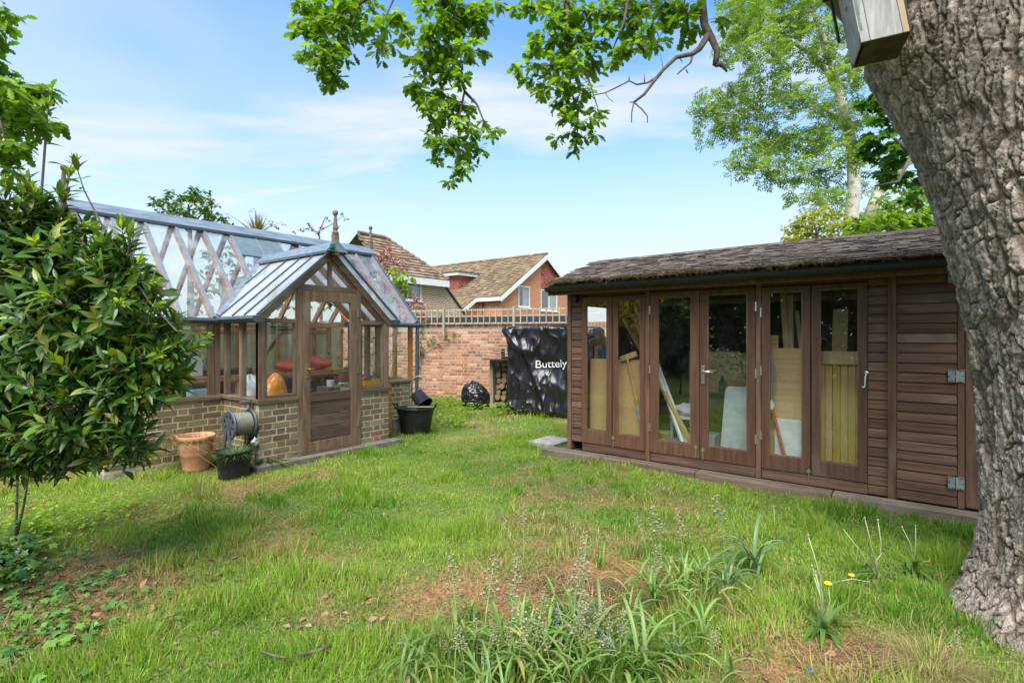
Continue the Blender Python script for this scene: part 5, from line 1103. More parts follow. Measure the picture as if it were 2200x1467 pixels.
for s in (-1, 1):
    xe = RXh + s * (RXh - HXL + .32); ze_ = EZh - .32 * slp
    MB().prism([(xe, GY - .27, ze_ - .30), (xe, GY - .27, ze_ - .02), (RXh, GY - .27, RZh - .02), (RXh, GY - .27, RZh - .33)], (0, -.03, 0)).build('bargeboard', M['white'], h2)
MB().box(HXL - .36, HXL - .33, GY - .25, Y2 - .2, EZh - .35 * slp - .22, EZh - .35 * slp - .01).build('fascia', M['white'], h2)
MB().prism([(CX - .15, Y2 - .22, zc - .15 * slp - .25), (CX - .15, Y2 - .22, zc - .15 * slp - .02), (HXL + .1, Y2 - .22, EZh + .1 * slp - .02), (HXL + .1, Y2 - .22, EZh + .1 * slp - .25)], (0, -.03, 0)).build('bargeboard', M['white'], h2)
MB().tube([(HXL - .1, Y2 - .55, EZh - .4), (HXL - .1, Y2 - .55, 0)], .05, 8).build('downpipe', plain('brown_pipe', (.06, .035, .03), .5), h2)
# tile-hung dormer
dX, dY, dYF, dz0, dz1 = 24.0, 22.99, 26.5, 3.6, 5.35; xr = RXh - (RZh - dz1) / slp
dm = MB().prism([(dX, dY, EZh + (dX - HXL) * slp - .2), (dX, dY, dz1), (xr + .1, dY, dz1)], (0, dYF - dY, 0)).build('dormer', M['tile_r'], h2)
tiles('hung_tiles', (dX, dY - .015, EZh), (1, 0, 0), (0, 0, 1), 9, 12, M['tile_r'], dm, keep=lambda p: p.x < xr and EZh + (p.x - HXL) * slp - .1 < p.z < dz1 - .12, w=.18, exp=.12)
tiles('hung_tiles', (dX - .015, dY, EZh + (dX - HXL) * slp - .1), (0, 1, 0), (0, 0, 1), 16, 9, M['tile_r'], dm, keep=lambda p: p.z < dz1 - .1, w=.18, exp=.12)
MB().box(dX - .35, xr + .35, dY - .3, dYF, dz1 + .0, dz1 + .17).build('dormer_fascia', M['white'], h2); MB().box(dX - .40, xr + .45, dY - .35, dYF, dz1 + .171, dz1 + .26).build('dormer_roof', plain('lead_roof', (.09, .095, .10), .6), h2)
# -- the nearer house: hipped brown roof, wall at y = NY
NY, NX, NE = 16.1, 15.67, 3.86
h1 = thing('tan_house', 'tan brick house with hipped brown roof and deep white fascia', 'house', (13, NY, 0))
v0, vz1 = yX(873, 603, NY); v1, _ = yX(905.5, 603, NY); vz0 = yX(890, 646, NY)[1]
holed(NY, [(12.3, NE), (NX, NE), (16.95, 2.68), (18.6, 1.15)], [(v0, v1, vz0, vz1)]).build('front_wall', M['tb_x'], h1, fix=False); window(h1, 'Y', v0, v1, vz0, vz1, NY + .02)
MB().prism([(NX - .02, NY - .08, NE + .05), (NX + .06, NY - .08, NE + .05), (18.72, NY - .08, 1.14), (18.6, NY - .08, 1.10)], (0, 3.6, 0)).build('catslide_verge', plain('verge_dark', (.05, .045, .045), .7), h1)
HY, HZ = 17.72, 5.62; hx = NX + .1 - (HY - NY + .25)
LX = 12.2
MB().add([(LX, NY - .25, NE), (NX + .25, NY - .25, NE), (hx + .1, HY, HZ), (LX + .45, HY, HZ), (LX, HY + 1.9, NE), (NX + .25, HY + 1.9, NE)], [(0, 1, 2, 3), (1, 5, 2), (3, 2, 5, 4)]).build('roof_deck', M['tile_b'], h1, fix=False)
ssl = Vector((0, HY - NY + .25, HZ - NE)); tl = ssl.length
tiles('roof_tiles', (LX, NY - .28, NE + .01), (1, 0, 0), ssl, 14, int(tl / .2), M['tile_b'], h1, keep=lambda p: p.x > LX + .45 * (p.y - NY + .25) / (HY - NY + .25) and p.x < NX + .2 - (p.y - NY + .25) * (NX + .15 - hx) / (HY - NY + .25), w=.265, exp=.2)
hd = Vector((hx + .1, HY, HZ)) - Vector((NX + .25, NY - .25, NE))
for k in range(11): a_ = Vector((NX + .25, NY - .25, NE + .04)) + hd * (k / 11); MB().tube([a_ + Vector((0, 0, .02)), a_ + hd / 11 + Vector((0, 0, -.01))], [.10, .085], 8).build('hip_tile', M['tile_b'], h1)
for k in range(4): MB().tube([(hx + .1 - k * .33, HY, HZ + .03), (hx - .2 - k * .33, HY, HZ + .03)], .095, 8).build('ridge_tile', M['tile_b'], h1)
MB().box(LX, NX + .27, NY - .30, NY - .26, NE - .27, NE + .0).build('fascia', M['white'], h1); MB().box(LX, NX + .24, NY - .255, NY + .0, NE - .26, NE - .23).build('soffit', M['white'], h1); MB().box(NX + .245, NX + .275, NY - .255, HY + 1.9, NE - .265, NE - .005).build('fascia', M['white'], h1)
# -- flat black garage roof just over the wall
ga = P(880, 700, 17.); gb = P(1260, 700, 15.8); g_ = thing('flat_roof_garage', 'low black flat-roofed garage showing through the trellis', 'garage', (ga.x, ga.y, 0)); gd = (gb - ga); gd.z = 0; bk_ = FW * 4
MB().prism([ga.xy.to_3d(), gb.xy.to_3d(), gb.xy.to_3d() + bk_, ga.xy.to_3d() + bk_], (0, 0, 1.88)).build('wall', plain('garage_render', (.30, .27, .24), .9), g_); a_ = Vector((ga.x, ga.y, 1.882)) - FW * .1; b_ = Vector((gb.x, gb.y, 1.882)) - FW * .1
MB().prism([a_, b_, b_ + bk_, a_ + bk_], (0, 0, .26)).build('roof', plain('felt_black', (.022, .022, .025), .8), g_)
# -- pale house beyond the fence on the far left
q = P(60, 700, 15.); h3 = thing('pale_house', 'pale brick house half hidden behind the evergreen shrub', 'house', (q.x, q.y, 0)); x0, x1, y0 = q.x - 4.0, q.x + 1.4, q.y + .5
MB().prism([(x0, y0, 0), (x1, y0, 0), (x1, y0, 3.6), (x1 - 2.7, y0, 5.6), (x0, y0, 3.6)], (0, 6, 0)).build('wall', M['tb_x'], h3, fix=True)
for s in (-1, 1): MB().prism([(x1 - 2.7, y0 - .25, 5.75), (x1 - 2.7 + s * 3.05, y0 - .25, 3.48), (x1 - 2.7 + s * 3.05, y0 - .25, 3.36), (x1 - 2.7, y0 - .25, 5.6)], (0, 6.5, 0)).build('roof', M['tile_b'], h3)
window(h3, 'Y', x1 - 1.9, x1 - .7, 2.0, 3.1, y0 - .06)

# ------------------------------------------------------------------ leaf shapes (length along +Y, normal +Z)
def strip_leaf(st, fold=.25, curl=.15):
    """a leaf from stations (y, half width): midrib plus two edges"""
    T = []; F = []
    for i, (y, w) in enumerate(st): z = -curl * y * y; T += [(0, y, z), (w, y, z + fold * w), (-w, y, z + fold * w)]
    for i in range(len(st) - 1): a = 3 * i; b = a + 3; F += [(a, a + 1, b + 1, b), (a + 2, a, b, b + 2)]
    return T, F
LAUREL = strip_leaf([(0, .012), (.10, .02), (.28, .105), (.52, .145), (.76, .095), (1, .004)], .35, .16)
OAKL = strip_leaf([(0, .012), (.12, .05), (.26, .16), (.34, .10), (.48, .25), (.56, .15), (.70, .28), (.79, .16), (.90, .17), (1, .03)], .22, .20)
SMALL = ([(0, 0, 0), (.24, .45, .05), (0, 1, -.05), (-.24, .45, .05)], [(0, 1, 2, 3)])
FOLDL = ([(0, 0, 0), (.26, .42, .08), (0, 1, -.08), (-.26, .42, .08), (0, .42, 0)], [(0, 1, 4), (1, 2, 4), (2, 3, 4), (3, 0, 4)])
def star_leaf(n=5, deep=.5):
    T = [(0, .32, .05), (0, 0, 0)]; ang = np.linspace(-2.2, 2.2, 2 * n - 1)
    for k, a in enumerate(ang):
        r = (1 - .22 * abs(a) / 2.2) * .68 if k % 2 == 0 else .68 * deep; T.append((math.sin(a) * r, .32 + math.cos(a) * r, -.10 * (k % 2 == 0)))
    return T, [(0, i, i + 1) for i in range(2, len(T) - 1)] + [(0, 1, 2), (0, len(T) - 1, 1)]
MAPLE = star_leaf(5, .55); IVY = star_leaf(5, .52)
T = []; F = []
for k in range(4):
    for s in (-1, 1):
        o = len(T); y = .18 + .2 * k; T += [(0, y, 0), (s * .15, y - .02, .03), (s * .36, y + .12, -.03), (s * .15, y + .13, .03)]; F.append((o, o + 1, o + 2, o + 3))
o = len(T); T += [(0, .78, 0), (.08, .88, .02), (0, 1.1, -.03), (-.08, .88, .02)]; F.append((o, o + 1, o + 2, o + 3)); ASH = (T, F)
M['oakleaf'] = leafm('oak_leaf', [(.075, .165, .016), (.13, .25, .020), (.22, .36, .025), (.10, .20, .018)], .5, .45, .35, (1.7, 1.65, .5))
M['laurel'] = leafm('laurel_leaf', [(.038, .100, .018), (.062, .15, .022), (.10, .21, .03), (.05, .125, .02), (.10, .205, .03), (.24, .25, .03), (.04, .10, .018), (.055, .13, .022)], .24, .33, .45)
M['bud'] = leafm('young_leaf', [(.30, .40, .035), (.24, .36, .03), (.38, .44, .05)], .45, .45, .3)
M['ashleaf'] = leafm('ash_leaf', [(.12, .215, .035), (.18, .29, .045), (.25, .36, .06), (.10, .185, .032)], .45, .5, .25)
M['maple'] = leafm('maple_leaf', [(.035, .105, .014), (.06, .16, .018), (.11, .24, .022), (.045, .125, .015)], .42, .42, .35)
M['limeleaf'] = leafm('lime_leaf', [(.16, .28, .025), (.24, .36, .03), (.12, .22, .02)], .45, .45, .3)
M['yellowleaf'] = leafm('yellow_leaf', [(.34, .36, .025), (.26, .30, .03), (.42, .40, .03), (.18, .25, .03)], .45, .5, .25)
M['acerleaf'] = leafm('acer_leaf', [(.42, .22, .175), (.52, .30, .25), (.30, .15, .11)], .35, .6, .2, (1.3, 1, .9)); M['redleaf'] = leafm('red_leaf', [(.17, .055, .045), (.24, .10, .07), (.12, .05, .035)], .35, .6, .2, (1.4, .9, .8))
M['willow'] = leafm('tree_leaf', [(.075, .145, .03), (.11, .19, .04), (.05, .105, .024)], .42, .5, .25); M['bark_pale'] = surf('ash_bark', (.36, .32, .26), (.55, .50, .43), 7, (1, 1, 2), rough=.9, bump=.4, c3=(.16, .13, .10), c3s=5, c3r=(.58, .72))
M['twig'] = surf('twig_bark', (.085, .065, .05), (.17, .14, .11), 20, rough=.9, bump=.4)
rg = np.random.default_rng(5)
def unit(v): return v / np.maximum(np.linalg.norm(v, axis=1, keepdims=True), 1e-9)
def nearest(poly, p):
    best = None
    for a, b in zip(poly[:-1], poly[1:]):
        ab = b - a; t = max(0, min(1, (p - a).dot(ab) / max(ab.length_squared, 1e-9))); q = a + ab * t; d = (q - p).length
        if best is None or d < best[0]: best = (d, q)
    return best[1]
def clumps(blobs, t, dep, per, dens, gen):
    """cluster centres inside blobs given as (column, row, radius) at distance t"""
    out = []
    for px, py, r in blobs:
        n = max(1, int(round(r * r / dens / per))); rm = r / FOC * t; c = P(px, py, t + gen.normal(0, dep))
        d = gen.normal(0, 1, (n, 3)); d = d / np.linalg.norm(d, axis=1, keepdims=True) * (gen.random((n, 1)) ** (1 / 2.4)) * rm
        out.append(np.array(c)[None] + d * np.array([1, 1, 1.]))
    return np.concatenate(out)
def rosette(cen, per, gen, down=.25, upn=1., spread=1.):
    """per leaves radiating from each centre"""
    N = len(cen); pos = np.repeat(cen, per, 0); a = gen.uniform(0, 6.283, N * per); d = np.stack([np.cos(a) * spread, np.sin(a) * spread, gen.normal(-down, .45, N * per)], -1); d = unit(d)
    n = np.stack([gen.normal(0, .45, N * per), gen.normal(0, .45, N * per), np.full(N * per, upn)], -1); pos = pos + d * gen.uniform(.0, .02, (N * per, 1)); return pos, frames(d, n)
def branchy(name, mat, parent, polys, r0, cen, twig_r, every=1, n=6):
    """limbs along polylines and thin twigs out to the leaf clusters, as one woody part"""
    m = MB()
    for pl, (ra, rb) in zip(polys, r0): m.tube(pl, [ra + (rb - ra) * i / (len(pl) - 1) for i in range(len(pl))], n)
    # twigs grow outwards: each cluster joins the nearest wood already there
    nodes = [tuple(a.lerp(b, k / 6)) for pl in polys for a, b in zip(pl[:-1], pl[1:]) for k in range(7)]; cs = [Vector(c) for c in cen[::max(every, len(cen) // 700 + 1)]]
    cs.sort(key=lambda c: min((nearest(pl, c) - c).length for pl in polys)); arr = np.zeros((len(nodes) + len(cs), 3)); arr[:len(nodes)] = nodes; cnt_ = len(nodes)
    for c in cs:
        i = int(np.argmin(((arr[:cnt_] - np.array(c)) ** 2).sum(1))); b = Vector(arr[i]); ln = (b - c).length; mid = (b + c) / 2 + Vector((U(-.12, .12), U(-.12, .12), U(-.02, .16))) * ln
        rr_ = twig_r * (1.0 if i < len(nodes) else .6); m.tube([b, mid, c], [rr_, rr_ * .8, rr_ * .5], 4, False); arr[cnt_] = c; cnt_ += 1
    return m.build(name, mat, parent, smooth=True, kind='stuff', fix=False)
def PP(lst, t): return [P(x, y, tt) for x, y, tt in [(q[0], q[1], q[2] if len(q) > 2 else t) for q in lst]]

# ------------------------------------------------------------------ the oak
TA = math.radians(48.7); TDS = 4.1; TC = FW * (TDS * math.cos(TA)) + RT * (TDS * math.sin(TA)); Lh = FW * math.sin(TA) - RT * math.cos(TA); Fh = -(FW * math.cos(TA) + RT * math.sin(TA))
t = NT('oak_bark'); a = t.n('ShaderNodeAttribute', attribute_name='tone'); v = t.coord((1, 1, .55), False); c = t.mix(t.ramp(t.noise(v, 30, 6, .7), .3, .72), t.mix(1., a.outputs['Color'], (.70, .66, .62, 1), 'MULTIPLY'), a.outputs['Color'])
c = t.mix(t.math('MULTIPLY', t.ramp(t.noise(v, 2.2, 5, .6), .55, .75), .35), c, (.20, .20, .13)); 
def vedge(scale, st, dist):
    vv = t.coord(st, False); nz_ = t.n('ShaderNodeTexNoise'); t.l(vv, nz_.inputs['Vector']); nz_.inputs['Scale'].default_value = scale * 1.3; nz_.inputs['Detail'].default_value = 4
    ad = t.n('ShaderNodeVectorMath', operation='MULTIPLY_ADD'); t.l(nz_.outputs['Color'], ad.inputs[0]); ad.inputs[1].default_value = (dist, dist, dist); t.l(vv, ad.inputs[2])
    vo = t.n('ShaderNodeTexVoronoi', feature='DISTANCE_TO_EDGE'); t.l(ad.outputs[0], vo.inputs['Vector']); vo.inputs['Scale'].default_value = scale; return vo.outputs['Distance']
cr_ = t.math('ADD', t.ramp(vedge(17, (1, 1, .34), .05), .0, .10), t.math('ADD', t.math('MULTIPLY', t.ramp(vedge(42, (1, 1, .62), .03), .0, .12), .45), t.math('MULTIPLY', t.noise(v, 95, 5, .75), .8)))
nb0 = t.bump(cr_, .7, .011)
nb_ = t.bump(t.math('ADD', t.noise(v, 45, 6, .75), t.math('MULTIPLY', t.noise(v, 130, 4, .7), .5)), .5, .010, nb0)
M['bark'] = t.done(t.bsdf(c, .92, nb_, 0, .15))
oak = thing('oak_tree', 'broad oak tree with deeply furrowed grey bark and overhanging leafy branches', 'tree', (TC.x, TC.y, 0))
zl, rl = [-.3, -.1], [.80, .78]
for ex, ey in ((1992, 1350), (2030, 1300), (2062, 1258), (2100, 1180), (2115, 1100), (2118, 1000), (2110, 850), (2090, 720), (2060, 620), (2030, 520), (2000, 430), (1950, 310), (1900, 230), (1852, 150), (1850, 70), (1862, 0)):
    al = math.atan((ex - 1100) / FOC); r_ = TDS * math.sin(TA - al); zl.append(H + (HOR - ey) / FOC * (TDS * math.cos(TA - al)) * math.cos(al)); rl.append(r_ + .012)
zl += [zl[-1] + .5]; rl += [rl[-1] + .1]
zo = [-.3, 0, .15, .4, .8, 1.5, 2.2, 3., 3.9]; ro = [.80, .70, .60, .52, .46, .45, .52, .60, .62]
nth, nz = 470, 660; f = np.linspace(0, 1, nth, endpoint=False); th = np.where(f < .78, -.55 + f / .78 * 3.0, 2.45 + (f - .78) / .22 * (2 * np.pi - 3.0)); z = np.linspace(-.25, 4.15, nz); TH, Z = np.meshgrid(th, z)
cl = np.maximum(0, np.cos(TH)); r0_ = np.interp(Z, zo, ro); Rr = r0_ + (np.interp(Z, zl, rl) - r0_) * cl ** 1.3
Rr += np.exp(-np.maximum(Z, 0) / .16) * .16 * (.4 + .6 * np.cos(4 * TH - 2.4)) * (1 - cl ** 2); Rr += .03 * (fbm(np.cos(TH) * 2 + 5, np.sin(TH) * 2, Z * 1.2, seed=6) - .5) + .03 * np.sin(TH * 6 + Z * .8) * np.clip(1 - Z / 3, 0, 1)
wx, wy = Rr * np.cos(TH), Rr * np.sin(TH); ang = TH * .55 / .55
# bark plates: elongated cells, split again, with warped borders
ww = .10 * (fbm(wx * 6, wy * 6, Z * 4, seed=3, oct=3) - .5); w2 = .10 * (fbm(wx * 6 + 9, wy * 6, Z * 4, seed=13, oct=3) - .5); shear = np.clip(Z - 1.4, 0, 2) * .30 * cl
k1 = 12.5; f1, f2, cid = voro((wx + ww + shear) * k1, (wy + w2) * k1, (Z + ww * 1.5) * k1 * .30, 2); e1_ = f2 - f1
k2 = 29.; g1, g2, cid2 = voro((wx + w2 * .6) * k2, (wy + ww * .6) * k2, (Z + w2 * .6) * k2 * .9, 7); e2_ = g2 - g1
sm = lambda x, a, b: (lambda q: q * q * (3 - 2 * q))(np.clip((x - a) / (b - a), 0, 1))
plate = sm(e1_, .0, .085); crack2 = sm(e2_, .0, .07); fine = fbm(wx * 40, wy * 40, Z * 26, seed=8, oct=3)
fin2 = fbm(wx * 90, wy * 90, Z * 70, seed=18, oct=2); fis = fbm(wx * 11 + 3 * ww, wy * 11, Z * 1.7, seed=28, oct=2); fis = sm(1 - np.abs(2 * fis - 1), .84, .99)
disp = .0165 * plate + .0055 * crack2 * plate + .011 * (fine - .5) + .009 * (fin2 - .5) + .008 * (cid - .5) * plate + .007 * (cid2 - .5) * plate - .018 * fis * plate
Rr = Rr + disp - .03
kn = [P(2097, 180, 2.66)]
V = np.stack([TC.x + Rr * (np.cos(TH) * Lh.x + np.sin(TH) * Fh.x), TC.y + Rr * (np.cos(TH) * Lh.y + np.sin(TH) * Fh.y), Z], -1)
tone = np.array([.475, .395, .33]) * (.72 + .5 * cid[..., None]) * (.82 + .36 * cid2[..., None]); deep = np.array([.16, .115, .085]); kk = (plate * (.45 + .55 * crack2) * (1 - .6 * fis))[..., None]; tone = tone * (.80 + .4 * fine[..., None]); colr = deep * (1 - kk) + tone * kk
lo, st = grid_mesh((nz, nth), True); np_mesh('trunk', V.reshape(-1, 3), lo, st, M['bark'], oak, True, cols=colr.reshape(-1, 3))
def pt(fw, r, z): return FW * fw + RT * r + Vector((0, 0, z))
limbA = [pt(3.1, 2.35, 3.6), pt(3.15, 1.8, 4.1), pt(3.4, 1.0, 4.5), pt(3.9, .3, 4.85), pt(4.2, -.5, 4.95), pt(4.3, -1.3, 4.8), pt(4.3, -2.2, 4.6)]
limbB = [pt(2.8, 3.0, 3.6), pt(2.85, 3.1, 4.8), pt(3.1, 3.0, 6.0), pt(3.2, 3.3, 7.5)]
tw_ = plain('limb_bark', (.20, .16, .13), .9, bump=.6, scale=20)
MB().tube(limbA, [.34, .26, .19, .14, .10, .075, .05], 14).build('limb', tw_, oak, smooth=True); MB().tube(limbB, [.55, .42, .30, .18], 16).build('limb', tw_, oak, smooth=True)
limbC = [pt(3.3, 1.1, 4.42), pt(3.6, 1.35, 4.35), *PP([(1505, -60), (1507, 0), (1514, 55), (1530, 85), (1541, 110), (1537, 140)], 3.6)]
MB().tube(limbC, [.055, .045, .036, .030, .027, .024, .021, .020], 9).tube(PP([(1537, 140), (1548, 138), (1556, 145), (1562, 155)], 3.6), [.018, .02, .012, .006], 7).build('broken_branch', M['twig'], oak, smooth=True)
dead = MB().tube(PP([(1524, 72), (1503, 105), (1488, 116), (1452, 124), (1425, 150), (1405, 175), (1384, 203), (1362, 220)], 3.6), [.024, .020, .017, .014, .012, .011, .010, .008], 8)
for pl, r in (([(1488, 116), (1484, 135), (1466, 150), (1455, 160)], .009), ([(1474, 150), (1478, 158)], .006), ([(1420, 160), (1392, 178), (1368, 182), (1352, 174), (1325, 188), (1300, 200), (1278, 204)], .008), ([(1362, 220), (1352, 220)], .005), ([(1362, 220), (1357, 243), (1357, 264)], .006), ([(1362, 220), (1380, 236), (1391, 250), (1391, 264)], .006), ([(1385, 179), (1384, 160)], .005), ([(1352, 174), (1351, 163)], .005), ([(1300, 200), (1309, 213), (1318, 220)], .003), ([(1425, 150), (1420, 120), (1410, 95)], .002), ([(1460, 124), (1466, 134)], .005)):
    dead.tube(PP(pl, 3.6), [r * (1 - .5 * i / (len(pl) - 1)) for i in range(len(pl))], 6)
dead.build('dead_branch', M['twig'], oak, smooth=True)
SPR = [
 (4.2, [(665, 30, 35), (700, 20, 40), (655, 62, 22), (690, 75, 38), (735, 40, 38), (770, 60, 32), (742, 108, 24), (705, 120, 36), (660, 112, 22), (650, 118, 14), (715, 160, 24), (708, 186, 17), (755, 15, 35), (805, 60, 24), (818, 100, 22), (812, 122, 14), (842, 106, 11), (850, 45, 26), (872, 62, 20), (888, 80, 14), (650, 10, 20), (800, 15, 20), (690, 145, 20)],
  [[(880, -90), (810, -20), (770, 10), (755, 60), (725, 110), (712, 190)], [(860, -80), (845, 0), (825, 45), (820, 110)], [(770, -40), (690, 0), (665, 60), (655, 112)]]),
 (4.1, [(930, 15, 30), (965, 20, 42), (1020, 20, 36), (945, 60, 36), (1000, 55, 40), (1032, 40, 20), (928, 85, 24), (905, 112, 18), (950, 112, 34), (1000, 108, 30), (1032, 112, 16), (888, 118, 13), (920, 145, 30), (962, 150, 30), (902, 182, 22), (936, 192, 34), (980, 170, 20), (895, 214, 18), (925, 230, 30), (968, 232, 30), (1000, 232, 20), (1035, 263, 12), (1056, 288, 13), (1062, 276, 10), (945, 268, 24), (986, 262, 22), (1018, 292, 20), (930, 300, 18), (962, 302, 25), (1000, 322, 22), (1032, 322, 15), (948, 345, 14), (983, 345, 20), (1002, 362, 14), (972, 390, 12), (984, 376, 12), (1075, 5, 13), (1100, 18, 11), (1108, 25, 8)],
  [[(960, -110), (970, 0), (985, 65), (975, 100), (985, 150), (998, 197), (985, 260), (985, 330), (972, 392)], [(998, 197), (1025, 225), (1037, 255), (1056, 285)], [(1040, -60), (1070, 0), (1105, 20)]]),
 (3.9, [(1140, 15, 22), (1175, 10, 22), (1215, 20, 30), (1250, 30, 26), (1185, 50, 22), (1220, 60, 30), (1255, 72, 26), (1148, 85, 18), (1180, 92, 26), (1150, 106, 15), (1215, 100, 26), (1260, 112, 24), (1118, 140, 12), (1106, 146, 9), (1150, 136, 16), (1188, 142, 26), (1230, 146, 26), (1270, 150, 18), (1138, 172, 18), (1175, 180, 20), (1215, 185, 25), (1255, 195, 18), (1165, 206, 14), (1200, 220, 18), (1240, 222, 20), (1282, 230, 13), (1210, 260, 17), (1250, 260, 20), (1288, 258, 11), (1205, 300, 14), (1240, 290, 20), (1236, 316, 11), (1270, 290, 13)],
  [[(1205, -110), (1218, 0), (1222, 80), (1220, 150), (1228, 200), (1242, 240), (1240, 310)], [(1220, 145), (1170, 140), (1110, 146)], [(1228, 120), (1258, 150), (1285, 235)]]),
 (3.7, [(1300, 20, 26), (1340, 15, 32), (1380, 20, 26), (1310, 60, 20), (1350, 60, 30), (1390, 60, 20), (1293, 92, 15), (1335, 100, 21), (1370, 96, 20), (1318, 126, 14), (1402, 96, 12), (1430, 15, 26), (1470, 20, 24), (1440, 50, 16), (1482, 50, 18), (1472, 82, 12), (1420, 90, 9), (1550, 40, 12)],
  [[(1400, -110), (1350, 0), (1340, 50), (1315, 110)], [(1440, -90), (1400, 0), (1380, 80)], [(1480, -80), (1470, 10), (1472, 75)]]),
 (3.1, [(8, 205, 40), (42, 190, 18), (78, 196, 22), (98, 205, 22), (60, 228, 26), (85, 260, 22), (112, 268, 14), (20, 270, 32), (25, 318, 26), (8, 345, 22), (47, 312, 15), (8, 18, 17), (32, 34, 10), (-30, 60, 40), (-40, 160, 50), (105, 195, 10)],
  [[(-300, -150), (-120, 60), (0, 180), (50, 200), (105, 200)], [(-60, 120), (0, 260), (20, 330)], [(-120, 60), (-20, 20), (30, 34)]])]
MB().tube([limbA[-1], pt(4.0, -3.0, 5.3), P(-300, -150, 3.1)], [.05, .035, .022], 8).build('limb', tw_, oak, smooth=True)
OP, OR, OS = [], [], []
for t_, blobs, polys in SPR:
    cen = clumps(blobs, t_, .10, 6, 9.5, rg); ps = [PP(p, t_) for p in polys]
    first = ps[0][0]; base = nearest(limbA, first) if t_ > 3.2 else None
    if base is not None:
        for p in ps:
            if p[0].z > 4.0: p.insert(0, nearest(limbA, p[0]))
    branchy('branch', M['twig'], oak, ps, [(.022, .004)] + [(.012, .003)] * (len(ps) - 1), cen, .0035)
    pos, R = rosette(cen, 6, rg, .45, .8); OP.append(pos); OR.append(R); OS.append(rg.uniform(.050, .092, len(pos)))
OP = np.concatenate(OP); OR = np.concatenate(OR); OS = np.concatenate(OS)
cloud_split('oak_leaves', 'leaf', *OAKL, OP, OR, np.stack([OS, OS, OS], -1), M['oakleaf'], oak, 300, 'foliage')
for k, q in enumerate(kn):
    d = (Vector((TC.x, TC.y, q.z)) - q).normalized(); q = q + d * .03; m = MB().blob(q, (.035, .035, .032), 14, 11, .2, 30 + k); m.build('knot', surf('knot_bark', (.30, .21, .15), (.40, .30, .22), 30, rough=.9, bump=.6), oak, smooth=True)

# ------------------------------------------------------------------ bird box on the trunk
kq = 1.3; N1 = P(1850, 92, 2.1 * kq); N2 = P(1955, 67, 2.02 * kq); F1 = P(1830, 148, 2.305 * kq); zb = N1.z; N2.z = F1.z = zb
bxr = thing('bird_box', 'weathered grey wooden nest box with round hole fixed to the oak', 'bird box', (N1.x, N1.y, zb))
M['box_w'] = wood('box_grey', (.26, .245, .225), (.46, .445, .42), 'Z', .12, .8, (.34, .25, .17), (.58, .78), .4); M['box_dark'] = surf('box_underside', (.045, .032, .024), (.09, .07, .05), 12, rough=.9)
aa = (N2 - N1); bb = (F1 - N1); HB = .42; up = Vector((0, 0, HB)) - RT * (HB * .2)
def slabp(name, o, u, v_, th, mat, parent): n_ = u.cross(v_).normalized() * th; return MB().prism([o, o + u, o + u + v_, o + v_], n_).build(name, mat, parent, bev=.0025)
nrm_in = bb.normalized()
slabp('side_board', N1 + aa * .20, aa * .66, up, -.016 if aa.cross(up).dot(bb) < 0 else .016, M['box_w'], bxr); slabp('corner_board', N1, aa * .19, up, -.018 if aa.cross(up).dot(bb) < 0 else .018, M['box_w'], bxr); slabp('corner_board', N1 + aa * .87, aa * .13, up, -.018 if aa.cross(up).dot(bb) < 0 else .018, surf('box_tan', (.40, .27, .16), (.52, .38, .25), 14, (1, 1, .2), rough=.85), bxr)
# front board with its round entrance hole
u_ = bb; n = 20; cx, cz_, rh = .5, .62, .016; m = MB(); nn = aa.normalized() * .018; bl_ = bb.length
o_ = N1 - aa.normalized() * .0005; outer = []; hole = []
for k in range(n):
    a_ = 2 * math.pi * k / n; hole.append(o_ + u_ * cx + up * cz_ + u_.normalized() * rh * math.cos(a_) + up.normalized() * rh * math.sin(a_)); c_, s_ = math.cos(a_), math.sin(a_); q = max(abs(c_), abs(s_)); fx, fz = cx + .5 * c_ / q, .5 + .5 * s_ / q; outer.append(o_ + u_ * fx + up * fz)
ring(outer, hole, nn).build('front_board', M['box_w'], bxr)
slabp('floor_board', N1 + aa * .02 + bb * .02 - Vector((0, 0, .0)), aa * .96, bb * .96, .016 if aa.cross(bb).z > 0 else -.016, M['box_dark'], bxr)
slabp('back_board', N1 + bb * .98 + Vector((0, 0, -.0)), aa * 1.0, up, .016 if aa.cross(up).dot(bb) > 0 else -.016, M['box_w'], bxr); slabp('inner_board', N2 - aa * .03, bb, up, .014, M['box_dark'], bxr)
slabp('roof', N1 + up - aa * .35 - bb * .18 + Vector((0, 0, .0)), aa * 1.45, bb * 1.3, .018, plain('roof_felt', (.035, .05, .045), .9), bxr)
slabp('roof_edge', N1 + up * .40 + bb * 1.0 - aa * .18, bb * .10, up * .65, .012, plain('edge_felt', (.03, .045, .04), .9), bxr)

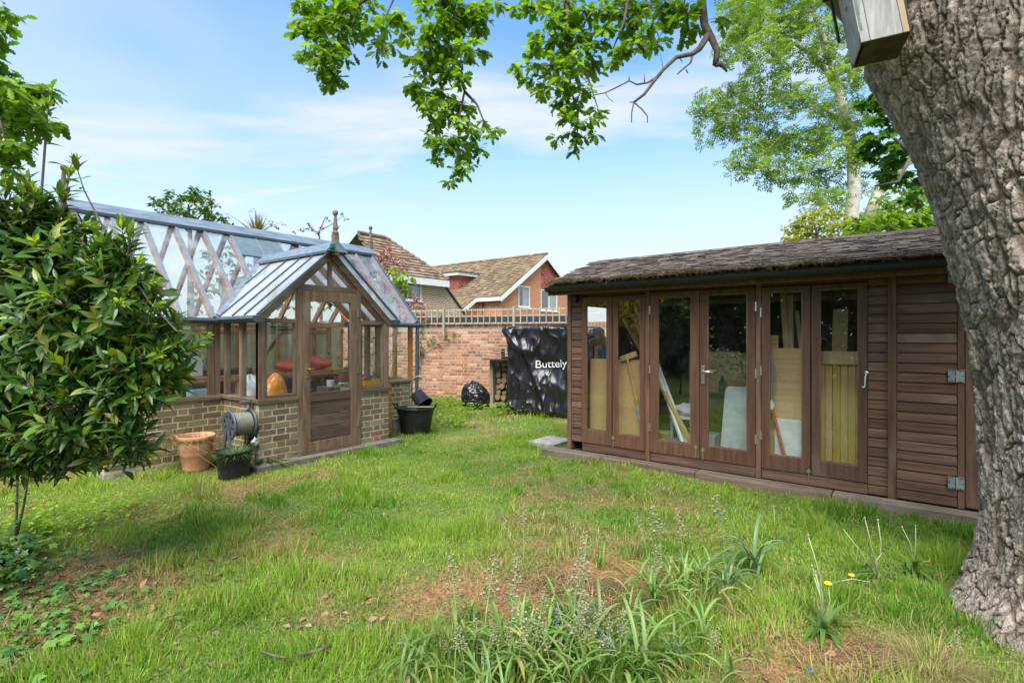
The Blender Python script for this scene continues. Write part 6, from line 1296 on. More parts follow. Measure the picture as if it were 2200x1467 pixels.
# ------------------------------------------------------------------ evergreen shrub
base = P(-90, 1100, 3.05); base.z = 0
shr = thing('laurel_shrub', 'large glossy evergreen shrub with pointed leaves and yellow-green tips', 'shrub', tuple(base))
SB = [(60, 470, 95), (20, 560, 130), (150, 560, 100), (215, 640, 125), (120, 700, 160), (285, 700, 95), (310, 800, 90), (210, 820, 140), (60, 850, 160), (285, 890, 75), (365, 730, 45), (412, 735, 24), (250, 540, 45), (280, 510, 20), (95, 430, 50), (320, 640, 50), (200, 920, 90), (80, 940, 90), (372, 850, 32), (320, 955, 40), (130, 960, 45), (-70, 700, 180), (40, 400, 30), (145, 500, 40), (345, 690, 40), (265, 590, 50), (-40, 480, 90)]
gs = np.random.default_rng(3); tips = []; TS = 3.0
for px, py, r in SB:
    n = max(3, int(r * r / 250)); rm = r / FOC * TS; d = gs.normal(0, 1, (n, 3)); d = d / np.linalg.norm(d, axis=1, keepdims=True) * (gs.random((n, 1)) ** .30) * rm; c = np.array(P(px, py, TS)); tips.append(c + d)
tips = np.concatenate(tips); core_ = [base, P(-60, 1000, 3.05), P(-20, 900, 3.05), P(60, 780, 3.05), P(110, 640, 3.0), P(90, 500, 3.0)]; core2 = [P(-60, 1000, 3.05), P(60, 985, 3.0), P(190, 900, 2.95), P(290, 800, 2.95), P(350, 740, 2.95)]; core3 = [P(60, 780, 3.05), P(190, 680, 3.0), P(270, 560, 2.95)]; core4 = [P(60, 985, 3.), P(160, 975, 2.95), P(300, 950, 2.95)]
LP, LD, LN, LS, BP, BD = [], [], [], [], [], []; wood_ = MB()
for pl, r in ((core_, .05), (core2, .03), (core3, .022), (core4, .016)): wood_.tube(pl, [r * (1 - .65 * i / (len(pl) - 1)) for i in range(len(pl))], 8)
polys = [core_, core2, core3, core4]
def shoot(tip, b, nl, L, gen, ls=1., bud=False):
    ax_ = (tip - b); ln = ax_.length; d = (ax_.normalized() + Vector((0, 0, .55))).normalized(); s = tip - d * L; mid = (b + s) / 2 + Vector((0, 0, -.03))
    wood_.tube([b, mid, s, tip], [.007, .006, .004, .002], 5, False); x = d.orthogonal().normalized(); y = d.cross(x)
    for k in range(nl):
        f_ = (k + .5) / nl; a_ = k * 2.4 + gen.uniform(0, 6) * .15; out = x * math.cos(a_) + y * math.sin(a_); el = .25 + .75 * f_ + gen.normal(0, .15)
        dd = (out * math.cos(el) + d * math.sin(el)).normalized(); dd.z -= .12; LP.append(s + d * (L * f_ ** .8)); LD.append(dd); LN.append(d * .8 + Vector((0, 0, .5)) - out * .3); LS.append(gen.uniform(.062, .145) * ls * (1 - .25 * f_))
    if bud:
        for k in range(9):
            a_ = k * 2.4; out = x * math.cos(a_) + y * math.sin(a_); BP.append(tip + d * .005 * k - d * .03); BD.append((out * .55 + d).normalized())
for tp_ in tips: tv = Vector(tp_); b = min((nearest(p, tv) for p in polys), key=lambda q: (q - tv).length); shoot(tv, b, 11, .20, gs, 1.12, gs.random() < .20)
st1 = PP([(95, 560), (88, 430), (97, 310), (103, 225)], 3.0); st2 = PP([(100, 560), (130, 460), (150, 370)], 3.0)
for stm in (st1, st2): wood_.tube(stm, [.008, .007, .006, .004][:len(stm)], 6)
shoot(st1[-1], st1[-2], 12, .16, gs, .8, True); shoot(st2[-1], st2[-2], 9, .18, gs, .85, True)
for q_, s_ in (((99, 300), -1), ((97, 310), 1), ((100, 350), 1)): LP.append(P(*q_, 3.)); LD.append((RT * s_ + Vector((0, 0, -.2 * (s_ < 0)))).normalized()); LN.append(Vector((0, 0, 1))); LS.append(.11)
for px, py in ((205, 960), (262, 485), (215, 520), (280, 495), (330, 605), (335, 655), (440, 718), (300, 560), (160, 345)): tv = P(px, py, 2.9); shoot(tv, nearest(core3, tv), 9, .17, gs, .95, True)
wood_.build('branches', M['twig'], shr, smooth=True, kind='stuff', fix=False)
LP, LD, LN, LS = [np.array([tuple(v) if hasattr(v, 'x') else v for v in A], float) for A in (LP, LD, LN, LS)]
cloud_split('shrub_leaves', 'leaf', *LAUREL, LP, frames(LD, LN), np.stack([LS * gs.uniform(.85, 1.2, len(LS)), LS, LS], -1), M['laurel'], shr, 300)
BP = np.array([tuple(v) for v in BP]); BD = np.array([tuple(v) for v in BD]); cloud('young_leaves', *LAUREL, BP, frames(BD, gs.normal(0, 1, BD.shape)), gs.uniform(.035, .07, len(BP)), M['bud'], shr)
# slim self-sown laurel below it
q = onZ(45, 1165); lsap = thing('laurel_sapling', 'slim dark laurel sapling under the evergreen shrub', 'plant', tuple(q)); LP, LD, LN, LS = [], [], [], []; wood_ = MB(); t_ = depth(q)
for stem_ in ([(34, 1165), (36, 1090), (38, 1000), (30, 930)], [(36, 1150), (52, 1080), (64, 1000), (60, 930)]):
    pl = PP(stem_, t_); wood_.tube(pl, [.009, .008, .006, .004], 6)
    for k in range(13): f_ = k / 12; i = min(2, int(f_ * 3)); p_ = pl[i].lerp(pl[i + 1], f_ * 3 - i); a_ = k * 2.2; LP.append(tuple(p_)); LD.append((math.cos(a_), math.sin(a_), .25)); LN.append((0, 0, 1.)); LS.append(random.uniform(.10, .15))
wood_.build('stem', M['twig'], lsap, smooth=True, fix=False); LP, LD, LN, LS = map(np.array, (LP, LD, LN, LS)); cloud_split('l', 'leaf', *LAUREL, LP, frames(LD, LN), LS, M['laurel'], lsap, 300)

# ------------------------------------------------------------------ background trees and bushes
def bush(name, label, cat, blobs, t_, shape, mat, size, per, dens, polys, radii, bark='twig', dep=None, down=.2, twigr=.006, every=2, rest='crown', gen=rg, group=None, n=7):
    c0_ = P(*blobs[0][:2], t_); root = thing(name, label, cat, (c0_.x, c0_.y, 0), group); cen = clumps(blobs, t_, dep if dep is not None else t_ * .03, per, dens, gen); ps = [PP(p, t_) for p in polys]
    g0 = ps[0][0].copy(); g0.z = 0; ps[0].insert(0, g0)
    branchy('trunk', M[bark], root, ps, radii, cen, twigr, every, n); pos, R = rosette(cen, per, gen, down, .7); s_ = gen.uniform(size * .7, size * 1.25, len(pos)); cloud(rest, *shape, pos, R, s_, M[mat], root); return root
bush('ash_tree', 'tall airy ash tree with pale trunk beyond the shed roof', 'tree',
     [(1600, 40, 58), (1660, 30, 66), (1730, 40, 56), (1570, 95, 36), (1640, 105, 50), (1700, 115, 40), (1760, 120, 40), (1555, 130, 18), (1800, 60, 45), (1620, 150, 18), (1520, 222, 34), (1570, 215, 46), (1630, 212, 50), (1690, 205, 40), (1750, 205, 40), (1505, 255, 14), (1540, 272, 42), (1600, 280, 46), (1660, 300, 50), (1720, 310, 50), (1780, 300, 46), (1515, 305, 14), (1600, 335, 38), (1660, 355, 42), (1715, 370, 30), (1770, 375, 36), (1740, 425, 30), (1790, 430, 34), (1705, 430, 12), (1790, 240, 36), (1840, 400, 34), (1812, 330, 34), (1840, 250, 40), (1850, 330, 28), (1820, 170, 40), (1860, 120, 50), (1880, 40, 50), (1870, 480, 30), (1640, -30, 60), (1740, -40, 60), (1590, -20, 50)],
     14., ASH, 'ashleaf', .27, 3, 15., [[(1828, 480), (1836, 400), (1832, 330), (1822, 270), (1800, 190), (1775, 100), (1745, 20), (1720, -80)], [(1862, 490), (1885, 420), (1905, 385), (1950, 350), (2020, 320)], [(1822, 270), (1770, 232), (1720, 205), (1650, 190)], [(1800, 190), (1750, 120), (1690, 85), (1640, 30)], [(1760, 225), (1690, 240), (1610, 248), (1530, 240)], [(1755, 232), (1690, 280), (1640, 330)], [(1836, 400), (1790, 440), (1740, 440)], [(1822, 270), (1800, 310), (1760, 350), (1720, 375)]],
     [(.21, .03), (.18, .05), (.07, .02), (.07, .02), (.035, .012), (.03, .01), (.04, .01), (.04, .012)], 'bark_pale', 1.0, .35, .010, 1)
bush('sycamore_tree', 'dark green large-leaved sycamore foliage beside the oak trunk', 'tree', [(1872, 215, 30), (1902, 250, 40), (1880, 310, 40), (1922, 330, 42), (1900, 372, 30), (1952, 380, 34), (1945, 300, 40), (1862, 345, 24), (1962, 425, 26), (1930, 200, 40), (1895, 180, 22), (1850, 295, 14)], 7.6, MAPLE, 'maple', .14, 5, 26., [[(2030, 480), (2010, 380), (1960, 330), (1900, 280)], [(1960, 330), (1930, 390), (1880, 400)], [(2010, 380), (1950, 240), (1900, 200)]], [(.09, .015), (.03, .01), (.03, .01)], 'twig', .25, .5)
bush('beech_tree', 'fresh light green beech between the ash trunk and the oak', 'tree', [(1960, 440, 40), (1920, 462, 32), (1990, 462, 38), (1985, 400, 28), (1900, 430, 24), (1945, 400, 20), (2010, 430, 36), (1880, 470, 22)], 9.5, FOLDL, 'limeleaf', .10, 6, 5., [[(2000, 520), (1985, 450), (1960, 400)], [(1990, 480), (1930, 450)]], [(.08, .02), (.03, .01)], 'twig', .3, .3)
bush('golden_bush', 'yellow-green leafy bush rising above the shed ridge', 'bush', [(1722, 492, 30), (1762, 482, 32), (1802, 492, 28), (1702, 512, 20), (1745, 512, 26), (1782, 516, 24), (1740, 462, 14), (1690, 522, 12), (1775, 455, 18), (1730, 478, 26), (1800, 468, 24), (1700, 496, 20)], 10., FOLDL, 'yellowleaf', .08, 6, 3.2, [[(1760, 540), (1755, 500), (1745, 470)], [(1760, 520), (1710, 510)], [(1760, 515), (1800, 495)]], [(.05, .01), (.02, .006), (.02, .006)], 'twig', .3, .2)
bush('laurel_hedge', 'bright green broad-leaved hedge behind the shed roof', 'hedge', [(1842, 496, 22), (1880, 490, 24), (1920, 484, 26), (1960, 488, 26), (2000, 490, 28), (2035, 495, 28), (1822, 510, 12), (1860, 510, 22), (1940, 510, 26), (1850, 478, 20), (1890, 472, 22), (1930, 468, 22), (1975, 470, 24)], 9., FOLDL, 'limeleaf', .13, 6, 5., [[(1930, 560), (1925, 510), (1915, 480)], [(1930, 520), (1860, 505)], [(1930, 520), (1990, 500)]], [(.05, .01), (.03, .01), (.03, .01)], 'twig', .25, .2)
bush('round_tree', 'green round-topped tree behind the ridge of the greenhouse', 'tree', [(345, 440, 18), (390, 432, 28), (430, 425, 24), (442, 450, 26), (400, 462, 24), (462, 468, 14), (370, 462, 20), (330, 432, 10), (415, 415, 12), (480, 475, 14)], 17., FOLDL, 'willow', .17, 6, 4., [[(410, 640), (408, 500), (405, 440)], [(408, 500), (350, 445)], [(408, 490), (450, 440)]], [(.14, .03), (.04, .01), (.04, .01)], 'twig', .6, .25, .012)
bush('weeping_tree', 'pale green weeping tree seen through the greenhouse glass', 'tree', [(470, 560, 45), (510, 605, 45), (545, 570, 35), (460, 640, 45), (640, 620, 45), (600, 650, 40), (690, 645, 35), (420, 690, 40), (520, 690, 45)], 15., SMALL, 'willow', .17, 6, 15., [[(480, 800), (480, 640), (470, 560)], [(480, 640), (400, 560)], [(480, 640), (590, 600)], [(480, 640), (640, 620)]], [(.16, .03), (.05, .01), (.05, .01), (.05, .01)], 'twig', .7, 1.2, .01)
bush('red_acer', 'bare-looking red-leaved acer tips above the greenhouse porch', 'tree', [(670, 482, 22), (702, 466, 16), (732, 462, 9), (650, 492, 16), (690, 498, 18), (720, 484, 12), (640, 500, 12), (742, 470, 5)], 13.5, SMALL, 'redleaf', .10, 4, 26., [[(690, 640), (690, 540), (685, 500), (700, 465)], [(685, 500), (650, 490)], [(690, 495), (720, 478), (738, 462)]], [(.05, .01), (.015, .006), (.012, .005)], 'twig', .3, .6, .006, 1)
bush('copper_acer', 'small russet acer twigs beside the palm over the ridge', 'tree', [(500, 466, 14), (478, 462, 10), (540, 452, 8), (595, 482, 12), (575, 478, 14), (610, 486, 7)], 14.5, SMALL, 'redleaf', .10, 4, 22., [[(550, 640), (552, 520), (548, 450)], [(550, 500), (490, 460)], [(552, 500), (598, 480)]], [(.05, .008), (.015, .005), (.015, .005)], 'twig', .3, .6, .006, 1)
bush('pink_acer', 'dusty pink feathery acer in front of the tan house roof', 'tree', [(830, 555, 24), (852, 572, 24), (820, 592, 18), (882, 642, 22), (892, 672, 22), (902, 692, 16), (850, 612, 16), (802, 545, 14), (870, 690, 18), (910, 655, 10), (835, 535, 10)], 14.3, SMALL, 'acerleaf', .13, 5, 4., [[(860, 800), (858, 680), (845, 600), (830, 550)], [(858, 680), (890, 650)]], [(.06, .012), (.02, .008)], 'twig', .25, .7, .006)
bush('lime_shrub', 'lime green large-leaved shrub against the tan house wall', 'shrub', [(856, 600, 20), (876, 615, 18), (850, 640, 13), (842, 588, 14), (886, 602, 10), (830, 580, 8), (862, 655, 8), (868, 588, 10)], 13.6, FOLDL, 'limeleaf', .17, 5, 9., [[(855, 800), (855, 680), (858, 600)], [(855, 640), (875, 615)]], [(.04, .01), (.015, .006)], 'twig', .15, .5, .006)
# palm
q = P(552, 500, 14.); pm = thing('cabbage_palm', 'spiky palm crown above the greenhouse ridge', 'palm', (q.x, q.y, 0)); MB().tube([(q.x, q.y, 0), tuple(q)], [.12, .08], 10).build('trunk', M['twig'], pm)
n = 120; d = unit(rg.normal(0, 1, (n, 3)) + np.array([0, 0, .35])); cloud('fronds', BLADE, BFc, np.repeat(np.array(q)[None], n, 0), frames(d, np.tile([0, 0, 1.], (n, 1))), np.stack([rg.uniform(.4, .65, n)] * 3, -1) * np.array([1.1, 1, 1]), leafm('palm_leaf', [(.12, .17, .05), (.20, .22, .08), (.28, .24, .11)], .25, .5, .3), pm)
# climber on the wall
cm = thing('wall_climber', 'sparse leafy climber trained on the brick wall beside the greenhouse', 'climber', tuple(onwall(905, 860, .1))); m = MB()
arms = [[(897, 860), (900, 780), (905, 740), (930, 728), (960, 722), (985, 716)], [(900, 780), (898, 730), (910, 695), (925, 682)], [(902, 760), (925, 742), (960, 735)], [(898, 690), (930, 690), (950, 680)]]; cen = []
for arm in arms:
    pl = [onwall(x, y, .08) for x, y in arm]; m.tube(pl, [.012 - .007 * i / (len(pl) - 1) for i in range(len(pl))], 6)
    for a_, b_ in zip(pl[:-1], pl[1:]):
        for k in range(3): cen.append(tuple(a_.lerp(b_, random.random()) + Vector((U(-.06, .06), U(-.06, .06), U(-.05, .08)))))
m.build('stems', M['twig'], cm, smooth=True, kind='stuff', fix=False); pos, R = rosette(np.array(cen), 6, rg, .2, .8); cloud('leaves', *FOLDL, pos, R, rg.uniform(.05, .09, len(pos)), leafm('climber_leaf', [(.14, .20, .06), (.20, .25, .10), (.10, .15, .05)], .35, .5, .3), cm)
# canes and stems inside the end of the greenhouse
cn_ = thing('vine_stems', 'tangle of pale canes behind the end window of the greenhouse', 'plant', (5.7, 7.4, .03)); m = MB()
for k in range(16): x_ = U(5.35, 5.8); y_ = U(7.0, 7.8); m.tube([(x_, y_, .03), (x_ + U(-.1, .1), y_ + U(-.15, .15), .9), (x_ + U(-.2, .15), y_ + U(-.3, .3), 1.7)], [.012, .009, .005], 5)
m.build('canes', surf('cane', (.34, .25, .17), (.45, .35, .25), 20, rough=.9), cn_, kind='stuff', fix=False); c_ = np.stack([rg.uniform(5.2, 5.85, 40), rg.uniform(7., 8.2, 40), rg.uniform(.9, 1.75, 40)], -1); pos, R = rosette(c_, 5, rg, .3); cloud('leaves', *FOLDL, pos, R, rg.uniform(.06, .11, len(pos)), M['maple'], cn_)

# ------------------------------------------------------------------ the side of the garden behind the viewer, seen mirrored in the shed glass
def mass(name, label, cat, boxes, n, shape, mat, size, stems, gen=rg):
    c = boxes[0]; root = thing(name, label, cat, (c[0], c[1], 0)); cs = []
    tot = sum(b[3] * b[4] * b[5] for b in boxes)
    for x, y, z_, rx_, ry_, rz_ in boxes: k = int(n * rx_ * ry_ * rz_ / tot) + 1; d = gen.normal(0, 1, (k, 3)); d = unit(d) * gen.random((k, 1)) ** .28; cs.append(np.array([x, y, z_]) + d * np.array([rx_, ry_, rz_]))
    pos = np.concatenate(cs); d = unit(gen.normal(0, 1, pos.shape) + np.array([0, 0, -.2])); nn = gen.normal(0, .7, pos.shape) + np.array([0, 0, .6]); cloud('crown', *shape, pos, frames(d, nn), gen.uniform(size * .7, size * 1.2, len(pos)), M[mat], root)
    m = MB()
    for x, y, z_, r in stems: m.tube([(x, y, -.05), (x + U(-.1, .1), y + U(-.1, .1), z_ * .5), (x + U(-.2, .2), y, z_)], [r, r * .8, r * .4], 8)
    m.build('trunk', M['twig'], root, smooth=True, fix=False); return root
M['copper'] = leafm('copper_leaf', [(.075, .018, .022), (.12, .03, .032), (.05, .014, .018)], .3, .5, .3, (1.3, .7, .7)); M['conifer'] = leafm('conifer_leaf', [(.030, .075, .020), (.05, .11, .028), (.075, .14, .032)], .2, .6, .2); M['forsythia'] = leafm('forsythia_flower', [(.62, .46, .015), (.70, .52, .02), (.52, .40, .02)], .35, .6, .2); M['whiteflower'] = leafm('white_flower', [(.62, .64, .56), (.50, .54, .44), (.40, .46, .30)], .3, .6, .2)
mass('conifer_hedge', 'tall dark conifer hedge mirrored in the shed glass', 'hedge', [(-9, y_, 2.4, 1.0, 1.3, 3.4) for y_ in (-4, -2.5, -1, .5, 2, 3.5, 5, 6.5, 8, 9.5, 11, 12.5)], 30000, FOLDL, 'conifer', .36, [(-9, y_, 3, .1) for y_ in (-4, 1, 6, 11)])
mass('copper_beech', 'copper-leaved beech tree mirrored in the shed glass', 'tree', [(-6.5, 3.0, 4.6, 2.0, 1.5, 1.9), (-7.0, 1.8, 5.6, 1.8, 1.6, 1.6)], 5500, FOLDL, 'copper', .20, [(-6.5, 3.0, 5, .18)])
mass('green_tree', 'broad green tree mirrored in the shed glass', 'tree', [(-6.0, 8.0, 4.4, 2.0, 1.8, 1.8), (-7., 10, 4.8, 2, 2, 2)], 5500, FOLDL, 'willow', .22, [(-6, 8, 4.5, .16)])
mass('forsythia_bush', 'yellow flowering forsythia bush mirrored in the shed glass', 'bush', [(-3.0, 6.4, 2.5, .7, .6, 1.3), (-3.2, 5.6, 1.9, .5, .5, .8), (-2.8, 7.4, 2.8, .7, .7, 1.2)], 3600, SMALL, 'forsythia', .10, [(-3.0, 6.4, 2.4, .03), (-2.8, 7.4, 2.6, .03)])
mass('white_flower_bush', 'low white flowering bush mirrored in the shed glass', 'bush', [(-2.0, 4.9, .95, .6, .8, .5), (-2.3, 4.0, .7, .6, .7, .5)], 2600, FOLDL, 'whiteflower', .08, [(-2.0, 4.9, .7, .03)])

# ------------------------------------------------------------------ turf
gg = np.random.default_rng(77)
def on_lawn(x, y):
    ok = np.ones(x.shape, bool)
    ok &= ~((x > XS - .215) & (y < SHY1 + .24)); ok &= ~((x > PXL - .08) & (x < PXR + .10) & (y > YP - .17)); ok &= ~((x > GX0 - .02) & (x < GX1 + .02) & (y > YG - .02) & (y < YBK + .1))
    ok &= np.hypot(x - TC.x, y - TC.y) > .66; ok &= (y < 10.95)
    w = (x - WS.x) * WNn.x + (y - WS.y) * WNn.y; ok &= w > .02
    return ok
def ground_z(x, y): return gh_height(x, y)
TUFT = [(490, 1130, .22, .10, 1.3), (440, 1150, .25, .08, 1.), (265, 1140, .2, .1, 1.2), (860, 1130, .25, .12, 1.5), (950, 1150, .25, .12, 1.6), (1040, 1140, .25, .12, 1.5), (1180, 1115, .18, .08, 1.6), (1060, 1190, .2, .08, 1.), (880, 1180, .25, .1, 1.2), (780, 1240, .2, .1, 1.2), (830, 1380, .3, .12, 1.2),
        (2045, 1215, .16, .25, 3.2), (2000, 1290, .12, .12, 2.6), (1960, 1330, .12, .10, 2.4), (2090, 1150, .10, .25, 2.2), (1760, 1290, .25, .12, 1.3), (1650, 1310, .15, .1, 1.4), (1570, 1370, .2, .1, 1.4), (1680, 1340, .15, .08, 1.3), (680, 1400, .3, .12, 1.0), (640, 1440, .3, .1, 1.1), (100, 1440, .3, .12, 1.2), (1800, 1160, .3, .1, .6), (1480, 1050, .3, .12, .7), (1420, 1010, .2, .12, .8), (570, 985, .2, .15, 1.5), (300, 1010, .5, .2, 1.), (520, 1300, .3, .1, .8), (1130, 905, .5, .3, .8), (920, 920, .3, .3, .6), (330, 1400, .25, .1, 1.)]
def height(x, y):
    n = fbm(x * 1.7, y * 1.7, seed=61, oct=3); n2 = fbm(x * 5.2, y * 5.2, seed=62, oct=2); n3 = fbm(x * 3.3 + 5, y * 3.3, seed=64, oct=2); h = .017 + .040 * np.clip(n - .42, 0, 1) ** 1.2 * 2 + .055 * np.clip(n2 - .54, 0, 1) * 2 + .22 * np.clip(n3 - .60, 0, 1) * 2
    t = x * FW.x + y * FW.y; r = x * RT.x + y * RT.y
    for px, py, rx_, rt_, k in TUFT: q = onZ(px, py); h = h + .050 * k * np.exp(-((t - depth(q)) / rt_) ** 2 - ((r - (q.x * RT.x + q.y * RT.y)) / rx_) ** 2)
    return h
def sow(n, t0, t1, wmul, hmul, power=1.):
    t = np.sqrt(gg.uniform(t0 ** 2, t1 ** 2, n)); s = gg.uniform(-1.45, 1.45, n); r = s * t; x = FW.x * t + RT.x * r; y = FW.y * t + RT.y * r; ok = on_lawn(x, y); x, y, t = x[ok], y[ok], t[ok]
    h = height(x, y); b = bare(x, y); cl = fbm(x * 9, y * 9, seed=90, oct=2); keep = gg.random(len(x)) < np.clip((1 - b * 1.02) * (.5 + .9 * cl), .04, 1); 
    return x[keep], y[keep], t[keep], h[keep], b[keep]
def turf(name, n, t0, t1, wd, hm):
    x, y, t, h, b = sow(n, t0, t1, wd, hm); N = len(x); L = h * hm * gg.uniform(.55, 1.45, N); a = gg.uniform(0, 6.283, N); ll = np.abs(gg.normal(0, .85, N)); d = np.stack([np.cos(a) * ll, np.sin(a) * ll, np.ones(N)], -1)
    fx = fbm(x * 3, y * 3, seed=15, oct=2) * 6.28 * 2; d[:, 0] += .22 * np.cos(fx); d[:, 1] += .22 * np.sin(fx); d += gg.normal(0, .28, (N, 3)) * np.array([1, 1, .3])
    pos = np.stack([x, y, ground_z(x, y) - .004], -1); R = frames(d, np.stack([-np.cos(a), -np.sin(a), np.full(N, .4)], -1))
    W_ = wd * gg.uniform(.7, 1.3, N)
    g1 = fbm(x * 1.1, y * 1.1, seed=41, oct=3); k = np.clip((g1 - .35) * 3, 0, 1)[:, None]; cA = np.array([.13, .29, .030]); cB = np.array([.285, .43, .055]); c = cA * (1 - k) + cB * k
    r_ = gg.random(N)[:, None]; c = c * (.70 + .6 * r_); yl = (gg.random(N) < .10 + .18 * k[:, 0])[:, None]; c = np.where(yl, c * .35 + np.array([.42, .45, .10]) * .65, c)
    dead = (gg.random(N) < .08 + .55 * b ** .7)[:, None]; c = np.where(dead, np.array([.52, .39, .21]) * (.6 + .7 * r_), c)
    T = np.array([(-.5, 0, 0), (.5, 0, 0), (.42, .5, .06), (-.42, .5, .06), (0, 1, .30)]); sc_ = np.stack([W_, L, L], -1)
    return cloud(name, T, BFc, pos, R, sc_, M['grass'], None, 'stuff', cols=c, at=(3., 3., 0.))
M['grass'] = leafm('grass_blade', [(0, 0, 0), (1, 1, 1)], .48, .5, .25, (1.35, 1.4, .6), attr=True)
g1 = turf('near_grass', 215000, 1.0, 4.2, .0055, 1.); g2 = turf('lawn_grass', 330000, 4.2, 8.0, .0078, .95); g3 = turf('far_grass', 150000, 8., 14., .0105, .9)
tag(g1, 'long uneven green grass in the foreground', 'grass'); tag(g2, 'short green lawn grass between the greenhouse and the shed', 'grass'); tag(g3, 'far lawn grass running back to the brick wall', 'grass')
# dry thatch lying on worn patches
n = 190000; t = np.sqrt(gg.uniform(1.6 ** 2, 6.5 ** 2, n)); r = gg.uniform(-1.05, 1.05, n) * t; x = FW.x * t + RT.x * r; y = FW.y * t + RT.y * r; ok = on_lawn(x, y) & (gg.random(n) < np.clip(bare(x, y) * .9, .04, 1)); x, y = x[ok], y[ok]; N = len(x); a = gg.uniform(0, 6.283, N)
R = frames(np.stack([np.cos(a), np.sin(a), gg.normal(.12, .2, N)], -1), np.tile([0, 0, 1.], (N, 1))); rb = gg.random(N)[:, None]; c = np.where(gg.random((N, 1)) < .55, np.array([.52, .37, .20]), np.array([.44, .23, .12])) * (.55 + .7 * rb); L = gg.uniform(.03, .11, N)
o = cloud('dry_thatch', [(-.5, 0, 0), (.5, 0, 0), (.4, .5, .06), (-.4, .5, .06), (0, 1, .0)], BFc, np.stack([x, y, ground_z(x, y) + gg.uniform(.002, .018, N)], -1), R, np.stack([np.full(N, .0032), L, L], -1), M['grass'], None, 'stuff', cols=c, at=(3., 3., 0.)); tag(o, 'dry brown thatch lying on worn patches of the lawn', 'thatch')
def scatter(pxs, pys, spread, n, gen):
    k = gen.integers(0, len(pxs), n); q = np.array([tuple(onZ(a, b)) for a, b in zip(pxs, pys)]); p = q[k] + np.column_stack([gen.normal(0, spread, n), gen.normal(0, spread, n), np.zeros(n)]); p[:, 2] = ground_z(p[:, 0], p[:, 1]); return p
def ground_leaves(name, label, pts, spread, n, shape, mat, size, lift, tilt, gen=gg):
    p = scatter([a for a, b in pts], [b for a, b in pts], spread, n, gen); p = p[on_lawn(p[:, 0], p[:, 1])]; N = len(p); a = gen.uniform(0, 6.283, N); d = np.stack([np.cos(a), np.sin(a), gen.normal(.05, tilt, N)], -1); nn = np.column_stack([gen.normal(0, tilt, N), gen.normal(0, tilt, N), np.ones(N)]); p[:, 2] += gen.uniform(.2, 1, N) * lift
    o = cloud(name, *shape, p, frames(d, nn), gen.uniform(size * .6, size * 1.3, N), M[mat] if isinstance(mat, str) else mat, None, 'stuff', at=tuple(float(v) for v in p.mean(0))); return tag(o, label, name.split('_')[-1])
M['ivy'] = leafm('ivy_leaf', [(.05, .125, .026), (.085, .20, .035), (.16, .30, .045), (.065, .15, .035)], .25, .35, .4); M['deadleaf'] = leafm('dead_leaf', [(.24, .125, .07), (.36, .21, .13), (.17, .09, .055), (.42, .27, .19)], .2, .8, .15, (1.1, .9, .7))
ground_leaves('ivy_leaves', 'trailing ivy over the bare earth under the shrub', [(40, 1290), (120, 1330), (60, 1380), (170, 1250), (220, 1300), (100, 1210), (20, 1200), (130, 1270), (30, 1430), (20, 1340), (200, 1350)], .15, 650, IVY, 'ivy', .045, .05, .35)
ground_leaves('dark_ivy_leaves', 'dark dense ivy at the foot of the shrub', [(10, 1220), (30, 1195), (0, 1260), (-40, 1230)], .10, 800, IVY, M['laurel'], .05, .14, .5)
ground_leaves('dead_leaves', 'brown dead leaves scattered under the shrub and across the lawn', [(100, 1330), (180, 1290), (160, 1220), (80, 1400), (240, 1260), (230, 1360), (300, 1240), (480, 1290), (700, 1320), (1000, 1380), (1640, 1420), (1820, 1380), (560, 1180), (1500, 1150)], .24, 420, FOLDL, 'deadleaf', .055, .025, .4)
ground_leaves('lime_ground_leaves', 'lime green low plants at the edge of the lawn beside the shrub', [(190, 1115), (240, 1095), (290, 1085), (220, 1130), (120, 1140), (60, 1120), (350, 1120), (270, 1110), (160, 1140), (30, 1140)], .10, 900, FOLDL, 'bud', .04, .16, .3)
ground_leaves('clover_leaves', 'small broad weed leaves mixed into the turf', [(x_, y_) for x_ in range(100, 2100, 160) for y_ in (1120, 1220, 1330, 1430)], .34, 9000, FOLDL, 'weed', .024, .035, .45)
ground_leaves('wall_foot_weeds', 'leafy weeds along the foot of the brick wall', [(950, 868), (980, 872), (1000, 895), (940, 905), (1075, 890), (970, 915), (920, 880)], .22, 1500, FOLDL, 'limeleaf', .07, .22, .4)
ground_leaves('shed_foot_weeds', 'small weeds growing on the sill at the foot of the shed', [(1270, 968), (1490, 1012)], .02, 40, FOLDL, 'limeleaf', .03, .04, .4)
# leafy weeds by the porch corner
q = onZ(572, 1000); o = thing('leafy_weed', 'leafy green weed at the corner of the brick porch', 'weed', tuple(q)); blades('leaves', 90, (q.x, q.y, 0), .06, .24, M['weed'], o, .9, .7, 2.2, 9)
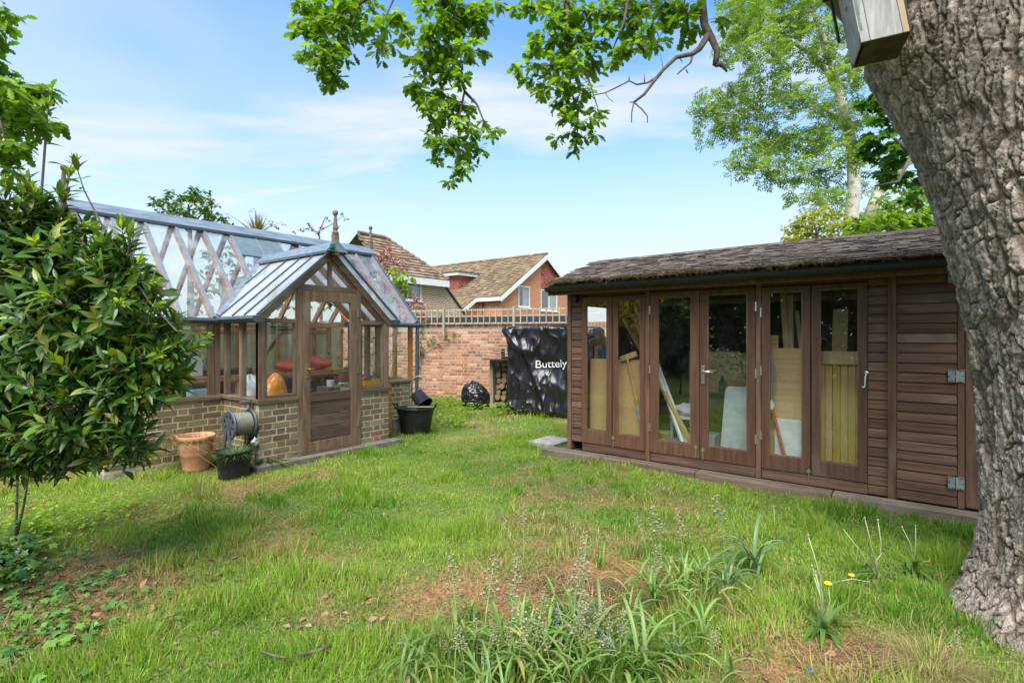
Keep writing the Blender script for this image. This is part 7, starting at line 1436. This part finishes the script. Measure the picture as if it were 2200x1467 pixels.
# ------------------------------------------------------------------ strap-leaved clumps, seed stalks, dandelions
M['strap'] = leafm('strap_leaf', [(.115, .22, .035), (.165, .29, .055), (.24, .34, .10), (.09, .175, .03), (.36, .33, .09)], .35, .38, .4); M['strap_b'] = leafm('blue_strap_leaf', [(.10, .18, .075), (.14, .23, .10), (.18, .27, .13)], .3, .4, .4)
def strap_mesh(mat, arch, name):
    n = 8; T = []; F = []
    for i in range(n + 1):
        f = i / n; a = arch * f * f; y = math.sin(min(a, 2.4)) / max(arch, .1) * 1.0 if False else None
    ang = 0.15; y = z = 0.; seg = 1 / n
    for i in range(n + 1):
        f = i / n; w = .030 * (1 - .15 * f) * (1 if f < .75 else max(.02, 1 - ((f - .75) / .25) ** 2)); T += [(0, y, z - .006), (w, y, z + .004), (-w, y, z + .004)]; ang += arch / n * (.4 + 1.2 * f); y += math.sin(ang) * seg; z += math.cos(ang) * seg
    for i in range(n): a = 3 * i; F += [(a, a + 1, a + 4, a + 3), (a + 2, a, a + 3, a + 5)]
    me = tmesh(name, T, F, mat); me.polygons.foreach_set('use_smooth', [True] * len(me.polygons)); return me
SM = {'g': [strap_mesh(M['strap'], a, 'leaf') for a in (1.3, 1.9, 2.4, 2.9)], 'b': [strap_mesh(M['strap_b'], a, 'leaf') for a in (1.6, 2.2, 2.8)]}
def clump(px, py, nl, L, kind, label, wide=1., name='bluebell_leaves', seed=0):
    rr = random.Random(seed); q = onZ(px, py); q.z = float(ground_z(np.array([q.x]), np.array([q.y]))[0]); o = thing(name, label, 'plant', tuple(q), 'strap-leaved bulb clumps in the lawn')
    for k in range(int(nl * 1.5)):
        me = rr.choice(SM[kind]); s = L * 1.15 * rr.uniform(.5, 1.2); Mx = Matrix.Translation(q + Vector((rr.uniform(-.03, .03), rr.uniform(-.03, .03), 0))) @ Matrix.Rotation(rr.uniform(0, 6.283), 4, 'Z') @ Matrix.Rotation(rr.uniform(-.1, .25), 4, 'X') @ Matrix.Diagonal((s * .85 * wide, s, s, 1)); inst('leaf', me, o, Mx)
for i, a in enumerate(((975, 1405, 12, .26, 'g', 'strap-leaved clump at the near edge of the dry brown patch'), (1010, 1330, 9, .22, 'g', 'small strap-leaved clump in the brown thatch'), (1110, 1395, 13, .26, 'g', 'strap-leaved clump among the tallest seed stalks'), (1215, 1350, 12, .26, 'g', 'strap-leaved clump behind the bluebell flowers'), (1300, 1385, 13, .27, 'g', 'dense strap-leaved clump with blue flowers beside it'), (1405, 1300, 12, .28, 'g', 'spreading strap-leaved clump at the end of the brown thatch'), (1290, 1215, 7, .16, 'g', 'upright fresh clump on the far side of the brown thatch'), (1470, 1270, 11, .26, 'g', 'strap-leaved clump between the thatch and the daffodil leaves'), (1620, 1225, 18, .36, 'b', 'blue-green arching daffodil leaves in the lawn'), (1530, 1300, 10, .24, 'g', 'low strap-leaved clump below the daffodil leaves'), (1440, 1425, 11, .26, 'g', 'strap-leaved clump near the bottom edge of the grass'), (1160, 1452, 12, .27, 'g', 'nearest strap-leaved clump under the seed stalks'), (1330, 1460, 12, .26, 'g', 'strap-leaved clump beside the drooping blue flowers'), (1500, 1235, 9, .22, 'g', 'short strap-leaved clump beside the daffodil leaves'), (1030, 1455, 10, .24, 'g', 'strap-leaved clump left of the nearest seed stalks'), (905, 1440, 9, .26, 'g', 'outermost strap-leaved clump at the lawn side of the seed stalks'), (1095, 1440, 11, .30, 'g', 'tall strap-leaved clump wrapped by seed stalks'), (1250, 1420, 12, .30, 'g', 'broad strap-leaved clump in the middle of the seed stalks'), (1385, 1455, 12, .28, 'g', 'strap-leaved clump on the oak side of the seed stalks'), (1180, 1400, 10, .26, 'g', 'strap-leaved clump just behind the tallest seed stalks'), (1360, 1340, 10, .26, 'g', 'strap-leaved clump along the far edge of the seed stalk patch'), (1560, 1265, 10, .24, 'b', 'small blue-green clump below the arching daffodil leaves'), (1510, 1380, 9, .24, 'g', 'lone strap-leaved clump between the seed stalks and the dandelion'))): clump(*a, seed=i)
# the tangle of bulb leaves between the clumps, too many and too mixed to count
T_ = []; F_ = []; ang = .25; y = z = 0.; nn_ = 7
for i in range(nn_ + 1):
    f = i / nn_; w = .021 * (1 if f < .7 else max(.03, 1 - ((f - .7) / .3) ** 2)); T_ += [(0, y, z - .005), (w, y, z + .003), (-w, y, z + .003)]; ang += 1.9 / nn_ * (.4 + 1.2 * f); y += math.sin(ang) / nn_; z += math.cos(ang) / nn_
for i in range(nn_): a = 3 * i; F_ += [(a, a + 1, a + 4, a + 3), (a + 2, a, a + 3, a + 5)]
gb_ = np.random.default_rng(19); p = scatter([930, 1000, 1080, 1150, 1220, 1290, 1360, 1430, 1100, 1250, 1400, 1180, 1330, 1480, 1420, 1500], [1440, 1400, 1430, 1400, 1380, 1410, 1390, 1420, 1460, 1455, 1455, 1440, 1440, 1290, 1270, 1250], .11, 620, gb_); N = len(p); a = gb_.uniform(0, 6.283, N)
el = gb_.normal(0, .35, N); zx = np.stack([np.cos(a) * np.sin(el), np.sin(a) * np.sin(el), np.cos(el)], -1); yx_ = np.stack([np.cos(a), np.sin(a), 0 * a], -1); xx = np.cross(yx_, zx); xx /= np.linalg.norm(xx, axis=1, keepdims=True); yx_ = np.cross(zx, xx)
o = cloud('bulb_leaves', T_, F_, p, np.stack([xx, yx_, zx], -1), gb_.uniform(.14, .33, N), M['strap'], None, 'stuff', at=tuple(float(v) for v in p.mean(0))); tag(o, 'tangled arching bulb leaves around the seed stalks in the foreground', 'leaves')
# gone-over bluebells
M['stalk'] = surf('stalk_green', (.20, .27, .09), (.30, .36, .14), 20, rough=.6, bump=0); M['seed'] = leafm('seed_capsule', [(.26, .21, .145), (.36, .295, .21), (.21, .22, .10), (.42, .35, .265)], .2, .8, .15, (1, 1, .9)); M['bell'] = leafm('bluebell_flower', [(.16, .22, .58), (.22, .28, .66), (.13, .17, .48)], .3, .5, .3, (1, 1, 1.2))
def octa(r, l): return [(r, 0, l * .5), (0, r, l * .5), (-r, 0, l * .5), (0, -r, l * .5), (0, 0, 0), (0, 0, l)], [(0, 1, 5), (1, 2, 5), (2, 3, 5), (3, 0, 5), (1, 0, 4), (2, 1, 4), (3, 2, 4), (0, 3, 4)]
def stalk_meshes(seed, h, flower):
    rr = random.Random(seed); st = MB(); hd = MB(); lx, ly = rr.uniform(-.10, .10), rr.uniform(-.10, .10); top = Vector((lx, ly, h)); pts = [Vector((0, 0, 0)), Vector((lx * .3, ly * .3, h * .5)), top]; st.tube(pts, [.0042, .0036, .002], 5)
    n = 11 if flower else 26
    for k in range(n):
        f = (k + .5) / n; z0 = h * (.60 + .40 * f); b = pts[1].lerp(top, (z0 / h - .5) * 2); a = k * 2.4 + rr.uniform(-.3, .3); out = Vector((math.cos(a), math.sin(a), .15 if not flower else -.3)); ln = .030 * (1.15 - .75 * f) * rr.uniform(.5, 1.4); c = b + out * ln; st.tube([b, c], [.0014, .001], 3, False)
        V, F = octa(.0088 * (1.15 - .4 * f) * (1 if not flower else .9), .017 if not flower else .022)
        hd.add([Vector(v) + c if not flower else Vector((v[0], v[1], -v[2])) + c for v in V], F)
    def mk(m, nm, mt):
        me = bpy.data.meshes.new(nm); me.from_pydata(m.v, [], m.f); me.materials.append(mt); return me
    return mk(st, 'stem', M['stalk']), mk(hd, 'seed_heads' if not flower else 'flowers', M['seed'] if not flower else M['bell'])
SV = [stalk_meshes(i, .38 + .03 * i, False) for i in range(5)]; FV = [stalk_meshes(20 + i, .24 + .03 * i, True) for i in range(3)]
rr = random.Random(9)
def place_stalk(px, py, ptop, variants, label, nm, grp):
    q = onZ(px, py); q.z = float(ground_z(np.array([q.x]), np.array([q.y]))[0]); s, hd = rr.choice(variants); hh = max(v.co.z for v in s.vertices); ht = min(.62, max(.12, (P(px, ptop, depth(q)).z - q.z))); o = thing(nm, label, 'plant', tuple(q), grp); k = ht / hh
    Mx = Matrix.Translation(q) @ Matrix.Rotation(rr.uniform(0, 6.28), 4, 'Z') @ Matrix.Diagonal((min(k, 1.2), min(k, 1.2), k, 1)); inst('stem', s, o, Mx); b = inst(hd.name.split('.')[0], hd, o, Mx); b['kind'] = 'stuff'
far_ = [(1125, 1200, 1085, 'lone bluebell seed stalk standing in the mid lawn'), (1395, 1215, 1108, 'seed stalk nearest the shed doors among the strap leaves'), (1425, 1230, 1085, 'paired seed stalk in front of the shed sleepers'), (1470, 1235, 1095, 'seed stalk beside the daffodil leaves'), (1558, 1190, 1062, 'tall pale seed stalk between the lawn and the shed'), (738, 1170, 1122, 'short seed stalk near the middle of the lawn'), (1405, 1310, 1165, 'seed stalk rising from the end of the brown thatch'), (1530, 1420, 1330, 'isolated green seed stalk near the bottom edge'), (2045, 1462, 1345, 'green seed stalk at the foot of the oak'), (2180, 1465, 1370, 'seed stalk in front of the oak root at the frame edge'), (1520, 1460, 1345, 'upright seed stalk below the daffodil leaves'), (860, 1425, 1345, 'leftmost seed stalk of the foreground patch')]
for a in far_: place_stalk(a[0], a[1], a[2], SV, a[3], 'bluebell_stalk', 'bluebell seed stalks')
for i, (px, py, pt_) in enumerate(((985, 1400, 1198), (1037, 1420, 1213), (1097, 1400, 1214), (1100, 1455, 1335), (1240, 1410, 1170), (1228, 1400, 1190), (1135, 1430, 1282), (1145, 1440, 1285), (1238, 1440, 1285), (1295, 1420, 1282), (1250, 1450, 1310), (975, 1465, 1355), (1000, 1462, 1360), (1043, 1460, 1340), (1110, 1462, 1312), (1185, 1465, 1355), (1200, 1440, 1360), (1262, 1465, 1330), (1280, 1462, 1335), (1330, 1445, 1305), (1215, 1462, 1290), (965, 1430, 1365), (1170, 1455, 1320), (1150, 1462, 1395), (1080, 1462, 1330), (1025, 1440, 1340))):
    place_stalk(px, py, pt_, SV, 'papery bluebell seed stalk in the foreground patch of seed heads', 'bluebell_stalk', 'bluebell seed stalks in the foreground patch')
for i, (px, py, pt_, lb) in enumerate(((1230, 1400, 1290, 'blue bluebell flower spike among the seed stalks behind the near clump'), (1222, 1420, 1310, 'second blue flower spike beside the seed stalks'), (1325, 1440, 1355, 'drooping blue flower spike right of the seed stalks'), (1335, 1455, 1370, 'nodding bluebell in front of its blue neighbour'), (1032, 1462, 1410, 'low bluebell at the bottom of the seed stalk patch'), (1050, 1465, 1420, 'lowest pair bluebell under the seed stalks'), (1398, 1440, 1370, 'bluebell near the strap leaves by the bottom edge'), (1420, 1455, 1405, 'short bluebell nearest the bottom edge'), (1740, 1466, 1425, 'bluebell on the bare earth in front of the oak'), (1475, 1440, 1375, 'pale bluebell beside the isolated strap clump'), (1256, 1466, 1445, 'tiny bluebell at the bottom edge under the seed stalks'))): place_stalk(px, py, pt_, FV, lb, 'bluebell', 'bluebells in flower')
# dandelions
M['dand'] = surf('dandelion_stem', (.36, .38, .18), (.48, .47, .28), 20, rough=.6, bump=0); M['dyel'] = plain('dandelion_yellow', (.72, .46, .01), .6); M['dclock'] = plain('dandelion_clock', (.30, .27, .20), .9)
def dandelion(base, tops, label, leaves=14, seed=1):
    q = onZ(*base); t_ = depth(q); o = thing('dandelion', label, 'plant', tuple(q), 'dandelions in the lawn')
    for (x_, y_, fl) in tops:
        e = P(x_, y_, t_ + U(-.04, .04)); mid = q.lerp(e, .5) + RT * U(-.035, .035) + Vector((0, 0, .03)); s_ = MB().tube([q, mid, e], [.0028, .0025, .002], 6).build('stem', M['dand'], o, smooth=True)
        if fl == 2: MB().lathe([(.004, -.012), (.008, -.004), (.019, .004), (.016, .009), (.001, .010)], e, 14).build('flower', M['dyel'], s_)
        else: MB().blob(e, (.0045, .0045, .009) if fl == 0 else (.007, .007, .008), 8, 6, .1, 3).build('bud' if fl == 0 else 'seed_head', M['dclock'], s_)
    blades('leaves', leaves, (q.x, q.y, q.z), .02, .17, M['weed'], o, 1.2, .4, 3.0, seed)
dandelion((1768, 1352), [(1736, 1150, 0), (1744, 1215, 1), (1752, 1228, 0), (1779, 1254, 2), (1748, 1235, 0)], 'dandelion plant with yellow flower and tall bare stems nearest the oak', 26, 4)
dandelion((1885, 1240), [(1813, 1138, 0), (1858, 1113, 0), (1886, 1117, 1), (1893, 1190, 0)], 'dandelion with three tall pale stems in front of the shed door', 12, 5)
dandelion((1962, 1228), [(1938, 1132, 0), (1967, 1130, 0), (1996, 1205, 0)], 'dandelion with two straight stems next to the oak trunk', 12, 6); dandelion((1830, 1250), [(1829, 1236, 2)], 'small yellow dandelion flower low in the lawn', 6, 7); dandelion((1668, 1160), [(1662, 1088, 1)], 'single dandelion clock before the sleepers', 6, 8)
dandelion((737, 1235), [(739, 1205, 1)], 'white dandelion clock in the left lawn', 6, 9)
# fallen twigs and litter
def twig(pts, r, label, mat='twig', name='fallen_twig'):
    pl = [onZ(x_, y_, .03) for x_, y_ in pts]; o = MB().tube(pl, [r, r * .9, r * .6][:len(pl)] if len(pl) <= 3 else r, 6).build(name, M[mat], None, smooth=True, at=tuple(pl[0])); tag(o, label, 'twig', 'fallen twigs on the lawn')
twig([(640, 1405), (680, 1398), (712, 1385)], .010, 'short thick grey twig lying in the near grass'); twig([(560, 1398), (590, 1408), (615, 1412)], .006, 'thin dark twig beside the thick grey one'); twig([(555, 1255), (590, 1248), (618, 1236)], .004, 'pale straight twig in the middle of the near lawn', 'dand'); twig([(140, 1235), (170, 1220), (195, 1200)], .006, 'dark twig on the ivy under the shrub'); twig([(340, 1330), (370, 1322), (395, 1312)], .005, 'reddish twig lying at the edge of the ivy', 'sleeper'); twig([(230, 1352), (260, 1350), (290, 1350)], .005, 'brown twig on bare earth beside the ivy', 'sleeper'); twig([(1530, 1218), (1575, 1238), (1615, 1265)], .004, 'long pale stem lying below the daffodil leaves', 'dand'); twig([(1780, 1253), (1830, 1243), (1870, 1250)], .003, 'bent pale stem beside the yellow dandelion', 'dand')
# dry tussock under the oak root
q = onZ(2000, 1440); o = thing('dry_tussock', 'straw-coloured dry grass tussock at the foot of the oak', 'tussock', tuple(q)); blades('blades', 900, (q.x, q.y, 0), .13, .17, M['straw'], o, .8, .8, .16, 21)
